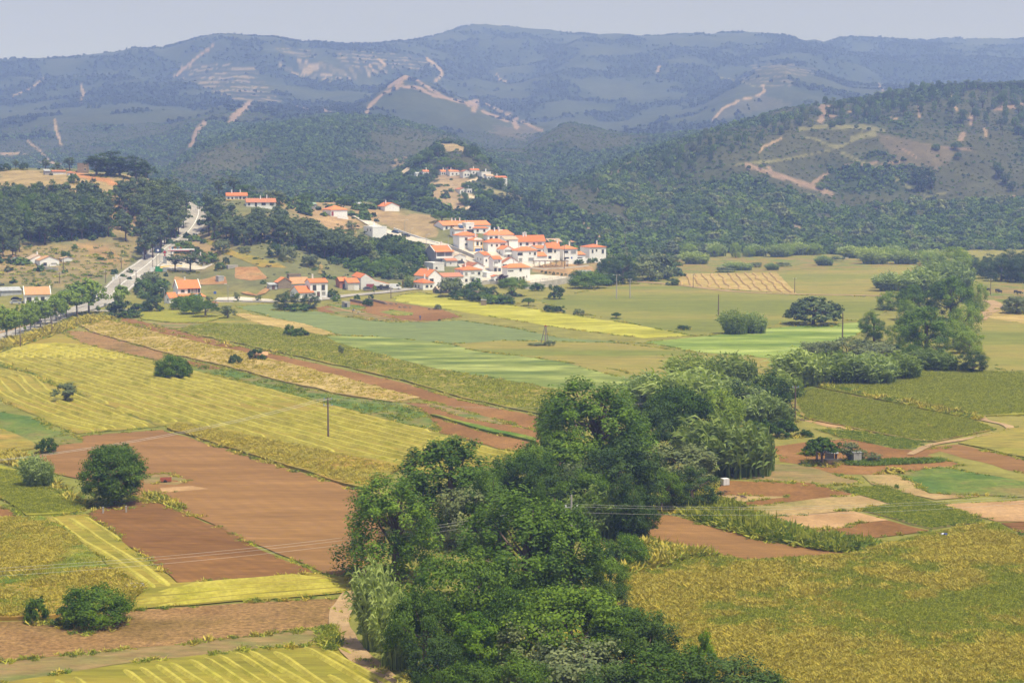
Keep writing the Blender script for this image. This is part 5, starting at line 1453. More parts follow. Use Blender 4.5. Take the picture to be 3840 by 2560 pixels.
_vb = [small(351, 'L_broad', 26, .36, nleaf=11), small(352, 'L_scrub', 26, .36, nleaf=11), small(353, 'L_oak', 26, .36, nleaf=11), small(354, 'L_grey', 26, .34, nleaf=11)]
wood_mass('undergrowth', [(850,560),(900,548),(965,562),(985,588),(968,600),(955,635),(925,640),(905,648),(880,640),(868,618),(830,600)], 330, 1.2, 3.0, _vb, 'thick green bushes on the slope left of the village')
wood_mass('undergrowth', [(1335,648),(1380,618),(1400,592),(1450,590),(1470,606),(1540,592),(1562,612),(1555,640),(1500,645),(1440,640),(1400,655)], 300, 1.3, 3.2, _vb, 'thick bushes right of the village')
wood_mass('undergrowth', [(1030,672),(1100,664),(1180,676),(1205,690),(1160,700),(1090,690)], 70, .9, 2.0, _vb, 'hedge of bushes at the foot of the village')
wood_mass('undergrowth', [(1130,545),(1260,552),(1340,560),(1400,568),(1400,585),(1330,572),(1240,560),(1130,552)], 160, 1.2, 3.0, _vb, 'bushes behind the top row of the village')
wood_mass('undergrowth', [(318,668),(330,636),(352,622),(385,640),(378,664),(352,690),(318,700)], 60, 1.0, 2.4, _vb, 'bushes on the bank between road and restaurant')

# grass tufts and weeds
def tuft(seed, mat, n, h, r):
    rgt = np.random.default_rng(seed); Q = []
    for i in range(n):
        a = rgt.uniform(0, 6.28); rr = math.sqrt(rgt.random()) * r
        p = np.array([math.cos(a) * rr, math.sin(a) * rr, 0]); d = np.array([rgt.normal() * .9, rgt.normal() * .9, 0.8]); d /= np.linalg.norm(d) * .85; H = h * rgt.uniform(.5, 1.1)
        s = np.array([rgt.normal(), rgt.normal(), 0]); s = s / np.linalg.norm(s) * h * .11
        Q.append([p - s, p + s, p + d * H * .6 + s * .8, p + d * H + np.array([rgt.normal() * .15, 0, -.05])])
    Q = np.array(Q); return quads_mesh('tuft', Q, M[mat], rgt.random(len(Q)))
TUFT = [tuft(401, 'L_grass_y', 26, .75, .6), tuft(402, 'L_grass_y', 22, .9, .5), tuft(403, 'L_grass_g', 26, .6, .65), tuft(404, 'L_grass_g', 24, .5, .6), tuft(405, 'L_grass_d', 22, .55, .55)]
def grass_on(name, poly, n, mode, smin, smax, label, dmin=25, kinds=None):
    ol = outline(poly, 0.2)
    xs = [p[0] for p in ol]; ys = [p[1] for p in ol]
    a = rg.uniform(min(xs), max(xs), n); b = rg.uniform(min(ys), max(ys), n)
    k = in_poly(a, b, ol); a, b = a[k], b[k]
    f = fbm(a / 16, b / 16, 83, 4) * .7 + fbm(a / 4, b / 4, 84, 2) * .3
    f = f + rg.normal(0, .035, len(a))
    pick = np.where(f > 0.55, rg.integers(0, 2, len(a)), np.where(f > 0.475, rg.integers(0, 4, len(a)), 2 + (rg.random(len(a)) * 2.25).astype(int)))
    if kinds is not None: pick = np.array(kinds)[rg.integers(0, len(kinds), len(a))]
    s = rg.uniform(smin, smax, len(a)) * (0.7 + 0.6 * fbm(a / 7, b / 7, 85, 2))
    scatter(name, np.stack([a, b, hgt(a, b) + 0.1 + mode], 1), np.stack([s, s, s * rg.uniform(.7, 1.2, len(a))], 1), pick, TUFT, label, 'grass')
grass_on('meadow_grass', [(1380,1300),(1640,1280),(1722,1292),(1955,1276),(2135,1227),(2288,1204),(2420,1290),(2520,1640),(1300,1640),(1380,1400)], 120000, 0.12, .35, .75, 'tall yellow and green wild grass of the meadow at lower right')
grass_on('meadow_grass', [(-60,1195),(93,1193),(168,1236),(240,1306),(330,1350),(288,1398),(100,1420),(-60,1422)], 34000, 0.2, .35, .75, 'green and ochre rough grass at the lower left')
grass_on('field_margin', [(1568,1168),(1650,1172),(1760,1205),(1860,1238),(1990,1248),(2000,1255),(1940,1268),(1760,1238),(1600,1192)], 5200, 0, 1.6, 3.2, 'strip of tall weeds between ploughed field and plots', kinds=[2, 4, 4, 3])
grass_on('weeds', [(1380,1296),(1470,1250),(1640,1276),(1560,1290),(1420,1330)], 2600, 0, 1.2, 2.4, 'weeds along the stream belt beside the ploughed field', kinds=[4, 4, 2, 0])
grass_on('weeds', [(1500,1160),(1560,1140),(1700,1162),(1640,1170)], 1300, 0, 1.0, 2.0, 'bright green weeds beside the garden plots', kinds=[2, 3, 3])
grass_on('field_margin', [(330,1140),(345,1132),(420,1165),(415,1172)], 400, 0, .8, 1.6, 'grassy ridge beside the big round tree', kinds=[2, 4, 0])
grass_on('field_margin', [(1865,884),(1885,886),(2260,962),(2240,968)], 2200, 0.3, 1.0, 1.9, 'brown grassy bank between the two right meadows', kinds=[0, 4, 2])
grass_on('field_margin', [(375,982),(395,984),(560,1046),(700,1088),(840,1132),(838,1138),(700,1094),(560,1052)], 1500, 0, .8, 1.4, 'grassy edge between ochre hay and ploughed field', kinds=[4, 2, 0])
grass_on('field_margin', [(185,733),(240,725),(300,742),(580,800),(1000,852),(1255,945),(1250,956),(1000,862),(570,808),(300,750)], 3500, 0.1, 1.0, 1.7, 'tall grass edge along the long ploughed strip', kinds=[2, 3, 0])
grass_on('field_margin', [(-40,800),(150,745),(210,728),(260,735),(180,750),(140,765),(40,795),(-40,820)], 3800, 0, 1.0, 2.4, 'dry grass bank under the avenue of planes', kinds=[0, 1, 2, 4])
grass_on('field_margin', [(0,832),(60,852),(127,883),(122,890),(55,860),(0,842)], 500, 0, 1.0, 1.6, 'grassy ridge between the two mown fields', kinds=[2, 4, 0])
grass_on('field_margin', [(728,1442),(772,1436),(770,1462),(776,1486),(760,1494),(738,1480)], 90, 0, .8, 1.5, 'green weeds along the bend of the dirt track', kinds=[2, 3, 4])
grass_on('field_margin', [(60,1078),(75,1072),(140,1118),(205,1160),(195,1172),(130,1132)], 800, 0, 1.0, 1.8, 'tall grass path edge left of the big round tree', kinds=[2, 4, 0])
grass_on('field_margin', [(0,1040),(50,1050),(100,1088),(90,1095),(40,1070),(0,1062)], 700, 0, 1.2, 2.2, 'pale feathery grass at the left edge', kinds=[0, 1, 0])
grass_on('kale_row', [(1948,1060),(2120,1055),(2172,1056),(2160,1062),(2000,1070),(1950,1068)], 900, 0, 1.0, 1.5, 'row of dark green kale in front of the garden shed', kinds=[4])
grass_on('bean_plants', [(440,838),(530,850),(650,882),(784,913),(905,926),(985,957),(930,970),(784,934),(600,892)], 1800, 0, .8, 1.3, 'green plants dotted along the bean strip', kinds=[3, 4])
grass_on('dry_weeds', [(0,560),(300,565),(310,600),(190,660),(120,665),(0,640)], 420, 0, 1.2, 2.6, 'dark weeds dotted over the dry slope at left', kinds=[4, 4, 2], dmin=400)

# ragged grass along the field edges and round the feet of single trees and bushes
ea, eb = [], []
for ol, tl, mt in EDGES:
    o = np.array(ol); d = np.hypot(*(o - np.roll(o, 1, 0)).T); L_ = d.sum()
    if o[:, 1].min() > 640: continue
    q = np.cumsum(d) - d[0]; n = int(L_ * 1.6); tt = rg.uniform(0, q[-1], n)
    xx = np.interp(tt, q, o[:, 0]) + rg.normal(0, .35, n); yy = np.interp(tt, q, o[:, 1]) + rg.normal(0, .35, n)
    k = (vnoise(xx / 9, yy / 9, 91) * .6 + vnoise(xx / 2.5, yy / 2.5, 92) * .4 > .47) & (xx / yy > -.33) & (xx / yy < .33)
    ea.append(xx[k]); eb.append(yy[k])
ea = np.concatenate(ea); eb = np.concatenate(eb)
es = rg.uniform(.35, 1.05, len(ea)); pk = np.array([2, 3, 4, 0, 4, 2])[rg.integers(0, 6, len(ea))]
scatter('edge_grass', np.stack([ea, eb, hgt(ea, eb) + .02], 1), np.stack([es, es, es * rg.uniform(.6, 1.2, len(ea))], 1), pk, TUFT, 'ragged grass and weeds along the field edges', 'grass')
fx, fy, fs = [], [], []
for X_, Y_, w_ in SOLO:
    if Y_ > 900 or w_ < 1.2: continue
    n = int(min(60, 10 + w_ * 4)); r = np.sqrt(rg.random(n)) * w_ * .62; a = rg.uniform(0, 6.28, n)
    fx.append(X_ + np.cos(a) * r); fy.append(Y_ + np.sin(a) * r); fs.append(rg.uniform(.5, 1.3, n))
fx, fy, fs = map(np.concatenate, (fx, fy, fs))
scatter('foot_grass', np.stack([fx, fy, hgt(fx, fy) + .02], 1), np.stack([fs, fs, fs], 1), np.array([4, 2, 0, 4])[rg.integers(0, 4, len(fx))], TUFT, 'unmown grass round the feet of trees and bushes', 'grass')

# standing hay and wheat: the ears and blades that show on the near fields
grass_on('wheat_ears', [(182,744),(240,737),(380,772),(560,813),(784,869),(920,907),(955,916),(900,925),(784,907),(640,875),(530,845),(380,811),(208,762)], 26000, .22, .35, .8, 'ears of the golden wheat strip', kinds=[0, 1, 0])
grass_on('hay_blades', [(388,986),(412,975),(600,1012),(784,1049),(918,1078),(850,1127),(790,1113),(700,1083),(566,1043)], 14000, .25, .35, .8, 'blades of the ochre hay strip', kinds=[0, 1])
grass_on('hay_blades', [(410,760),(480,745),(600,749),(740,773),(784,794),(1000,851),(1130,873),(1285,897),(1258,953),(1060,914),(930,875),(784,841),(573,795)], 42000, .25, .4, .85, 'blades of the long olive hay meadow', kinds=[2, 3])
grass_on('hay_blades', [(1868,888),(2120,850),(2420,862),(2420,948),(2250,955),(2232,964)], 30000, .22, .4, .8, 'blades of the yellow green meadow at right', kinds=[3, 2])
grass_on('hay_blades', [(1820,904),(1862,892),(2228,966),(2285,986),(2150,1014),(2100,1011),(1852,961)], 20000, .18, .35, .75, 'seeding grasses of the reddish meadow at right', kinds=[2, 3, 3])
grass_on('hay_blades', [(-40,1077),(62,1088),(135,1127),(198,1166),(165,1179),(64,1184),(0,1145)], 9000, .25, .3, .65, 'grass of the small yellow green plot left of the round tree', kinds=[3, 2, 3])
grass_on('crop_leaves', [(1928,1123),(2025,1117),(2206,1174),(2258,1199),(2137,1213),(1970,1170),(2053,1160)], 9000, .02, .25, .5, 'bean leaves in the dark striped plot', kinds=[4, 2])
grass_on('crop_leaves', [(1872,987),(1960,992),(2114,1014),(2103,1029),(2070,1031),(1932,1006)], 4000, .05, .35, .6, 'potato leaves of the dark green bed', kinds=[4, 4, 2])
# ------------------------------------------------------------------ houses
def ring(w=1, h=1, t=.09, d=.08):
    b = MB()
    b.box(-w/2, w/2, -d, 0.02, h/2 - t, h/2); b.box(-w/2, w/2, -d, 0.02, -h/2, -h/2 + t)
    b.box(-w/2, -w/2 + t, -d, 0.02, -h/2 + t, h/2 - t); b.box(w/2 - t, w/2, -d, 0.02, -h/2 + t, h/2 - t)
    return b
RING = {k: ring().mesh('window frame', M[k]) for k in ('frame', 'frame_y', 'white')}
_pb = MB(); _pb.box(-.41, .41, -.03, .02, -.41, .41)
PANE = {k: _pb.mesh('pane', M[k]) for k in ('pane', 'pane_l', 'blue', 'door')}
_sh = MB(); _sh.box(-.5, .5, -.06, .02, -.5, .5)
SLAB = {k: _sh.mesh('door leaf', M[k]) for k in ('door', 'maroon', 'door_p', 'blue', 'white', 'pane', 'frame')}

def chimney_mesh(mat, w=.5, h=1.3):
    b = MB(); b.box(-w/2, w/2, -w/2, w/2, -1.2, h); b.box(-w*.62, w*.62, -w*.62, w*.62, h + .002, h + .16)
    b.box(-w*.35, w*.35, -w*.35, w*.35, h + .162, h + .45); b.box(-w*.6, w*.6, -w*.6, w*.6, h + .452, h + .58)
    return b.mesh('chimney', M[mat])
CHIM = {k: chimney_mesh(k) for k in ('white', 'stone', 'brick')}

def slope(b, p, q, r, s, th=0.16):
    """roof slab through four corners"""
    p, q, r, s = map(Vector, (p, q, r, s)); n = (q - p).cross(s - p).normalized() * th
    if n.z < 0: n = -n
    b.solid([p, q, r, s], [p + n, q + n, r + n, s + n])

HOUSES = []
def house(label, xl, xc, xr, yb, ye, roof='gx', rise=None, wall='white', tile='tile', wins='auto', th=26, chim=1, found=3.0, dep=None, name='house', cat='house', group=None, trim='frame', parapet=False, left='auto', over=.35, dmax=3000, extra=None, pane='pane', dmin=300, peak=None):
    th = math.radians(th)
    P = ground(xc, yb, dmin, dmax); s = 4000.0 / P.y
    Lf = max((xr - xc) / s / math.cos(th), 2.0)
    Ld = dep if dep else min(max((xc - xl) / s / math.sin(th), 3.0), 16.0)
    H = (yb - ye) / s
    root = empty(name, P, th); tag(root, label, cat, group)
    # walls (with gables), local x along the front, y to the back
    b = MB(); z0 = -found
    if rise is None: rise = 0.36 * (Ld if roof in ('gx', 'hip') else Lf) / 2
    if peak: rise = max((ye - peak) / s - (CAMZ - P.z) / P.y * (Ld / 2 if roof in ('gx', 'hip') else 0), 0.6)
    if roof == 'gx':
        sec = [(0, z0), (Ld, z0), (Ld, H), (Ld / 2, H + rise - .03), (0, H)]
        b.solid([(0, y, z) for y, z in sec], [(Lf, y, z) for y, z in sec])
    elif roof == 'gy':
        sec = [(0, z0), (Lf, z0), (Lf, H), (Lf / 2, H + rise - .03), (0, H)]
        b.solid([(x, 0, z) for x, z in sec], [(x, Ld, z) for x, z in sec])
    elif roof == 'barn':      # uneven gable to the front
        pk = .16
        sec = [(0, z0), (Lf, z0), (Lf, H * .62), (Lf * .48, H * 1.16), (Lf * pk, H + rise - .03), (0, H + rise * .5)]
        b.solid([(x, 0, z) for x, z in sec], [(x, Ld, z) for x, z in sec])
    elif roof == 'shed':
        sec = [(0, z0), (Ld, z0), (Ld, H + rise - .03), (0, H)]
        b.solid([(0, y, z) for y, z in sec], [(Lf, y, z) for y, z in sec])
    else:
        b.box(0, Lf, 0, Ld, z0, H)
    b.build('wall', M[wall], root)
    r = MB(); o = over
    if roof == 'gx':
        k = rise / (Ld / 2)
        slope(r, (-.2, -o, H - o * k), (Lf + .2, -o, H - o * k), (Lf + .2, Ld / 2, H + rise), (-.2, Ld / 2, H + rise))
        slope(r, (-.2, Ld / 2 + .02, H + rise), (Lf + .2, Ld / 2 + .02, H + rise), (Lf + .2, Ld + o, H - o * k), (-.2, Ld + o, H - o * k))
    elif roof == 'gy':
        k = rise / (Lf / 2)
        slope(r, (-o, -.2, H - o * k), (Lf / 2, -.2, H + rise), (Lf / 2, Ld + .2, H + rise), (-o, Ld + .2, H - o * k))
        slope(r, (Lf / 2 + .02, -.2, H + rise), (Lf + o, -.2, H - o * k), (Lf + o, Ld + .2, H - o * k), (Lf / 2 + .02, Ld + .2, H + rise))
    elif roof == 'barn':
        slope(r, (-o, .15, H + rise * .5 - .05), (Lf * .16, .15, H + rise), (Lf * .16, Ld, H + rise), (-o, Ld, H + rise * .5 - .05))
        slope(r, (Lf * .16 + .02, .15, H + rise), (Lf * .48, .15, H * 1.16), (Lf * .48, Ld, H * 1.16), (Lf * .16 + .02, Ld, H + rise))
        slope(r, (Lf * .48 + .02, .15, H * 1.16), (Lf + o, .15, H * .62 - .05), (Lf + o, Ld, H * .62 - .05), (Lf * .48 + .02, Ld, H * 1.16))
    elif roof == 'shed':
        slope(r, (-.2, -o, H - .1), (Lf + .2, -o, H - .1), (Lf + .2, Ld + .2, H + rise), (-.2, Ld + .2, H + rise))
    elif roof == 'hip':
        i = min(Ld / 2, Lf / 2 - .05); a = (i, Ld / 2, H + rise); c = (Lf - i, Ld / 2, H + rise); e = H - .08
        A, B, C_, D = (-o, -o, e), (Lf + o, -o, e), (Lf + o, Ld + o, e), (-o, Ld + o, e)
        for pts in ((A, B, c, a), (B, C_, c), (C_, D, a, c), (D, A, a)): r.face([Vector(p) + Vector((0, 0, .16)) for p in pts])
        r.solid([A, B, C_, D], [(p[0], p[1], p[2] + .155) for p in (A, B, C_, D)])
    if roof != 'flat':
        rf = r.build('roof', M[tile], root)
    else:
        pb = MB(); pb.box(-.06, Lf + .06, -.06, .22, H + .002, H + .5); pb.box(-.06, Lf + .06, Ld - .22, Ld + .06, H + .002, H + .5)
        pb.box(-.06, .22, .222, Ld - .222, H + .002, H + .5); pb.box(Lf - .22, Lf + .06, .222, Ld - .222, H + .002, H + .5)
        rf = pb.build('parapet', M[wall], root)
    if parapet:
        for px in (-.28, Lf + .02):
            pb = MB()
            for s0, s1 in (((-o - .1, H - .35 * o), (Ld / 2, H + rise + .28)), ((Ld / 2, H + rise + .28), (Ld + o + .1, H - .35 * o))):
                pb.solid([(px, s0[0], s0[1] - .15), (px + .26, s0[0], s0[1] - .15), (px + .26, s1[0], s1[1] - .15), (px, s1[0], s1[1] - .15)], [(px, s0[0], s0[1] + .2), (px + .26, s0[0], s0[1] + .2), (px + .26, s1[0], s1[1] + .2), (px, s1[0], s1[1] + .2)])
            pb.build('gable_coping', M['white'], root)
    rr = random.Random(int(xc * 7 + yb))
    for c in range(chim):
        cx = Lf * rr.uniform(.2, .8); cy = Ld * rr.uniform(.35, .65)
        zt = H + (rise * (1 - abs(cy - Ld / 2) / (Ld / 2)) if roof in ('gx', 'hip') else rise * .6)
        link('chimney', CHIM['white'], rf, (cx, cy, zt))
    # openings
    def win(u, z, w=1.1, h=1.25, side='f', kind='window', pn=pane):
        if kind == 'window': w *= 1.22; h *= 1.2
        loc, rot = ((u, -.01, z), 0) if side == 'f' else ((-.01, u, z), -math.pi / 2)
        if kind == 'window':
            f = link('window', RING[trim], root, loc, (0, 0, rot), (w, 1, h)); link('pane', PANE[pn], f)
        else:
            link('door', SLAB[pn if pn in SLAB else 'door'], root, loc, (0, 0, rot), (w, 1, h))
    if wins == 'auto':
        ns = max(1, int(round(H / 3.1))); fh = H / ns
        nc = max(1, int(Lf / 3.0))
        for fl in range(ns):
            for c in range(nc):
                u = Lf * (c + .5) / nc + rr.uniform(-.2, .2)
                if fl == 0 and c == nc // 2 and H > 2.2: win(u, 1.05, 1.0, 2.1, kind='door', pn='door')
                elif rr.random() < .9: win(u, fl * fh + fh * .55)
        if left == 'auto' and Ld > 4:
            for fl in range(ns):
                if rr.random() < .75: win(Ld * rr.uniform(.3, .65), fl * fh + fh * .56, .85, 1.0, 'l')
    elif wins:
        for wd in wins:
            fx, fz = wd[0], wd[1]; ww = wd[2] if len(wd) > 2 else 1.1; hh = wd[3] if len(wd) > 3 else 1.25
            sd_ = wd[4] if len(wd) > 4 else 'f'; kd = wd[5] if len(wd) > 5 else 'window'; pn = wd[6] if len(wd) > 6 else (pane if kd == 'window' else 'door')
            win(fx * (Lf if sd_ == 'f' else Ld), fz * H, ww, hh, sd_, kd, pn)
    if extra: extra(root, Lf, Ld, H, rf, rise)
    HOUSES.append(root)
    return root

def ex_band(mat, z0, z1):
    def f(root, Lf, Ld, H, rf, rise):
        b = MB(); b.box(-.05, Lf + .05, -.05, -.012, z0, z1); b.box(-.05, -.012, -.012, Ld, z0, z1); b.build('painted_base', M[mat], root)
    return f
def ex_trim(root, Lf, Ld, H, rf, rise):
    b = MB()
    for x in (-.04, Lf - .26): b.box(x, x + .3, -.06, -.012, 0, H)
    b.box(.27, Lf - .27, -.06, -.012, H - .3, H); b.box(.27, Lf - .27, -.06, -.012, H * .42, H * .42 + .22)
    b.build('corner_trim', M['frame_y'], root)
    a = MB(); pts = [(Lf / 2 + math.cos(t) * Lf * .46, H + .05 + math.sin(t) * 1.1) for t in np.linspace(0, math.pi, 9)]
    a.solid([(x, -.12, z) for x, z in pts], [(x, .35, z) for x, z in pts]); a.build('arched_gable', M['white'], root)
def ex_balcony(fz=.5, x0=.1, x1=.9, d=1.2):
    def f(root, Lf, Ld, H, rf, rise):
        b = MB(); z = H * fz
        b.box(Lf * x0, Lf * x1, -d, -.012, z - .18, z); b.box(Lf * x0, Lf * x1, -d, -d + .12, z + .002, z + .95)
        b.build('balcony', M['white'], root)
        s = MB(); s.box(Lf * x0 + .2, Lf * x1 - .2, -.05, -.012, z + .1, z + 2.0); s.build('balcony_opening', M['pane_l'], root)
    return f
def ex_solar(root, Lf, Ld, H, rf, rise):
    b = MB(); b.solid([(Lf * .5, .6, H + .5), (Lf * .5 + 2.2, .6, H + .5), (Lf * .5 + 2.2, 2.4, H + 1.7), (Lf * .5, 2.4, H + 1.7)], [(Lf * .5, .5, H + .65), (Lf * .5 + 2.2, .5, H + .65), (Lf * .5 + 2.2, 2.3, H + 1.85), (Lf * .5, 2.3, H + 1.85)])
    p = b.build('solar_panel', M['solar'], rf)
    t = MB(); t.tube([(Lf * .5, 2.5, H + 2.1), (Lf * .5 + 2.2, 2.5, H + 2.1)], .32, 8); t.build('water_tank', M['plastic'], p)
def ex_porch(root, Lf, Ld, H, rf, rise):
    b = MB(); b.box(0, Lf, -1.6, -.012, H * .42, H * .42 + .2); b.box(0, Lf, -1.6, -1.45, H * .42 + .202, H * .42 + 1.0); b.build('veranda', M['white'], root)
    c = MB()
    for u in (.02, .5, .97): c.box(Lf * u - .12, Lf * u + .12, -1.58, -1.36, H * .42 + 1.0, H + .1)
    c.build('veranda_posts', M['white'], root)
    r = MB(); slope(r, (-.3, -2.1, H - .15), (Lf + .3, -2.1, H - .15), (Lf + .3, -.3, H + .5), (-.3, -.3, H + .5)); r.build('veranda_roof', M['tile'], root)
    d = MB(); d.box(.5, Lf * .47, -.05, -.012, H * .46, H * .85); d.box(Lf * .53, Lf - .5, -.05, -.012, H * .46, H * .85); d.build('veranda_opening', M['pane_l'], root)
def ex_round(root, Lf, Ld, H, rf, rise):
    b = MB(); b.tube([(Lf * .5, -.08, H * .6), (Lf * .5, .05, H * .6)], .55, 14); w = b.build('round_window', M['pane'], root)

R2 = 'auto'
# village, from the top row down
house('long white building with the longest orange roof at the top of the village', 994, 1018, 1126, 529, 518, 'gx', peak=508, chim=3, wins=[(.07, .5, 1, 1.4), (.19, .45, 1.8, 2.3, 'f', 'door', 'door')], left=None, th=24)
house('white flat block with a round window below the long orange roof', 1060, 1070, 1089, 536, 514, 'flat', chim=0, wins=[(.5, .25, 3.2, 1.4)], extra=ex_round)
house('small white house with orange hip roof right of the round window block', 1086, 1089, 1121, 536, 524, 'hip', chim=0, wins=[(.25, .5), (.72, .5)])
house('white house with pale tan roof and white water tank left of the round window block', 1033, 1044, 1070, 546, 527, 'gx', tile='tile_t', chim=1, extra=ex_solar)
house('tall two storey white house at the upper left of the village block', 1040, 1055, 1096, 573, 541, 'hip', chim=2, peak=533, wins=[(.38, .75, 1.3, 1.3), (.38, .36, 1.3, 1.0), (.85, .8, 1.6, 1.2)])
house('white house with dark solar panel and tank on its orange roof', 1110, 1120, 1180, 555, 540, 'hip', peak=529, chim=3, extra=ex_solar, wins=[(.13, .55, 1.5, 1.2), (.33, .6, 1.4, 1.2)])
house('white house with yellow corner trim, arched bay and blue shutters', 1073, 1088, 1109, 579, 552, 'hip', peak=545, trim='frame_y', chim=1, extra=ex_trim, wins=[(.42, .72, 1.0, 1.7), (.42, .16, 2.6, 1.4, 'f', 'window', 'blue'), (.85, .72, .9, 1.3), (.85, .18, .9, 1.6, 'f', 'window', 'blue')])
house('white house with orange hip roof right of the yellow trimmed bay', 1108, 1121, 1163, 579, 557, 'hip', peak=549, chim=1, wins=[(.2, .7, .8, 1), (.48, .68, 1, 1.1), (.8, .68, 2.4, 1.3)])
house('white lean-to house with dull brown roof and tall dark door', 1145, 1160, 1190, 566, 550, 'gx', tile='tile_t', chim=0, wins=[(.2, .45, 1.2, 2.4, 'f', 'door')])
house('wide white house with big orange roof and many chimneys at the upper right', 1178, 1187, 1253, 568, 554, 'gx', peak=541, chim=4, wins=[(.12, .5, 1.6, 1.3), (.36, .5, 1.4, 1.3), (.6, .5), (.8, .5, 2, 1.2, 'f', 'window', 'pane_l')])
house('white house with a deep shaded balcony in the middle of the village', 1140, 1157, 1178, 590, 572, 'gy', peak=565, chim=1, extra=ex_balcony(.35, .05, .95))
house('broad two storey white house with a diamond window at the village centre', 1175, 1190, 1234, 603, 576, 'hip', peak=567, chim=1, wins=[(.1, .72, 2.6, 1.3), (.62, .76, .7, .9), (.88, .72, 1, 1.3), (.13, .22, 1.6, 1.6, 'f', 'window', 'pane_l'), (.68, .24, 2.6, 1.5, 'f', 'window', 'pane_l')], extra=ex_band('white2', -.2, .4))
house('white annex with sloping orange roof right of the diamond window house', 1226, 1234, 1256, 604, 588, 'shed', rise=1.6, chim=0, wins=None)
house('white house with an orange roof band behind the diamond window house', 1215, 1233, 1256, 584, 570, 'gx', peak=564, chim=0, wins=[(.2, .5, 2, 1.2), (.75, .5, 1.3, 1.2)])
house('narrow white house with large dark windows and a split orange roof', 1249, 1256, 1270, 597, 568, 'gx', peak=558, chim=0, wins=[(.5, .74, 2.4, 1.9), (.5, .2, 1.5, 1.3)])
house('cream white house with steep orange roof next to the dark windowed house', 1266, 1270, 1286, 595, 569, 'gx', peak=556, chim=1, wins=[(.3, .68, .9, 1.3)])
house('white house with blank left gable and orange roof near the right village end', 1276, 1293, 1327, 599, 572, 'hip', peak=563, chim=1, wins=[(.22, .75, 2, 1.1), (.72, .72, 2.6, 1.4, 'f', 'window', 'pane_l'), (.25, .2, 2.4, 1.2), (.6, .15, .8, 1.8, 'f', 'door', 'blue')])
house('white terrace with small orange roofs beside the rightmost house', 1315, 1322, 1345, 601, 585, 'shed', rise=1.2, chim=0, wins=[(.4, .4, 3, 1.4)], dep=5)
house('large white house with hip roof at the right end of the village', 1334, 1354, 1393, 602, 568, 'hip', peak=561, chim=1, wins=[(.18, .72, .9, 1.7), (.42, .78, .8, 1.1), (.8, .7, 1.2, 2)], found=4)
house('bare grey rendered house with a veranda and white edged orange roof', 975, 999, 1038, 605, 578, 'gx', wall='grey_r', peak=564, parapet=True, chim=1, wins=[(.4, .3, .9, .9, 'l')], extra=ex_porch)
house('small grey house with red roof in two steps below the veranda house', 1014, 1025, 1050, 612, 599, 'gx', wall='white2', tile='tile_r', chim=0, wins=[(.4, .55, .6, .6)])
house('low white gabled shed beside the street below the yellow trimmed house', 1034, 1043, 1070, 602, 589, 'gy', wall='white2', tile='tile_t', chim=0, wins=[(.65, .3, .9, 1.2)])
house('tall white house with pink tinted side and orange roof in the lower village', 1089, 1111, 1126, 613, 586, 'gx', peak=578, chim=0, wins=[(.4, .55, .7, 1.1), (.3, .62, .7, 1, 'l'), (.65, .64, .7, 1.1, 'l'), (.75, .16, .7, 1.3, 'l')])
house('three storey white house with small balcony in the lower village', 1122, 1133, 1152, 626, 595, 'gx', peak=588, chim=0, wins=[(.25, .2, 1.2, 1.6), (.75, .2, 1.3, 1.5), (.7, .82, .6, 1.1)], extra=ex_balcony(.5, .02, .6))
house('white gable wall house with slanting roof behind the corner house', 1148, 1154, 1194, 617, 604, 'gy', peak=592, tile='tile_r', chim=0, wins=[(.08, .5, 1, 1.4), (.2, .5, 1, 1.4)])
house('white corner house with three tiny windows above the concrete wall', 1153, 1165, 1218, 648, 615, 'hip', peak=606, chim=2, wins=[(.07, .78, .8, .5), (.15, .78, .8, .5), (.23, .78, .8, .5), (.58, .84, 1, 1.3), (.45, .22, .7, 1), (.57, .24, 1, 1.3), (.71, .19, 1, 2.3, 'f', 'door'), (.85, .35, .3, 1)], extra=ex_band('frame_y', -.3, .15))
house('three bay white house with six windows facing the fields', 1043, 1064, 1107, 656, 620, 'hip', peak=611, chim=1, wins=[(.16, .74, 1.1, 1.3, 'f', 'window', 'pane_l'), (.5, .74, 1.1, 1.4), (.84, .76, 1.1, 1.3), (.16, .33, 1.1, 1.3), (.5, .33, 1.2, 1.2), (.84, .36, 1, 1.2), (.45, .86, .7, .7, 'l')], extra=ex_balcony(.58, .38, .62, .7))
house('white house with plain gable behind the three bay house', 1060, 1083, 1112, 634, 612, 'gy', peak=604, tile='tile_r', chim=0, wins=None)
house('long low white house with red brown roof at the foot of the village', 997, 1019, 1064, 658, 636, 'gx', peak=627, tile='tile_r', chim=0, wins=[(.15, .45, 1.2, 1.2), (.5, .2, 2, 2, 'f', 'door', 'maroon'), (.8, .6), (.3, .75, .7, .9, 'l'), (.4, .2, .8, 1.4, 'l')])
house('white house with orange roof ridge running back at the lower left of the village', 949, 984, 1013, 659, 634, 'gy', peak=620, chim=1, th=32, wins=[(.25, .62, 1.8, 1.3), (.35, .5, .9, 1.2, 'l'), (.6, .5, .7, 1.2, 'l')])
house('low white house with hip roof on the corner of the country road', 942, 972, 996, 666, 650, 'hip', peak=640, chim=1, th=36, wins=[(.35, .5, 1.3, 1.1), (.75, .5, 1, 1), (.35, .45, .8, 1.2, 'l'), (.6, .45, .8, 1.2, 'l')])
house('white walled yard shed left of the three bay house', 972, 995, 1020, 622, 606, 'flat', wall='white2', chim=0, wins=[(.3, .4, .9, .9)])
house('stone ruin with sagging old roof at the foot of the village', 993, 1008, 1044, 674, 668, 'gx', rise=1.6, wall='stone', tile='tile_t', chim=0, wins=None, name='ruin', cat='ruin')
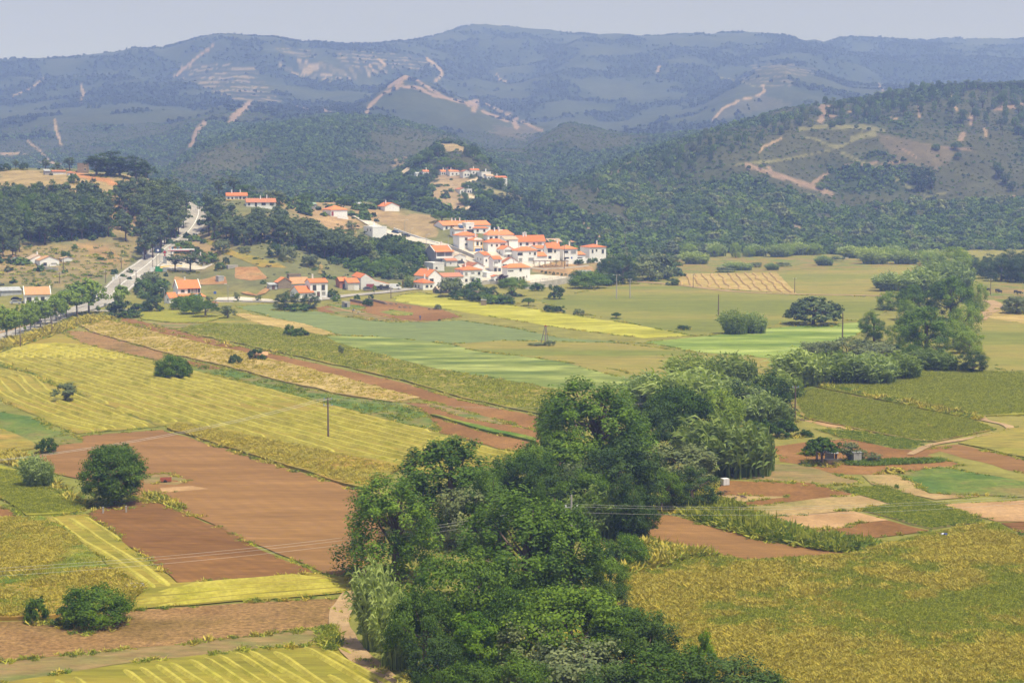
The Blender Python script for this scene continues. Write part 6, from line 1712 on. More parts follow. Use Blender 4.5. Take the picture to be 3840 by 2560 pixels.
house('ruined stone hut with broken roof left of the low corner house', 922, 934, 950, 660, 648, 'flat', wall='stone', chim=0, wins=[(.6, .4, .8, 1)], name='ruin', cat='ruin')
house('broken stone garden walls in the hedge below the village', 1085, 1095, 1135, 680, 672, 'flat', wall='stone', chim=0, wins=None, name='ruin', cat='ruin')
house('old brown roofed barn among trees behind the right village end', 1245, 1262, 1292, 566, 556, 'gx', wall='stone', tile='tile_t', chim=0, wins=None, name='barn', cat='barn')
house('little tan roofed hut behind the rightmost village house', 1300, 1310, 1322, 563, 556, 'hip', wall='stone', tile='tile_o', chim=0, wins=None, name='hut', cat='hut')
house('small white kiosk beside the plum tree', 1128, 1134, 1148, 650, 635, 'gy', chim=0, wins=[(.5, .35, .7, 1.6, 'f', 'door')], name='kiosk', cat='kiosk')
house('low white wall block beside the street in the lower village', 1108, 1118, 1135, 640, 628, 'flat', chim=0, wins=None)
# slope above the pine wood
house('long white house with yellow painted base on the hill at left', 516, 520, 567, 461, 450, 'gx', peak=443, chim=2, th=12, dep=8, wins=[(.1, .5, 1, 1.2), (.28, .5, .9, 1), (.48, .5, 1.6, 1.3, 'f', 'window', 'pane_l'), (.66, .45, 1, 2), (.85, .5, 1.6, 1.3)], extra=ex_band('frame_y', -.6, .75))
house('tiny orange roofed tower at the end of the yellow based house', 500, 503, 516, 448, 444, 'hip', chim=0, th=12, wins=None, dep=5)
house('long low white house with red brown roof on the hill at left', 560, 566, 632, 474, 465, 'gx', peak=456, tile='tile_r', chim=2, th=12, dep=9, wins=[(.09, .55, 1, 1.2), (.32, .45, 1, 2), (.58, .55, 2, 1.2), (.86, .55, 2, 1.3)])
house('white house with large orange pyramid roof alone on the hill', 736, 760, 796, 497, 482, 'hip', peak=472, chim=0, th=28, wins=[(.1, .4, 1.1, 2.1, 'f', 'door', 'maroon')])
house('white gabled house at the top end of the hill meadow', 863, 884, 916, 485, 474, 'gy', peak=466, chim=1, th=30, wins=[(.6, .5, 1.6, 1.2, 'l')])
house('white cube house with blank wall beside the village street', 832, 856, 887, 546, 523, 'flat', chim=1, th=32, wins=[(.2, .75, .8, 1, 'l'), (.55, .75, .8, 1, 'l')])
house('green corrugated shelter on the hill meadow', 700, 704, 726, 473, 469, 'shed', rise=.7, wall='metal_r', tile='metal_g', chim=0, wins=None, name='shelter', cat='shelter')
house('low grey shed beside the pyramid roofed house', 712, 716, 736, 481, 477, 'flat', wall='grey_r', chim=0, wins=None, name='shed', cat='shed')
house('white sheet roof shelter on the far edge of the hill meadow', 805, 810, 832, 471, 468, 'shed', rise=.6, wall='white2', tile='metal_r', chim=0, wins=None, name='shelter', cat='shelter')
# farms at the foot of the slope
house('two storey white farmhouse with tall balcony doors', 697, 713, 751, 684, 649, 'gx', peak=640, chim=1, wins=[(.24, .66, 1.4, 2.2), (.74, .66, 1.4, 2.2), (.2, .24, 1.3, 1.2, 'f', 'window', 'pane_l'), (.46, .22, 1.2, 2.0, 'f', 'door'), (.76, .26, 1.4, 1.3, 'f', 'window', 'pane_l')])
house('low white wing with orange roof in front of the two storey farmhouse', 661, 687, 718, 686, 672, 'gx', peak=657, chim=0, th=32, wins=[(.5, .45, .8, 1.2)])
house('brown stone barn with small orange roof in the farmyard', 628, 639, 668, 664, 648, 'gy', peak=638, wall='stone', tile='tile', chim=0, wins=None, name='barn', cat='barn')
house('old long barn with mottled tan tiles and white ridge', 660, 668, 706, 658, 650, 'gx', peak=637, wall='white2', tile='tile_o', chim=0, wins=None, name='barn', cat='barn')
house('grey tin hut at the edge of the farmyard', 615, 619, 636, 666, 654, 'shed', rise=.5, wall='metal_r', tile='metal_r', chim=0, wins=[(.5, .4, 1.2, 1.7, 'f', 'door')], name='hut', cat='hut')
house('ruined stone sheds behind the farmyard', 658, 664, 690, 640, 632, 'flat', wall='stone', chim=0, wins=None, name='ruin', cat='ruin')
house('big white barn with maroon door and sweeping roof', 815, 829, 896, 665, 648, 'barn', rise=3.2, wall='white2', chim=0, th=18, dep=16, wins=[(.31, .24, 3.2, 3.0, 'f', 'door', 'maroon'), (.68, .28, 1.3, 2), (.89, .32, 1.3, 1.5)], name='barn', cat='barn')
house('small garage with stone side and pale door in front of the big barn', 783, 799, 824, 666, 649, 'gx', peak=639, chim=0, wall='white2', wins=[(.3, .36, 2.6, 2.4, 'f', 'door', 'door_p')], left=None, name='garage', cat='garage')
house('unfinished red brick shed left of the small garage', 769, 780, 798, 662, 645, 'gx', peak=637, wall='brick', chim=0, wins=[(.5, .3, 1, 1.6, 'f', 'door', 'pane')], name='shed', cat='shed')
house('little concrete garden shed at the end of the vegetable garden', 880/1.15, 792/1.0, 802, 706, 696, 'flat', wall='concr', chim=0, wins=[(.2, .45, 1, 1.6, 'f', 'door', 'pane')], dep=3, name='shed', cat='shed', dmax=900)
# restaurant and petrol station
def ex_rest(root, Lf, Ld, H, rf, rise):
    r = MB(); slope(r, (-.3, -3.6, H * .36), (Lf + 1.4, -3.6, H * .36), (Lf + .4, -.02, H * .56), (-.3, -.02, H * .56)); p = r.build('porch_roof', M['tile'], root)
    w = MB(); w.box(0, Lf + .6, -3.3, -.02, -3, H * .36 - .05); w.build('porch_wall', M['white'], root)
    b = MB(); t = np.linspace(0, 2 * math.pi, 25)[:-1]; c = [(Lf * .72 + math.cos(a) * 1.9, H * .44 + math.sin(a) * .75) for a in t]
    b.solid([(x, -3.5, z) for x, z in c], [(x, -3.36, z) for x, z in c]); s = b.build('oval_sign', M['blue_s'], root)
    l = MB()
    for i in range(7): l.box(Lf * .72 - 1.2 + i * .36, Lf * .72 - 1.2 + i * .36 + .22, -3.56, -3.502, H * .44 + .12, H * .44 + .38)
    for i in range(5): l.box(Lf * .72 - .8 + i * .36, Lf * .72 - .8 + i * .36 + .22, -3.56, -3.502, H * .44 - .38, H * .44 - .1)
    l.build('sign_lettering', M['white'], s)
M['blue_s'] = plain('light blue sign', (0.16, 0.36, 0.66), 0.5, 0.05)
house('white restaurant with steep orange roof, glazed upper floor and blue oval sign', 391, 409, 456, 693, 662, 'gx', peak=644, chim=1, parapet=True, found=4, wins=[(.22, .78, 1.4, 1.0), (.53, .78, 1.5, 1.7), (.66, .78, 1.5, 1.7), (.79, .78, 1.5, 1.7), (.91, .78, 1.5, 1.7)], extra=ex_rest)
house('low white gabled annex on the left of the restaurant', 375, 389, 405, 697, 683, 'gx', peak=672, chim=0, th=36, wins=[(.3, .6, .8, .9, 'l')])
house('small orange roofed hut in the bushes below the road', 333, 337, 350, 653, 648, 'hip', chim=0, wins=None, name='hut', cat='hut')
house('tiny white bin shelter with tiled roof by the lay-by', 486, 488, 498, 704, 696, 'hip', chim=0, wins=None, tile='tile_r', dep=2.5, name='shelter', cat='shelter')
house('grey blue metal cabin on the orange earth bank', 494, 502, 514, 648, 637, 'flat', wall='metal_r', chim=0, wins=None, dep=4, name='cabin', cat='cabin')
house('white station kiosk with orange roof and tall round chimney', 448, 454, 466, 606, 592, 'hip', chim=1, wins=[(.4, .5, .9, 1.2)], name='kiosk', cat='kiosk')
house('long low concrete sheds on the orange bank', 520, 524, 545, 618, 612, 'flat', wall='concr', chim=0, wins=None, name='shed', cat='shed')
# left slope
house('white house with tan roof and blank gable on the dry slope', 74, 92, 131, 614, 598, 'gy', peak=589, tile='tile_o', chim=0, th=28, wins=[(.26, .42, 1.4, 1.4), (.72, .5, 2.2, .5, 'f', 'window', 'pane_l')])
house('longer tan roofed white wing behind the house on the dry slope', 50, 70, 104, 606, 595, 'gy', peak=586, tile='tile_t', chim=1, th=34, wins=None)
house('ruined shed with pale roof on the dry slope', 129, 143, 167, 602, 594, 'gy', peak=590, wall='white2', tile='tile_t', chim=0, wins=None, name='ruin', cat='ruin')
house('small orange roofed outhouse at the far left under the trees', 12, 26, 41, 606, 594, 'gy', peak=588, tile='tile_o', wall='white2', chim=0, wins=None)
house('white roadside house with red roof and white gable edges', 43, 57, 111, 697, 676, 'gx', peak=659, tile='tile_o', parapet=True, chim=0, th=20, wins=[(.17, .38, 1.7, 2.0), (.43, .5, 1, 1), (.7, .42, 1.4, 1.8), (.5, .45, .8, 1, 'l')])
house('long grey corrugated shed behind the roadside house', -12, 2, 44, 680, 668, 'shed', rise=1, wall='metal_r', tile='metal_r', chim=0, wins=None, name='shed', cat='shed')
house('round ruined windmill tower on the left hill crest', 175, 178, 202, 397, 377, 'flat', wall='stone', chim=0, wins=[(.7, .4, .8, 1.2)], name='ruin', cat='ruin', dep=6, th=10)
house('white hut with red roof beside the ruined tower', 150, 158, 169, 404, 397, 'hip', tile='tile_r', chim=0, wins=[(.4, .5, .8, .8)], name='hut', cat='hut')
house('grey hut with white sheet roof on the left hill crest', 96, 103, 114, 402, 393, 'shed', rise=.8, wall='grey_r', tile='metal_r', chim=0, wins=None, name='hut', cat='hut')
house('red roofed cottage behind the round pine on the crest', 114, 120, 148, 402, 394, 'gx', tile='tile_r', wall='white2', chim=0, wins=None)
# hamlet
for a in [
 ('hamlet house with pink roof standing highest', 1022, 1027, 1041, 395, 389, 'hip', 'tile_r'), ('leftmost orange roofed house of the upper hamlet row', 1009, 1013, 1024, 403, 397, 'gx', 'tile'),
 ('long orange roofed house in the middle of the hamlet row', 1024, 1033, 1055, 405, 397, 'gx', 'tile'), ('white gabled house of the hamlet facing the valley', 1056, 1064, 1080, 409, 397, 'gy', 'tile_r'),
 ('orange roofed house behind hedges at the right of the hamlet row', 1076, 1082, 1101, 402, 394, 'gx', 'tile'), ('white flat roofed house at the right of the hamlet', 1096, 1106, 1127, 409, 399, 'flat', 'tile'),
 ('brown roofed shed below the white flat hamlet house', 1112, 1118, 1134, 413, 407, 'gx', 'tile_t'), ('low orange roofed house at the right end of the hamlet', 1130, 1140, 1165, 418, 411, 'gx', 'tile'),
 ('white house beside the pale track below the hamlet', 1044, 1056, 1073, 446, 438, 'gy', 'tile_r'), ('little white garage beside the house below the hamlet', 1070, 1072, 1084, 445, 438, 'flat', 'tile'),
 ('orange roofed house left of the hamlet among trees', 968, 972, 985, 404, 397, 'gx', 'tile'), ('white house with grey roof left of the hamlet', 950, 956, 972, 409, 402, 'gx', 'metal_r'),
 ('white cottage at the far left of the hamlet', 936, 940, 950, 413, 407, 'flat', 'tile')]:
    house(a[0], *a[1:5], a[5] - 2.5, a[6], tile=a[7], rise=1.1, over=.1, wall='white2', chim=1 if a[7] == 'tile' else 0, found=4, dmin=1000, wins=[(.3, .5, 1, 1.2), (.7, .5, 1, 1.2)])
# field huts
def hut_at(label, xc, xr, yb, ye, roof, wall, tile, dep, wins, th=15, nm='hut', rise=None):
    return house(label, xc - 5, xc, xr, yb, ye, roof, wall=wall, tile=tile, chim=0, dep=dep, wins=wins, th=th, name=nm, cat=nm, dmin=60, rise=rise, found=.5, over=.2)
hut_at('small stone hut with old tile roof in the golden strip', 588, 614, 828, 816, 'shed', 'stone', 'tile_o', 2.6, None, 8)

# ------------------------------------------------------------------ sheds, walls, furniture of the gardens
M['wood_g'] = plain('grey boards', (0.40, 0.37, 0.32), 0.9, 0.2, 2.0)
def simple(name, label, cat, px, py, fn, rz=0.0, group=None, dmin=60):
    P = ground(px, py, dmin); r = empty(name, P, rz); tag(r, label, cat, group); fn(r); return r
def f_shed(r):
    b = MB(); b.box(-.75, .75, -.7, .7, 0, 1.75); b.build('board_wall', M['wood_g'], r)
    t = MB(); t.box(-.85, .85, -.8, .8, 1.752, 1.83); t.build('sheet_roof', M['metal_r'], r)
    d = MB()
    for i in range(5): d.box(-.7 + i * .29, -.7 + i * .29 + .24, -.74, -.702, .05, 1.7)
    d.build('boards', M['concr'], r)
simple('garden_shed', 'small grey board shed beside the fig tree', 'shed', 1965, 1061, f_shed, .3)
def f_tarp(r):
    b = MB(); b.box(-1.7, -1.6, -.8, .8, 0, 1.9); b.box(1.6, 1.7, -.8, .8, 0, 1.6); b.build('posts', M['wood'], r)
    t = MB(); t.solid([(-1.9, -1.2, 1.7), (1.9, -1.2, 1.4), (1.9, 1.2, 1.9), (-1.9, 1.2, 2.1)], [(-1.9, -1.2, 1.76), (1.9, -1.2, 1.46), (1.9, 1.2, 1.96), (-1.9, 1.2, 2.16)]); t.build('sheet', M['metal_r'], r)
    c = MB(); c.box(-.2, 1.4, .3, .4, .2, 1.5); c.build('tarpaulin', M['door_p'], r)
simple('lean_to', 'lean-to with a pale tarpaulin under the fig tree', 'shelter', 1898, 1058, f_tarp)
def f_boat(r):
    b = MB(); pts = [(-1.6, 0), (-1.2, -.55), (1.2, -.55), (1.7, 0), (1.2, .55), (-1.2, .55)]
    b.solid([(x * .8, y * .7, .05) for x, y in pts], [(x, y, .55) for x, y in pts], caps=False); b.solid([(x * .8, y * .7, .05) for x, y in pts], [(x * .82, y * .72, .12) for x, y in pts]); b.build('trough_shell', M['concr'], r)
simple('trough', 'pale trough beside the fig tree', 'trough', 1912, 1061, f_boat)
def f_tank(r):
    b = MB(); b.box(-.55, .55, -.5, .5, .12, 1.12); b.build('tank', M['plastic'], r)
    p = MB(); p.box(-.6, .6, -.55, .55, 0, .11); p.build('pallet', M['wood'], r)
    c = MB()
    for i in range(5): x = -.54 + i * .27; c.box(x - .02, x + .02, -.53, -.502, .12, 1.14)
    c.build('cage', M['steel'], r)
simple('water_tank', 'white cube water tank at the edge of the garden plots', 'water tank', 1665, 1114, f_tank, .4)
def f_bits(r):
    b = MB(); rr = random.Random(4)
    for i in range(9):
        x, y = rr.uniform(-1, 1), rr.uniform(-.5, .5); a = rr.uniform(0, 3)
        b.tube([(x - .6 * math.cos(a), y - .6 * math.sin(a), .1 + i * .04), (x + .6 * math.cos(a), y + .6 * math.sin(a), .12 + i * .05)], .05, 5)
    b.build('sticks', M['pole'], r)
simple('stick_pile', 'dark pile of prunings on the brown plot', 'pile', 1696, 1145, f_bits)
simple('stick_pile', 'scattered boards beside the lime green weeds', 'pile', 1660, 1135, f_bits, 1.0)
def f_heap(r):
    q, sh, _ = crown(77, 1.6, .7, .1, 20, .35, 30, .35, 'dome', .3); link('straw', quads_mesh('straw', q, M['L_grass_y'], sh), r)
simple('straw_heap', 'left heap of tan straw by the clover plot', 'heap', 2050, 1085, f_heap)
simple('straw_heap', 'right heap of tan straw by the clover plot', 'heap', 2063, 1086, f_heap, 1.2)
def f_well(r):
    b = MB(); n = 20; R0, R1 = 1.05, .85
    for i in range(n):
        a0, a1 = 2 * math.pi * i / n, 2 * math.pi * (i + 1) / n
        p = lambda R, a, z: (R * math.cos(a), R * math.sin(a), z)
        b.face([p(R0, a0, 0), p(R0, a1, 0), p(R0, a1, .6), p(R0, a0, .6)]); b.face([p(R0, a0, .6), p(R0, a1, .6), p(R1, a1, .6), p(R1, a0, .6)]); b.face([p(R1, a0, .6), p(R1, a1, .6), p(R1, a1, .05), p(R1, a0, .05)])
    b.build('well_ring', M['grey_r'], r)
simple('well', 'round grey concrete well ring in the dry grass', 'well', 311, 1353, f_well)
def f_crate(r):
    b = MB(); b.box(-.9, .9, -.5, .5, .3, .38); b.box(-.9, .9, -.5, -.44, .382, .8); b.box(-.9, .9, .44, .5, .382, .8); b.box(-.9, -.84, -.438, .438, .382, .8); b.box(.84, .9, -.438, .438, .382, .8); b.build('tray', M['rust'], r)
    for y in (-.6, .6):
        w = MB(); w.tube([(-.1, y - .06, .28), (-.1, y + .06, .28)], .28, 12); w.build('wheel', M['rubber'], r)
    t = MB(); t.tube([(.9, 0, .33), (1.9, 0, .2)], .05, 5); t.build('drawbar', M['rust'], r)
M['rust'] = plain('rusty red steel', (0.38, 0.11, 0.05), 0.8, 0.25, 2.0)
simple('farm_trailer', 'rusty red trailer in the bean bed right of the round tree', 'trailer', 381, 1108, f_crate, .2)
def f_post(h=1.0, m='pole_c'):
    def f(r): b = MB(); b.box(-.1, .1, -.1, .1, -.3, h); b.box(-.13, .13, -.13, .13, h + .002, h + .06); b.build('post_body', M[m], r)
    return f
for x, y, lab in ((388/1.0, 1178, ''),):
    pass
simple('stone_post', 'left stone post in the shade edge of the big round tree', 'post', 237, 1180, f_post())
simple('stone_post', 'right stone post in the shade edge of the big round tree', 'post', 290, 1178, f_post())
def f_rig(r):
    legs = [(-1.35, .3), (.9, .3), (-.2, -.9), (.15, -.2)]
    for x, y in legs:
        b = MB(); b.tube([(x, y, -.2), (x * .55, y * .55, 2.6), (x * .18, y * .18, 5.0)], [.13, .11, .09], 6); b.build('leg', M['pole_w'], r)
    c = MB(); c.tube([(-.75, .15, 2.6), (.55, .15, 2.6)], .07, 5); c.tube([(-.45, .1, 3.9), (.4, .1, 3.9)], .06, 5); c.build('cross_bar', M['pole_w'], r)
    w = MB(); w.tube([(0, -.12, 5.1), (0, .12, 5.1)], .3, 12); w.box(.1, 1.0, -.03, .03, 5.05, 5.12); w.build('pulley', M['rust'], r)
M['pole_w'] = plain('silvery old timber', (0.27, 0.23, 0.19), 0.9, 0.25, 3.0)
simple('well_derrick', 'old timber well derrick standing in the green field', 'derrick', 1253, 789, f_rig)
rows('shrub_grey|1262|782|794|24|bush growing at the foot of the timber derrick\nshrub_grey|1232|786|793|38|low weeds left of the timber derrick')
def f_heap2(r):
    b = MB(); rr = random.Random(8)
    for i in range(14): x, y = rr.uniform(-2.2, 2.2), rr.uniform(-.8, .8); s = rr.uniform(.15, .4); b.box(x - s, x + s, y - s, y + s, 0, s * 1.5)
    b.build('rubble', M['stone'], r)
simple('rubble_heap', 'heap of old boards in the garden soil below the farm road', 'heap', 897, 699, f_heap2)
simple('rubble_heap', 'dark heap in the middle of the garden soil', 'heap', 929, 707, f_heap2)
simple('rubble_heap', 'heap under the bush at the garden edge', 'heap', 997, 711, f_heap2)
rows('shrub_grey|1006|698|711|14|small tree at the edge of the yellow barley\nshrub_dark|1009|732|737|6|tiny bush at the corner of the garden soil\nshrub|843|686|702|22|bush in the vegetable garden\nshrub_dark|848|690|704|16|dark bush in the vegetable garden\nshrub|820|676|690|16|round bush on the road bank\nshrub_dark|853|676|689|12|small dark bush on the road bank\nshrub_dark|766|668|684|28|dark fig by the farmhouse terrace\nbright|771|678|692|22|vine arbour by the garden shed\nshrub|864|645|661|18|small green tree in front of the white barn\nshrub_grey|834|644|660|14|grey bush in the barn yard\nplane|860|655|676|10|thin street tree in front of the white van\nplane|683|672|686|12|ball shaped tree in front of the low white wing')
def f_hutb(r): b = MB(); b.box(-1, 1, -1, 1, 0, 2.0); b.build('hut_wall', M['stone'], r); t = MB(); t.box(-1.1, 1.1, -1.1, 1.1, 2.002, 2.1); t.build('roof', M['metal_r'], r)
simple('pump_hut', 'small dark pump hut in the yellow barley', 'hut', 1111, 701, f_hutb)
simple('bean_poles', 'stack of poles against the bush in the plot', 'poles', 1834, 968, f_bits)

# ------------------------------------------------------------------ walls, rails and pergola at the village
def wall_line(name, label, pts, h, th, mat, cat='wall', off=0.0, rail=False, dmin=300):
    P = [ground(*p, dmin) for p in pts]; r = empty(name, P[0]); tag(r, label, cat)
    b = MB()
    for a, c in zip(P, P[1:]):
        a = a - P[0]; c = c - P[0]; d = (c - a).normalized(); n = Vector((-d.y, d.x, 0)).normalized() * th / 2; d = d * -.02
        za, zc = a.z, c.z
        lo = [(a.x - n.x, a.y - n.y, za - 1.5), (c.x - n.x + d.x, c.y - n.y + d.y, zc - 1.5), (c.x + n.x + d.x, c.y + n.y + d.y, zc - 1.5), (a.x + n.x, a.y + n.y, za - 1.5)]
        hi = [(x, y, (za if i in (0, 3) else zc) + h) for i, (x, y, z) in enumerate(lo)]
        b.solid(lo, hi)
    b.build('wall_body', M[mat], r)
    if rail:
        for a, c in zip(P, P[1:]):
            a = a - P[0]; c = c - P[0]; n = max(2, int((c - a).length / 2.2))
            for i in range(n):
                p = a.lerp(c, i / n); q = MB(); q.box(-.04, .04, -.04, .04, 0, 1.0); q.build('rail_post', M['steel'], r, loc=(p.x, p.y, p.z + h))
            t = MB(); t.tube([(a.x, a.y, a.z + h + 1.0), (c.x, c.y, c.z + h + 1.0)], .05, 5); t.tube([(a.x, a.y, a.z + h + .5), (c.x, c.y, c.z + h + .5)], .035, 5); t.build('handrail', M['steel'], r)
    return r
wall_line('retaining_wall', 'long stained concrete retaining wall under the car park', [(1205, 664), (1240, 661), (1275, 656), (1305, 650), (1325, 644)], 2.6, .5, 'concr', rail=True)
wall_line('roadside_wall', 'low white wall along the upper village street', [(905, 528), (940, 541), (975, 552), (1010, 563)], 1.0, .3, 'white')
wall_line('roadside_wall', 'grey wall under the tall two storey house', [(1030, 572), (1062, 584), (1090, 596)], 2.0, .35, 'concr')
wall_line('yard_wall', 'white yard wall in front of the right village houses', [(1300, 606), (1320, 606), (1338, 605), (1352, 604)], 2.4, .3, 'white')
wall_line('yard_wall', 'low wall with cars below the three storey house', [(1104, 655), (1125, 652), (1150, 654), (1175, 656)], 1.3, .3, 'concr')
wall_line('yard_wall', 'grey block wall in front of the house on the dry slope', [(95, 620), (115, 621), (134, 622)], 1.4, .3, 'concr')
wall_line('yard_wall', 'white wall below the pyramid roofed house', [(775, 501), (800, 504)], 1.2, .3, 'white')
wall_line('garden_wall', 'dark low stone wall along the vegetable garden', [(805, 692), (830, 697), (850, 701)], 1.0, .5, 'stone')
wall_line('garden_wall', 'dark low stone wall by the garden soil', [(843, 690), (862, 693), (885, 699)], .9, .5, 'stone')
wall_line('farm_wall', 'white terrace wall in front of the farmhouse', [(718, 690), (740, 690)], .9, .4, 'white')
def f_perg(r):
    for i in range(7):
        for y in (0, 3.0):
            b = MB(); b.box(-.1, .1, -.1, .1, -.4, 2.3); b.build('post', M['wood'], r, loc=(i * 2.6, y, 0))
    for y in (0, 3.0):
        b = MB(); b.box(-.4, 16, y - .08, y + .08, 2.302, 2.48); b.build('beam', M['wood'], r)
    for i in range(13):
        b = MB(); b.box(-.05, .05, -.4, 3.4, 0, .1); b.build('slat', M['wood'], r, loc=(i * 1.3, 0, 2.484))
def f_bench(r):
    b = MB(); b.box(-.9, .9, -.35, .35, .72, .78); b.build('table_top', M['wood'], r)
    for y in (-.65, .65):
        b = MB(); b.box(-.9, .9, y - .14, y + .14, .42, .47); b.build('seat', M['wood'], r)
    for x in (-.65, .65):
        b = MB(); b.box(x - .06, x + .06, -.7, .7, .3, .38); b.box(x - .06, x + .06, -.1, .1, 0, .3); b.box(x - .06, x + .06, -.1, .1, .382, .72); b.build('leg', M['wood'], r)
simple('pergola', 'long brown pergola on the picnic ground below the village', 'pergola', 1227, 612, f_perg, .12)
for i, (x, y) in enumerate(((1243, 613), (1258, 613), (1272, 612), (1284, 612), (1300, 611))):
    simple('picnic_table', 'brown picnic table under the village pergola', 'picnic table', x, y, f_bench, .15, 'picnic tables at the pergola')
wall_line('picnic_fence', 'low pale fence round the picnic ground', [(1215, 616), (1250, 619), (1290, 617), (1330, 614), (1352, 611)], .6, .12, 'door_p', 'fence')
# young shrubs planted in rows on the red bank
for i in range(10):
    plant('shrub_dark', 1245 + i * 9, 621 + i * 1.1, 625 + i * 1.1 + (i % 2) * 3, 6, 'tiny shrub planted on the red earth bank', 'young shrubs on the red bank')
for x, y in ((1326, 608), (1334, 607), (1353, 605), (1365, 604)):
    plant('shrub', x, y - 12, y, 14, 'clipped ball tree in front of the white yard wall', 'ball trees by the yard wall')

# ------------------------------------------------------------------ poles, lamps, signs and wires
def pole(label, px, yt, yb, mat='pole', arms=(), kind='pole', group=None, name='utility_pole', dmin=60, rad=.16, cat='utility pole'):
    P = ground(px, yb, dmin); h = (yb - yt) / (4000.0 / P.y); r = empty(name, P); tag(r, label, cat, group)
    b = MB(); b.tube([(0, 0, -.5), (0, 0, h)], [rad * 1.2, rad * .7], 8); b.build('shaft', M[mat], r)
    for z, w, m in arms:
        a = MB(); a.box(-w / 2, w / 2, -.06, .06, h - z - .06, h - z + .06); k = a.build('cross_arm', M['steel'], r)
        for u in (-.45, 0, .45):
            q = MB(); q.tube([(u * w, 0, h - z + .062), (u * w, 0, h - z + .34)], [.09, .06], 8); q.build('insulator', M[m], k)
    return P, h
TOP = {}
TOP['a'] = pole('tall wooden utility pole with blue insulators in the mown field', 754, 911, 1006, 'pole', ((.35, 1.5, 'insul'), (1.5, 1.7, 'insul')), rad=.17)
TOP['b'] = pole('pale pole with leaning bracket among the trees of the belt', 1312, 1132, 1285, 'pole_c', ((1.6, 1.6, 'plastic'), (2.2, 1.6, 'plastic')))
TOP['c'] = pole('pole standing by the orchard at the end of the belt', 1826, 884, 958, 'pole', ((.4, 1.4, 'insul'),))
TOP['d'] = pole('brown pole in the bright green barley', 1935, 718, 776, 'pole', (), rad=.2)
TOP['e'] = pole('brown pole alone in the meadow left of the umbrella pine', 1650, 676, 726, 'pole', (), rad=.2)
TOP['f'] = pole('left pale pole of the pair in the meadow beside the village', 1416, 630, 686, 'pole_c', ((.3, 2.6, 'plastic'),), rad=.2)
TOP['g'] = pole('right pale pole of the pair in the meadow beside the village', 1447, 640, 685, 'pole_c', ((.3, 1.4, 'plastic'),), rad=.2)
for l, x, a, b_ in (('dark pole at the left corner of the golden mown field', 1592, 630, 661), ('pole at the right corner of the golden mown field', 1825, 638, 673), ('pole by the canes of the far belt', 2063, 640, 674), ('pole in the bare pasture at far right', 2275, 641, 677),
                    ('tall dark pole in the trees right of the village', 1436, 533, 581), ('dark pole beside the dirt track right of the village', 1440, 568, 606), ('pole with transformer box at the picnic ground', 1296, 564, 617), ('pole beside the dark tree right of the village', 1377, 603, 634),
                    ('pole in the dry grass bank, left one', 47, 752, 799), ('pole in the dry grass bank, right one', 120, 732, 770), ('pole beside the road below the petrol station', 313, 620, 647), ('pole at the petrol station roadside', 351, 596, 620), ('pole on the dry slope above the road', 279, 592, 618),
                    ('pole beside the house on the dry slope', 146, 592, 621), ('pole by the grey wall of the dry slope', 137, 625, 650), ('pole left of the road on the slope', 243, 622, 650), ('pole at the bend below the road sign', 276, 640, 664), ('pole in front of the white barn', 898, 658, 686),
                    ('pole at the roadside by the golden strip', 178, 710, 735), ('pole left of the long village house', 1071, 505, 529), ('pole beside the gabled white house', 884, 458, 484), ('pole at the hill meadow edge', 680, 446, 470), ('pole by the leafy tree below the village', 1170, 640, 668)):
    pole(l, x, a, b_, 'pole', ((.3, 1.2, 'plastic'),), rad=.14)
def lamp(label, px, yt, yb, dx=1.2, group=None):
    P = ground(px, yb, 300); h = (yb - yt) / (4000.0 / P.y); r = empty('street_lamp', P); tag(r, label, 'street lamp', group)
    b = MB(); b.tube([(0, 0, -.3), (0, 0, h - .5), (dx * .4, 0, h - .05), (dx, 0, h)], [.12, .08, .06, .05], 7); b.build('mast', M['steel'], r)
    l = MB(); l.box(dx - .1, dx + .6, -.14, .14, h - .04, h + .1); l.build('lamp_head', M['plastic'], r)
lamp('curved street lamp left of the restaurant', 378, 661, 700, -1.4)
lamp('street lamp beside the lay-by', 524, 652, 694, -1.2)
for i, (x, a, b_) in enumerate(((930, 505, 541), (979, 538, 566), (942, 524, 545), (1056, 577, 598), (1030, 540, 570), (1242, 640, 656), (868, 500, 525), (848, 513, 525))):
    lamp('grey street lamp along the village street', x, a, b_, 1.0, 'street lamps of the village')
def f_sq(r):
    for x in (-.7, .7): b = MB(); b.tube([(x, 0, -.3), (x, 0, 8.2)], .09, 7); b.build('post', M['steel'], r)
    b = MB(); b.box(-1.1, 1.1, -.12, .12, 7.6, 9.5); p = b.build('sign_panel', M['navy'], r)
    c = MB(); t = np.linspace(0, 2 * math.pi, 13)[:-1]; c.solid([(math.cos(a) * .5, -.16, 8.6 + math.sin(a) * .5) for a in t], [(math.cos(a) * .5, -.122, 8.6 + math.sin(a) * .5) for a in t]); c.build('sign_emblem', M['white'], p)
M['navy'] = plain('dark blue sign', (0.05, 0.07, 0.17), 0.5, 0.08)
simple('roadside_sign', 'tall square dark blue sign on twin posts at the petrol station', 'sign', 364, 622, f_sq, dmin=300)
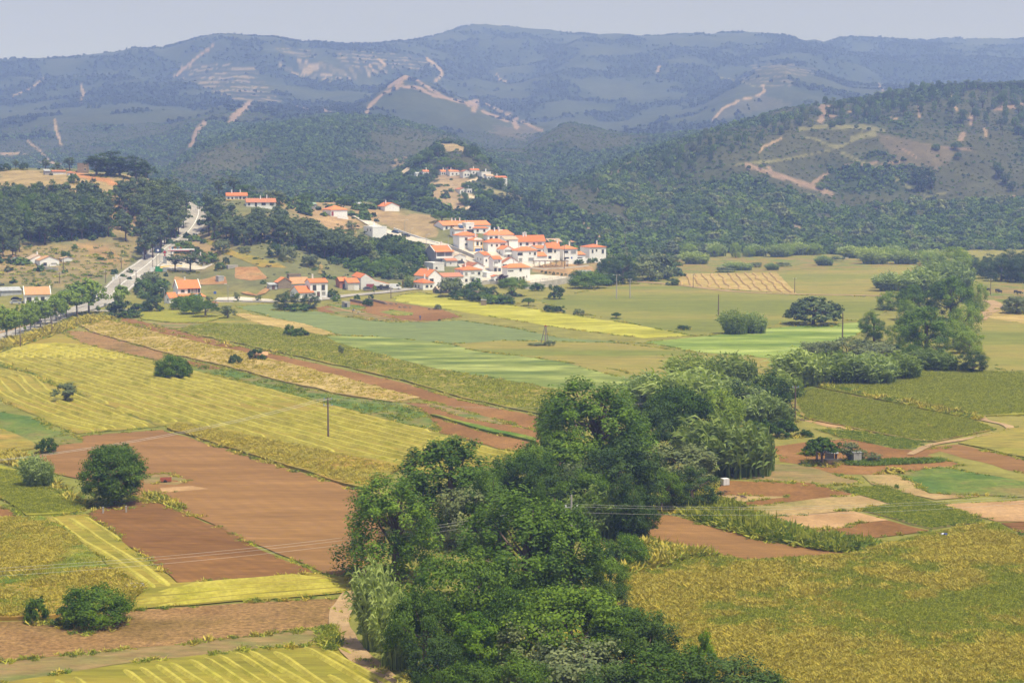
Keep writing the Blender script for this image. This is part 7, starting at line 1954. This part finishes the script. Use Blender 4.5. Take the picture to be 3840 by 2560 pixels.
def f_totem(r):
    b = MB(); b.box(-.75, .75, -.2, .2, 0, 3.4); b.build('pillar', M['steel'], r)
    c = MB(); t = np.linspace(0, 2 * math.pi, 17)[:-1]; c.solid([(math.cos(a) * .95, -.2, 5.0 + math.sin(a) * .95) for a in t], [(math.cos(a) * .95, .2, 5.0 + math.sin(a) * .95) for a in t]); d = c.build('sign_disc', M['grey_r'], r)
    e = MB(); e.solid([(math.cos(a) * .55, -.24, 5.0 + math.sin(a) * .55) for a in t], [(math.cos(a) * .55, -.202, 5.0 + math.sin(a) * .55) for a in t]); e.build('sign_emblem', M['red'], d)
    f = MB(); f.box(-.3, .3, -.15, .15, 3.402, 4.05); f.build('neck', M['red'], r)
simple('totem_sign', 'petrol station totem with round red emblem', 'sign', 379, 606, f_totem, dmin=300)
def f_canopy(r):
    for x in (1.2, 9.8): b = MB(); b.box(x - .2, x + .2, 1.8, 2.2, -.5, 4.4); b.build('column', M['steel'], r)
    b = MB(); b.box(0, 11, 0, 4.2, 4.402, 5.1); c = b.build('fascia', M['plastic'], r)
    s = MB(); s.box(-.02, 11.02, -.05, -.004, 4.4, 4.62); s.build('fascia_stripe', M['red'], c)
    for i, (ch, m) in enumerate(zip('CEPSA', ('red', 'blue', 'red', 'blue', 'red'))):
        cu = bpy.data.curves.new('letter', 'FONT'); cu.body = ch; cu.size = 1.5; cu.extrude = .06
        tmp = bpy.data.objects.new('letter', cu); COL.objects.link(tmp); dg = bpy.context.evaluated_depsgraph_get()
        me = bpy.data.meshes.new_from_object(tmp.evaluated_get(dg)); bpy.data.objects.remove(tmp)
        me.materials.clear(); me.materials.append(M[m])
        link('letter', me, c, (.4 + i * 1.15, .3, 5.1), (math.pi / 2, 0, 0))
simple('station_canopy', 'white petrol station canopy with coloured letters along its roof edge', 'canopy', 386, 600, f_canopy, .1, dmin=300)
def f_curb(r):
    b = MB(); P = [(0, 0), (1.5, 3.4), (4, 6.5), (8, 8.6)]
    for p, q in zip(P, P[1:]): b.solid([(p[0], p[1], 0), (q[0] - .01, q[1], 0), (q[0] - .01, q[1] + .5, 0), (p[0], p[1] + .5, 0)], [(p[0], p[1], .9), (q[0] - .01, q[1], .9), (q[0] - .01, q[1] + .5, .9), (p[0], p[1] + .5, .9)])
    b.build('kerb_body', M['yellow_p'], r)
simple('yellow_kerb', 'curved yellow kerb wall at the petrol station entrance', 'kerb', 366, 617, f_curb, dmin=300)
def f_bin(m, w, h):
    def f(r): b = MB(); b.box(-w / 2, w / 2, -w / 2, w / 2, .1, h); b.build('bin_body', M[m], r); t = MB(); t.box(-w * .53, w * .53, -w * .53, w * .53, h + .002, h + .15); t.build('lid', M[m], r)
    return f
simple('recycling_bin', 'tall green recycling container by the petrol station', 'container', 362, 624, f_bin('green_p', 1.6, 2.0), dmin=300)
simple('recycling_bin', 'dark green low container beside the tall green one', 'container', 369, 624, f_bin('L_dk', 1.5, 1.2) if 'L_dk' in M else f_bin('green_p', 1.5, 1.2), dmin=300)
simple('utility_cabinet', 'grey cabinet at the edge of the forecourt', 'cabinet', 379, 624, f_bin('metal_r', 1.5, 1.6), dmin=300)
simple('utility_cabinet', 'white cabinet at the roadside pole by the station', 'cabinet', 350, 624, f_bin('plastic', 1.3, 1.7), dmin=300)
simple('utility_cabinet', 'left white cabinet on the verge above the road', 'cabinet', 260, 645, f_bin('plastic', .7, 1.5), dmin=300)
simple('utility_cabinet', 'right white cabinet on the verge above the road', 'cabinet', 267, 642, f_bin('plastic', .9, 1.9), dmin=300)
def f_rsign(c):
    def f(r):
        b = MB(); b.tube([(0, 0, -.2), (0, 0, 2.6)], .05, 6); b.build('post', M['steel'], r); p = MB(); p.box(-.5, .5, -.03, .03, 2.0, 3.0); p.build('panel', M[c], r)
    return f
simple('road_sign', 'blue sign at the lay-by', 'sign', 494, 687, f_rsign('blue'), dmin=300)
simple('road_sign', 'grey backed road sign on the verge above the station', 'sign', 330, 595, f_rsign('steel'), dmin=300)
simple('road_sign', 'road sign at the junction by the plane trees', 'sign', 242, 716, f_rsign('steel'), dmin=300)
simple('road_sign', 'dark sign box among the plane trees', 'sign', 151, 726, f_rsign('door'), dmin=300)

def wires(label, a, b, offs, sag, r=.014, n=24):
    root = empty('power_line', a); tag(root, label, 'power line')
    for o in offs:
        p, q = Vector(o), b - a + Vector(o); pts = []
        for i in range(n + 1):
            t = i / n; v = p.lerp(q, t); v.z -= sag * 4 * t * (1 - t); pts.append(v)
        m = MB(); m.tube(pts, r, 4); m.build('wire', M['wire'], root)
tb = TOP['b'][0] + Vector((0, 0, TOP['b'][1]))
ga = ground(-420, 1480); ga.z += 8.5
wires('three thin wires crossing the ploughed field to the pole in the belt', ga, tb, ((0, .8, -1.3), (0, -.8, -1.3), (0, 0, -2.0)), 1.6)
gb = ground(2750, 1215); gb.z += 8.5
wires('three thin wires running right from the pole in the belt', tb, gb, ((0, .8, -1.3), (0, -.8, -1.3), (0, 0, -2.2)), 1.8)
tc_ = TOP['a'][0] + Vector((0, 0, TOP['a'][1]))
gc = ground(-500, 1215); gc.z += 7.5
wires('two thin wires coming in from the left to the mown field pole', gc, tc_, ((.7, 0, -.1), (-.7, 0, -.1)), 2.6, .025)
wires('thin wires between the mown field pole and the orchard pole', tc_, TOP['c'][0] + Vector((0, 0, TOP['c'][1])), ((0, .6, -.1), (0, -.6, -.1)), 3.0, .012)

# ------------------------------------------------------------------ vehicles
def car(label, px, py, rz, body, van=False, name='parked_car', dmin=300, scale=1.0):
    P = ground(px, py, dmin); P.z += .3; r = empty(name, P, rz); tag(r, label, 'van' if van else 'car')
    b = MB()
    if van: prof = [(-2.5, .35), (2.4, .35), (2.45, 1.0), (1.75, 1.25), (1.15, 2.2), (-2.45, 2.3)]; top = None
    else: prof = [(-2.05, .32), (2.0, .32), (2.05, .72), (1.0, .92), (.45, 1.42), (-1.1, 1.45), (-1.75, .98), (-2.08, .92)]
    w = .95 if van else .84
    b.solid([(x, -w, z) for x, z in prof], [(x, w, z) for x, z in prof]); bo = b.build('body', M[body], r)
    g = MB()
    if van: gp = [(1.05, 1.3), (1.62, 1.3), (1.12, 2.05), (.35, 2.05), (.35, 1.3)]
    else: gp = [(-1.45, .98), (.85, .95), (.42, 1.35), (-1.0, 1.37)]
    for s in (-1, 1): g.solid([(x, s * (w + .003), z) for x, z in gp], [(x, s * (w + .03), z) for x, z in gp])
    g.build('side_window', M['glass'], bo)
    ws = MB(); a, c = ((1.78, 1.28), (1.2, 2.18)) if van else ((1.0, .95), (.5, 1.4))
    ws.solid([(a[0] + .03, -w * .88, a[1]), (a[0] + .03, w * .88, a[1]), (c[0] + .03, w * .8, c[1]), (c[0] + .03, -w * .8, c[1])], [(a[0] + .06, -w * .88, a[1] + .03), (a[0] + .06, w * .88, a[1] + .03), (c[0] + .06, w * .8, c[1] + .03), (c[0] + .06, -w * .8, c[1] + .03)]); ws.build('windscreen', M['glass'], bo)
    for x in (-1.3, 1.3):
        for s in (-1, 1):
            k = MB(); k.tube([(x, s * (w - .16), .33), (x, s * (w + .04), .33)], .33, 14); wh = k.build('wheel', M['rubber'], r)
            h = MB(); h.tube([(x, s * (w + .042), .33), (x, s * (w + .06), .33)], .2, 10); h.build('rim', M['steel'], wh)
    for s in (-1, 1): h = MB(); x = 2.46 if van else 2.05; h.box(x, x + .04, s * w * .68 - .16, s * w * .68 + .16, .6, .76); h.build('headlight', M['plastic'], r)
for k, c in (('car_k', (.02, .022, .03)), ('car_s', (.45, .46, .48)), ('car_b', (.04, .09, .19)), ('car_w', (.8, .8, .8)), ('car_g', (.1, .11, .12))):
    M[k] = plain('car paint ' + k[-1], c, .3, .04, 1, .6)
car('dark car driving under the plane avenue', 81, 744, math.radians(40), 'car_k', name='car')
car('silver car beside the white roadside house', 36, 700, math.radians(15), 'car_s')
car('black car behind the silver car at the roadside house', 38, 692, math.radians(15), 'car_k')
car('white van parked beside the big white barn', 908, 666, math.radians(8), 'car_w', True, 'parked_van')
car('dark car parked in front of the maroon barn door', 845, 668, math.radians(10), 'car_g')
car('second dark car parked right of the barn door', 868, 666, math.radians(60), 'car_k')
car('blue car on the upper village street beside the white cube house', 909, 537, math.radians(-35), 'car_b')
car('black car further down the upper village street', 933, 545, math.radians(-35), 'car_k')
car('dark car in the lane below the veranda house', 1059, 607, math.radians(20), 'car_g')
car('silver car parked by the low wall below the three storey house', 1130, 651, math.radians(15), 'car_s')
car('black car parked on the barn forecourt beside the van', 884, 666, math.radians(20), 'car_k')
def f_gh(r):
    b = MB(); n = 9; ts = [math.pi * i / (n - 1) for i in range(n)]
    b.solid([(0, math.cos(t) * 1.6, math.sin(t) * 1.7) for t in ts], [(6, math.cos(t) * 1.6, math.sin(t) * 1.7) for t in ts]); b.build('film', M['pane_l'], r)
    for i in range(4): a = MB(); a.tube([(i * 2, math.cos(t) * 1.65, math.sin(t) * 1.75) for t in ts], .05, 5); a.build('hoop', M['plastic'], r)
simple('greenhouse', 'small white greenhouse tunnel on the slope right of the picnic ground', 'greenhouse', 1328, 629, f_gh, .3, dmin=300)
def f_boatw(r):
    b = MB(); pts = [(-2.6, -.9), (1.6, -.9), (3, 0), (1.6, .9), (-2.6, .9)]; b.solid([(x * .85, y * .6, .2) for x, y in pts], [(x, y, .9) for x, y in pts]); b.build('hull', M['plastic'], r)
simple('boat', 'upturned white boat shape lying in the pasture under the right hill', 'boat', 1937, 595, f_boatw, dmin=300)

# ------------------------------------------------------------------ people and animals
def human(label, px, py, rz, pose, top, legs, hat=None):
    P = ground(px, py, 60); P.z += .05; r = empty('person', P, rz); tag(r, label, 'person')
    if pose == 'bend': J = dict(pel=(0, 0, .86), ch=(.34, 0, 1.02), nk=(.52, 0, .98), hd=(.68, 0, .92), el=(.50, .0, .70), ha=(.62, 0, .38))
    else: J = dict(pel=(0, 0, .9), ch=(.03, 0, 1.3), nk=(.03, 0, 1.47), hd=(.06, 0, 1.62), el=(.03, .08, 1.1), ha=(.16, .05, .86))
    v = []; e = []; rad = []
    def add(p, rd, par=None):
        v.append(p); rad.append(rd)
        if par is not None: e.append((par, len(v) - 1))
        return len(v) - 1
    pe = add(J['pel'], .15); ch = add(J['ch'], .17, pe); nk = add(J['nk'], .06, ch); h0 = add(J['hd'], .105, nk)
    d = Vector(J['hd']) - Vector(J['nk']); add(tuple(Vector(J['hd']) + d.normalized() * .11), .08, h0)
    for s in (-1, 1):
        hp = add((J['pel'][0], s * .1, J['pel'][2] - .06), .1, pe); kn = add((.07 if pose != 'bend' else .1, s * .12, .47), .075, hp); an = add((.0, s * .12, .08), .05, kn); add((.16, s * .12, .04), .04, an)
        sh = add((J['ch'][0] + .03, s * .2, J['ch'][2] + .04), .07, ch); el = add((J['el'][0], s * (.24 + J['el'][1]), J['el'][2]), .048, sh); ha = add((J['ha'][0], s * (.2 + J['ha'][1]), J['ha'][2]), .036, el)
        for k in range(4): add((J['ha'][0] + .03 + .012 * k, s * (.2 + J['ha'][1]) + (k - 1.5) * .022, J['ha'][2] - .085 + .006 * abs(k - 1.5)), .011, ha)
        add((J['ha'][0] + .06, s * (.17 + J['ha'][1]), J['ha'][2] - .04), .012, ha)
    me = bpy.data.meshes.new('body'); me.from_pydata(v, e, []); me.update()
    o = link('body', me, r); sk = o.modifiers.new('skin', 'SKIN'); o.modifiers.new('sub', 'SUBSURF').levels = 1
    for i, rd in enumerate(rad): me.skin_vertices[0].data[i].radius = (rd, rd)
    me.skin_vertices[0].data[0].use_root = True
    dg = bpy.context.evaluated_depsgraph_get(); m2 = bpy.data.meshes.new_from_object(o.evaluated_get(dg)); o.modifiers.clear(); o.data = m2
    for m in ('skin', top, legs): m2.materials.append(M[m])
    for p in m2.polygons:
        c = p.center
        up = Vector(J['nk']); 
        head = (Vector(c) - Vector(J['hd'])).length < .2
        hand = c.z < J['ha'][2] + .06 and abs(c.y) > .15 and c.x > .1 and c.z > .2
        p.material_index = 0 if head or hand else (2 if c.z < J['pel'][2] - .02 and c.x < .25 else 1); p.use_smooth = True
    if hat:
        hd = Vector(J['hd']) + d.normalized() * .1; b = MB(); b.tube([hd - Vector((0, 0, .02)), hd + Vector((0, 0, .02))], [.24, .23], 12); b.tube([hd + Vector((0, 0, .021)), hd + Vector((0, 0, .14))], [.13, .1], 10); b.build('hat', M[hat], o)
    return r
M['cl_blue'] = plain('blue cloth', (.10, .16, .38), .9, .1); M['cl_dark'] = plain('dark cloth', (.03, .035, .05), .9, .1); M['cl_pale'] = plain('pale cloth', (.6, .55, .5), .9, .1)
human('person in blue top bending over the bean rows, left of the pair', 810, 718, 0.4, 'bend', 'cl_blue', 'cl_dark', 'cl_pale')
human('person in pale top bending over the bean rows, right of the pair', 822, 722, 0.2, 'bend', 'cl_pale', 'cl_dark', 'straw_h' if 'straw_h' in M else 'cl_pale')
human('person dressed in blue standing at the corner of the garden soil', 965, 735, 1.2, 'stand', 'cl_blue', 'cl_blue')
def f_cow(r):
    def chain(pts, rd, nm, m):
        b = MB(); b.tube(pts, rd, 8); return b
    b = MB(); b.tube([(-.95, 0, 1.02), (-.7, 0, 1.0), (0, 0, .92), (.6, 0, 1.0), (.85, 0, 1.08)], [.24, .36, .42, .36, .2], 10); b.tube([(.8, 0, 1.1), (1.15, 0, .85), (1.3, 0, .55), (1.45, 0, .32)], [.2, .15, .14, .08], 8)
    for x, y in ((-.75, .2), (-.75, -.2), (.6, .2), (.6, -.2)): b.tube([(x, y, .9), (x + (.05 if x > 0 else -.06), y, .45), (x, y, 0)], [.14, .07, .06], 6)
    b.tube([(-.98, 0, 1.1), (-1.08, 0, .5)], [.04, .03], 5)
    for s in (-1, 1): b.tube([(1.2, s * .1, .7), (1.15, s * .3, .74)], [.05, .02], 5)
    b.build('hide', M['black'], r, True)
for x, y, a in ((2262, 669, .3), (2268, 669, 3.0), (2291, 671, .2), (2296, 674, 2.8), (2333, 674, .5), (2341, 676, .1)):
    simple('cow', 'dark cow grazing in the bare pasture at far right', 'cow', x, y, f_cow, a, 'cows in the far pasture', 300)
# a swallow flying past, fairly near the eye
a_ = (2169 - 1176) / 4000.0; b_ = (784 - 1226) / 4000.0; D_ = 42.0
bp = Vector((a_ * D_, D_ * (b_ * math.sin(PITCH) + math.cos(PITCH)), CAMZ + D_ * (b_ * math.cos(PITCH) - math.sin(PITCH))))
bird = empty('swallow', bp, math.radians(20)); tag(bird, 'small dark swallow with white rump flying over the wild meadow', 'bird')
bb = MB(); bb.tube([(-.075, 0, 0), (-.03, 0, .005), (.03, 0, .006), (.06, 0, .01), (.08, 0, .008), (.092, 0, .006)], [.012, .021, .022, .017, .012, .002], 8); bb.build('body', M['navy'], bird, True)
rb = MB(); rb.tube([(-.08, 0, .006), (-.028, 0, .012)], [.0165, .0235], 8); rb.build('rump', M['plastic'], bird)
for s in (-1, 1):
    w = MB(); w.solid([(.045, s * .012, .008), (.035, s * .07, .018), (-.05, s * .15, .0), (-.02, s * .06, .012), (-.015, s * .012, .006)], [(.045, s * .012, .011), (.035, s * .07, .021), (-.05, s * .15, .002), (-.02, s * .06, .015), (-.015, s * .012, .009)]); w.build('wing', M['navy'], bird)
    t = MB(); t.solid([(-.07, s * .002, .004), (-.07, s * .012, .004), (-.125, s * .022, .003)], [(-.07, s * .002, .007), (-.07, s * .012, .007), (-.125, s * .022, .005)]); t.build('tail_feather', M['navy'], bird)

# ------------------------------------------------------------------ haze in the air of the valley
hz = MB(); hz.box(-3900, 3900, -250, 9500, float(GZ.min()) - 1.5, float(GZ.max()) + 25)
ho = hz.build('haze', []); ho['kind'] = 'stuff'; tag(ho, 'bluish summer haze over the valley and hills', 'haze')
hm = bpy.data.materials.new('haze'); hm.use_nodes = True
nt = hm.node_tree; nt.nodes.remove(nt.nodes['Principled BSDF'])
pv = nt.nodes.new('ShaderNodeVolumePrincipled')
pv.inputs['Color'].default_value = (0.33, 0.46, 1.0, 1)
pv.inputs['Absorption Color'].default_value = (1, 1, 1, 1)
pv.inputs['Density'].default_value = HAZE_D
pv.inputs['Anisotropy'].default_value = 0.0
nt.links.new(pv.outputs[0], nt.nodes['Material Output'].inputs['Volume'])

ho.data.materials.append(hm)
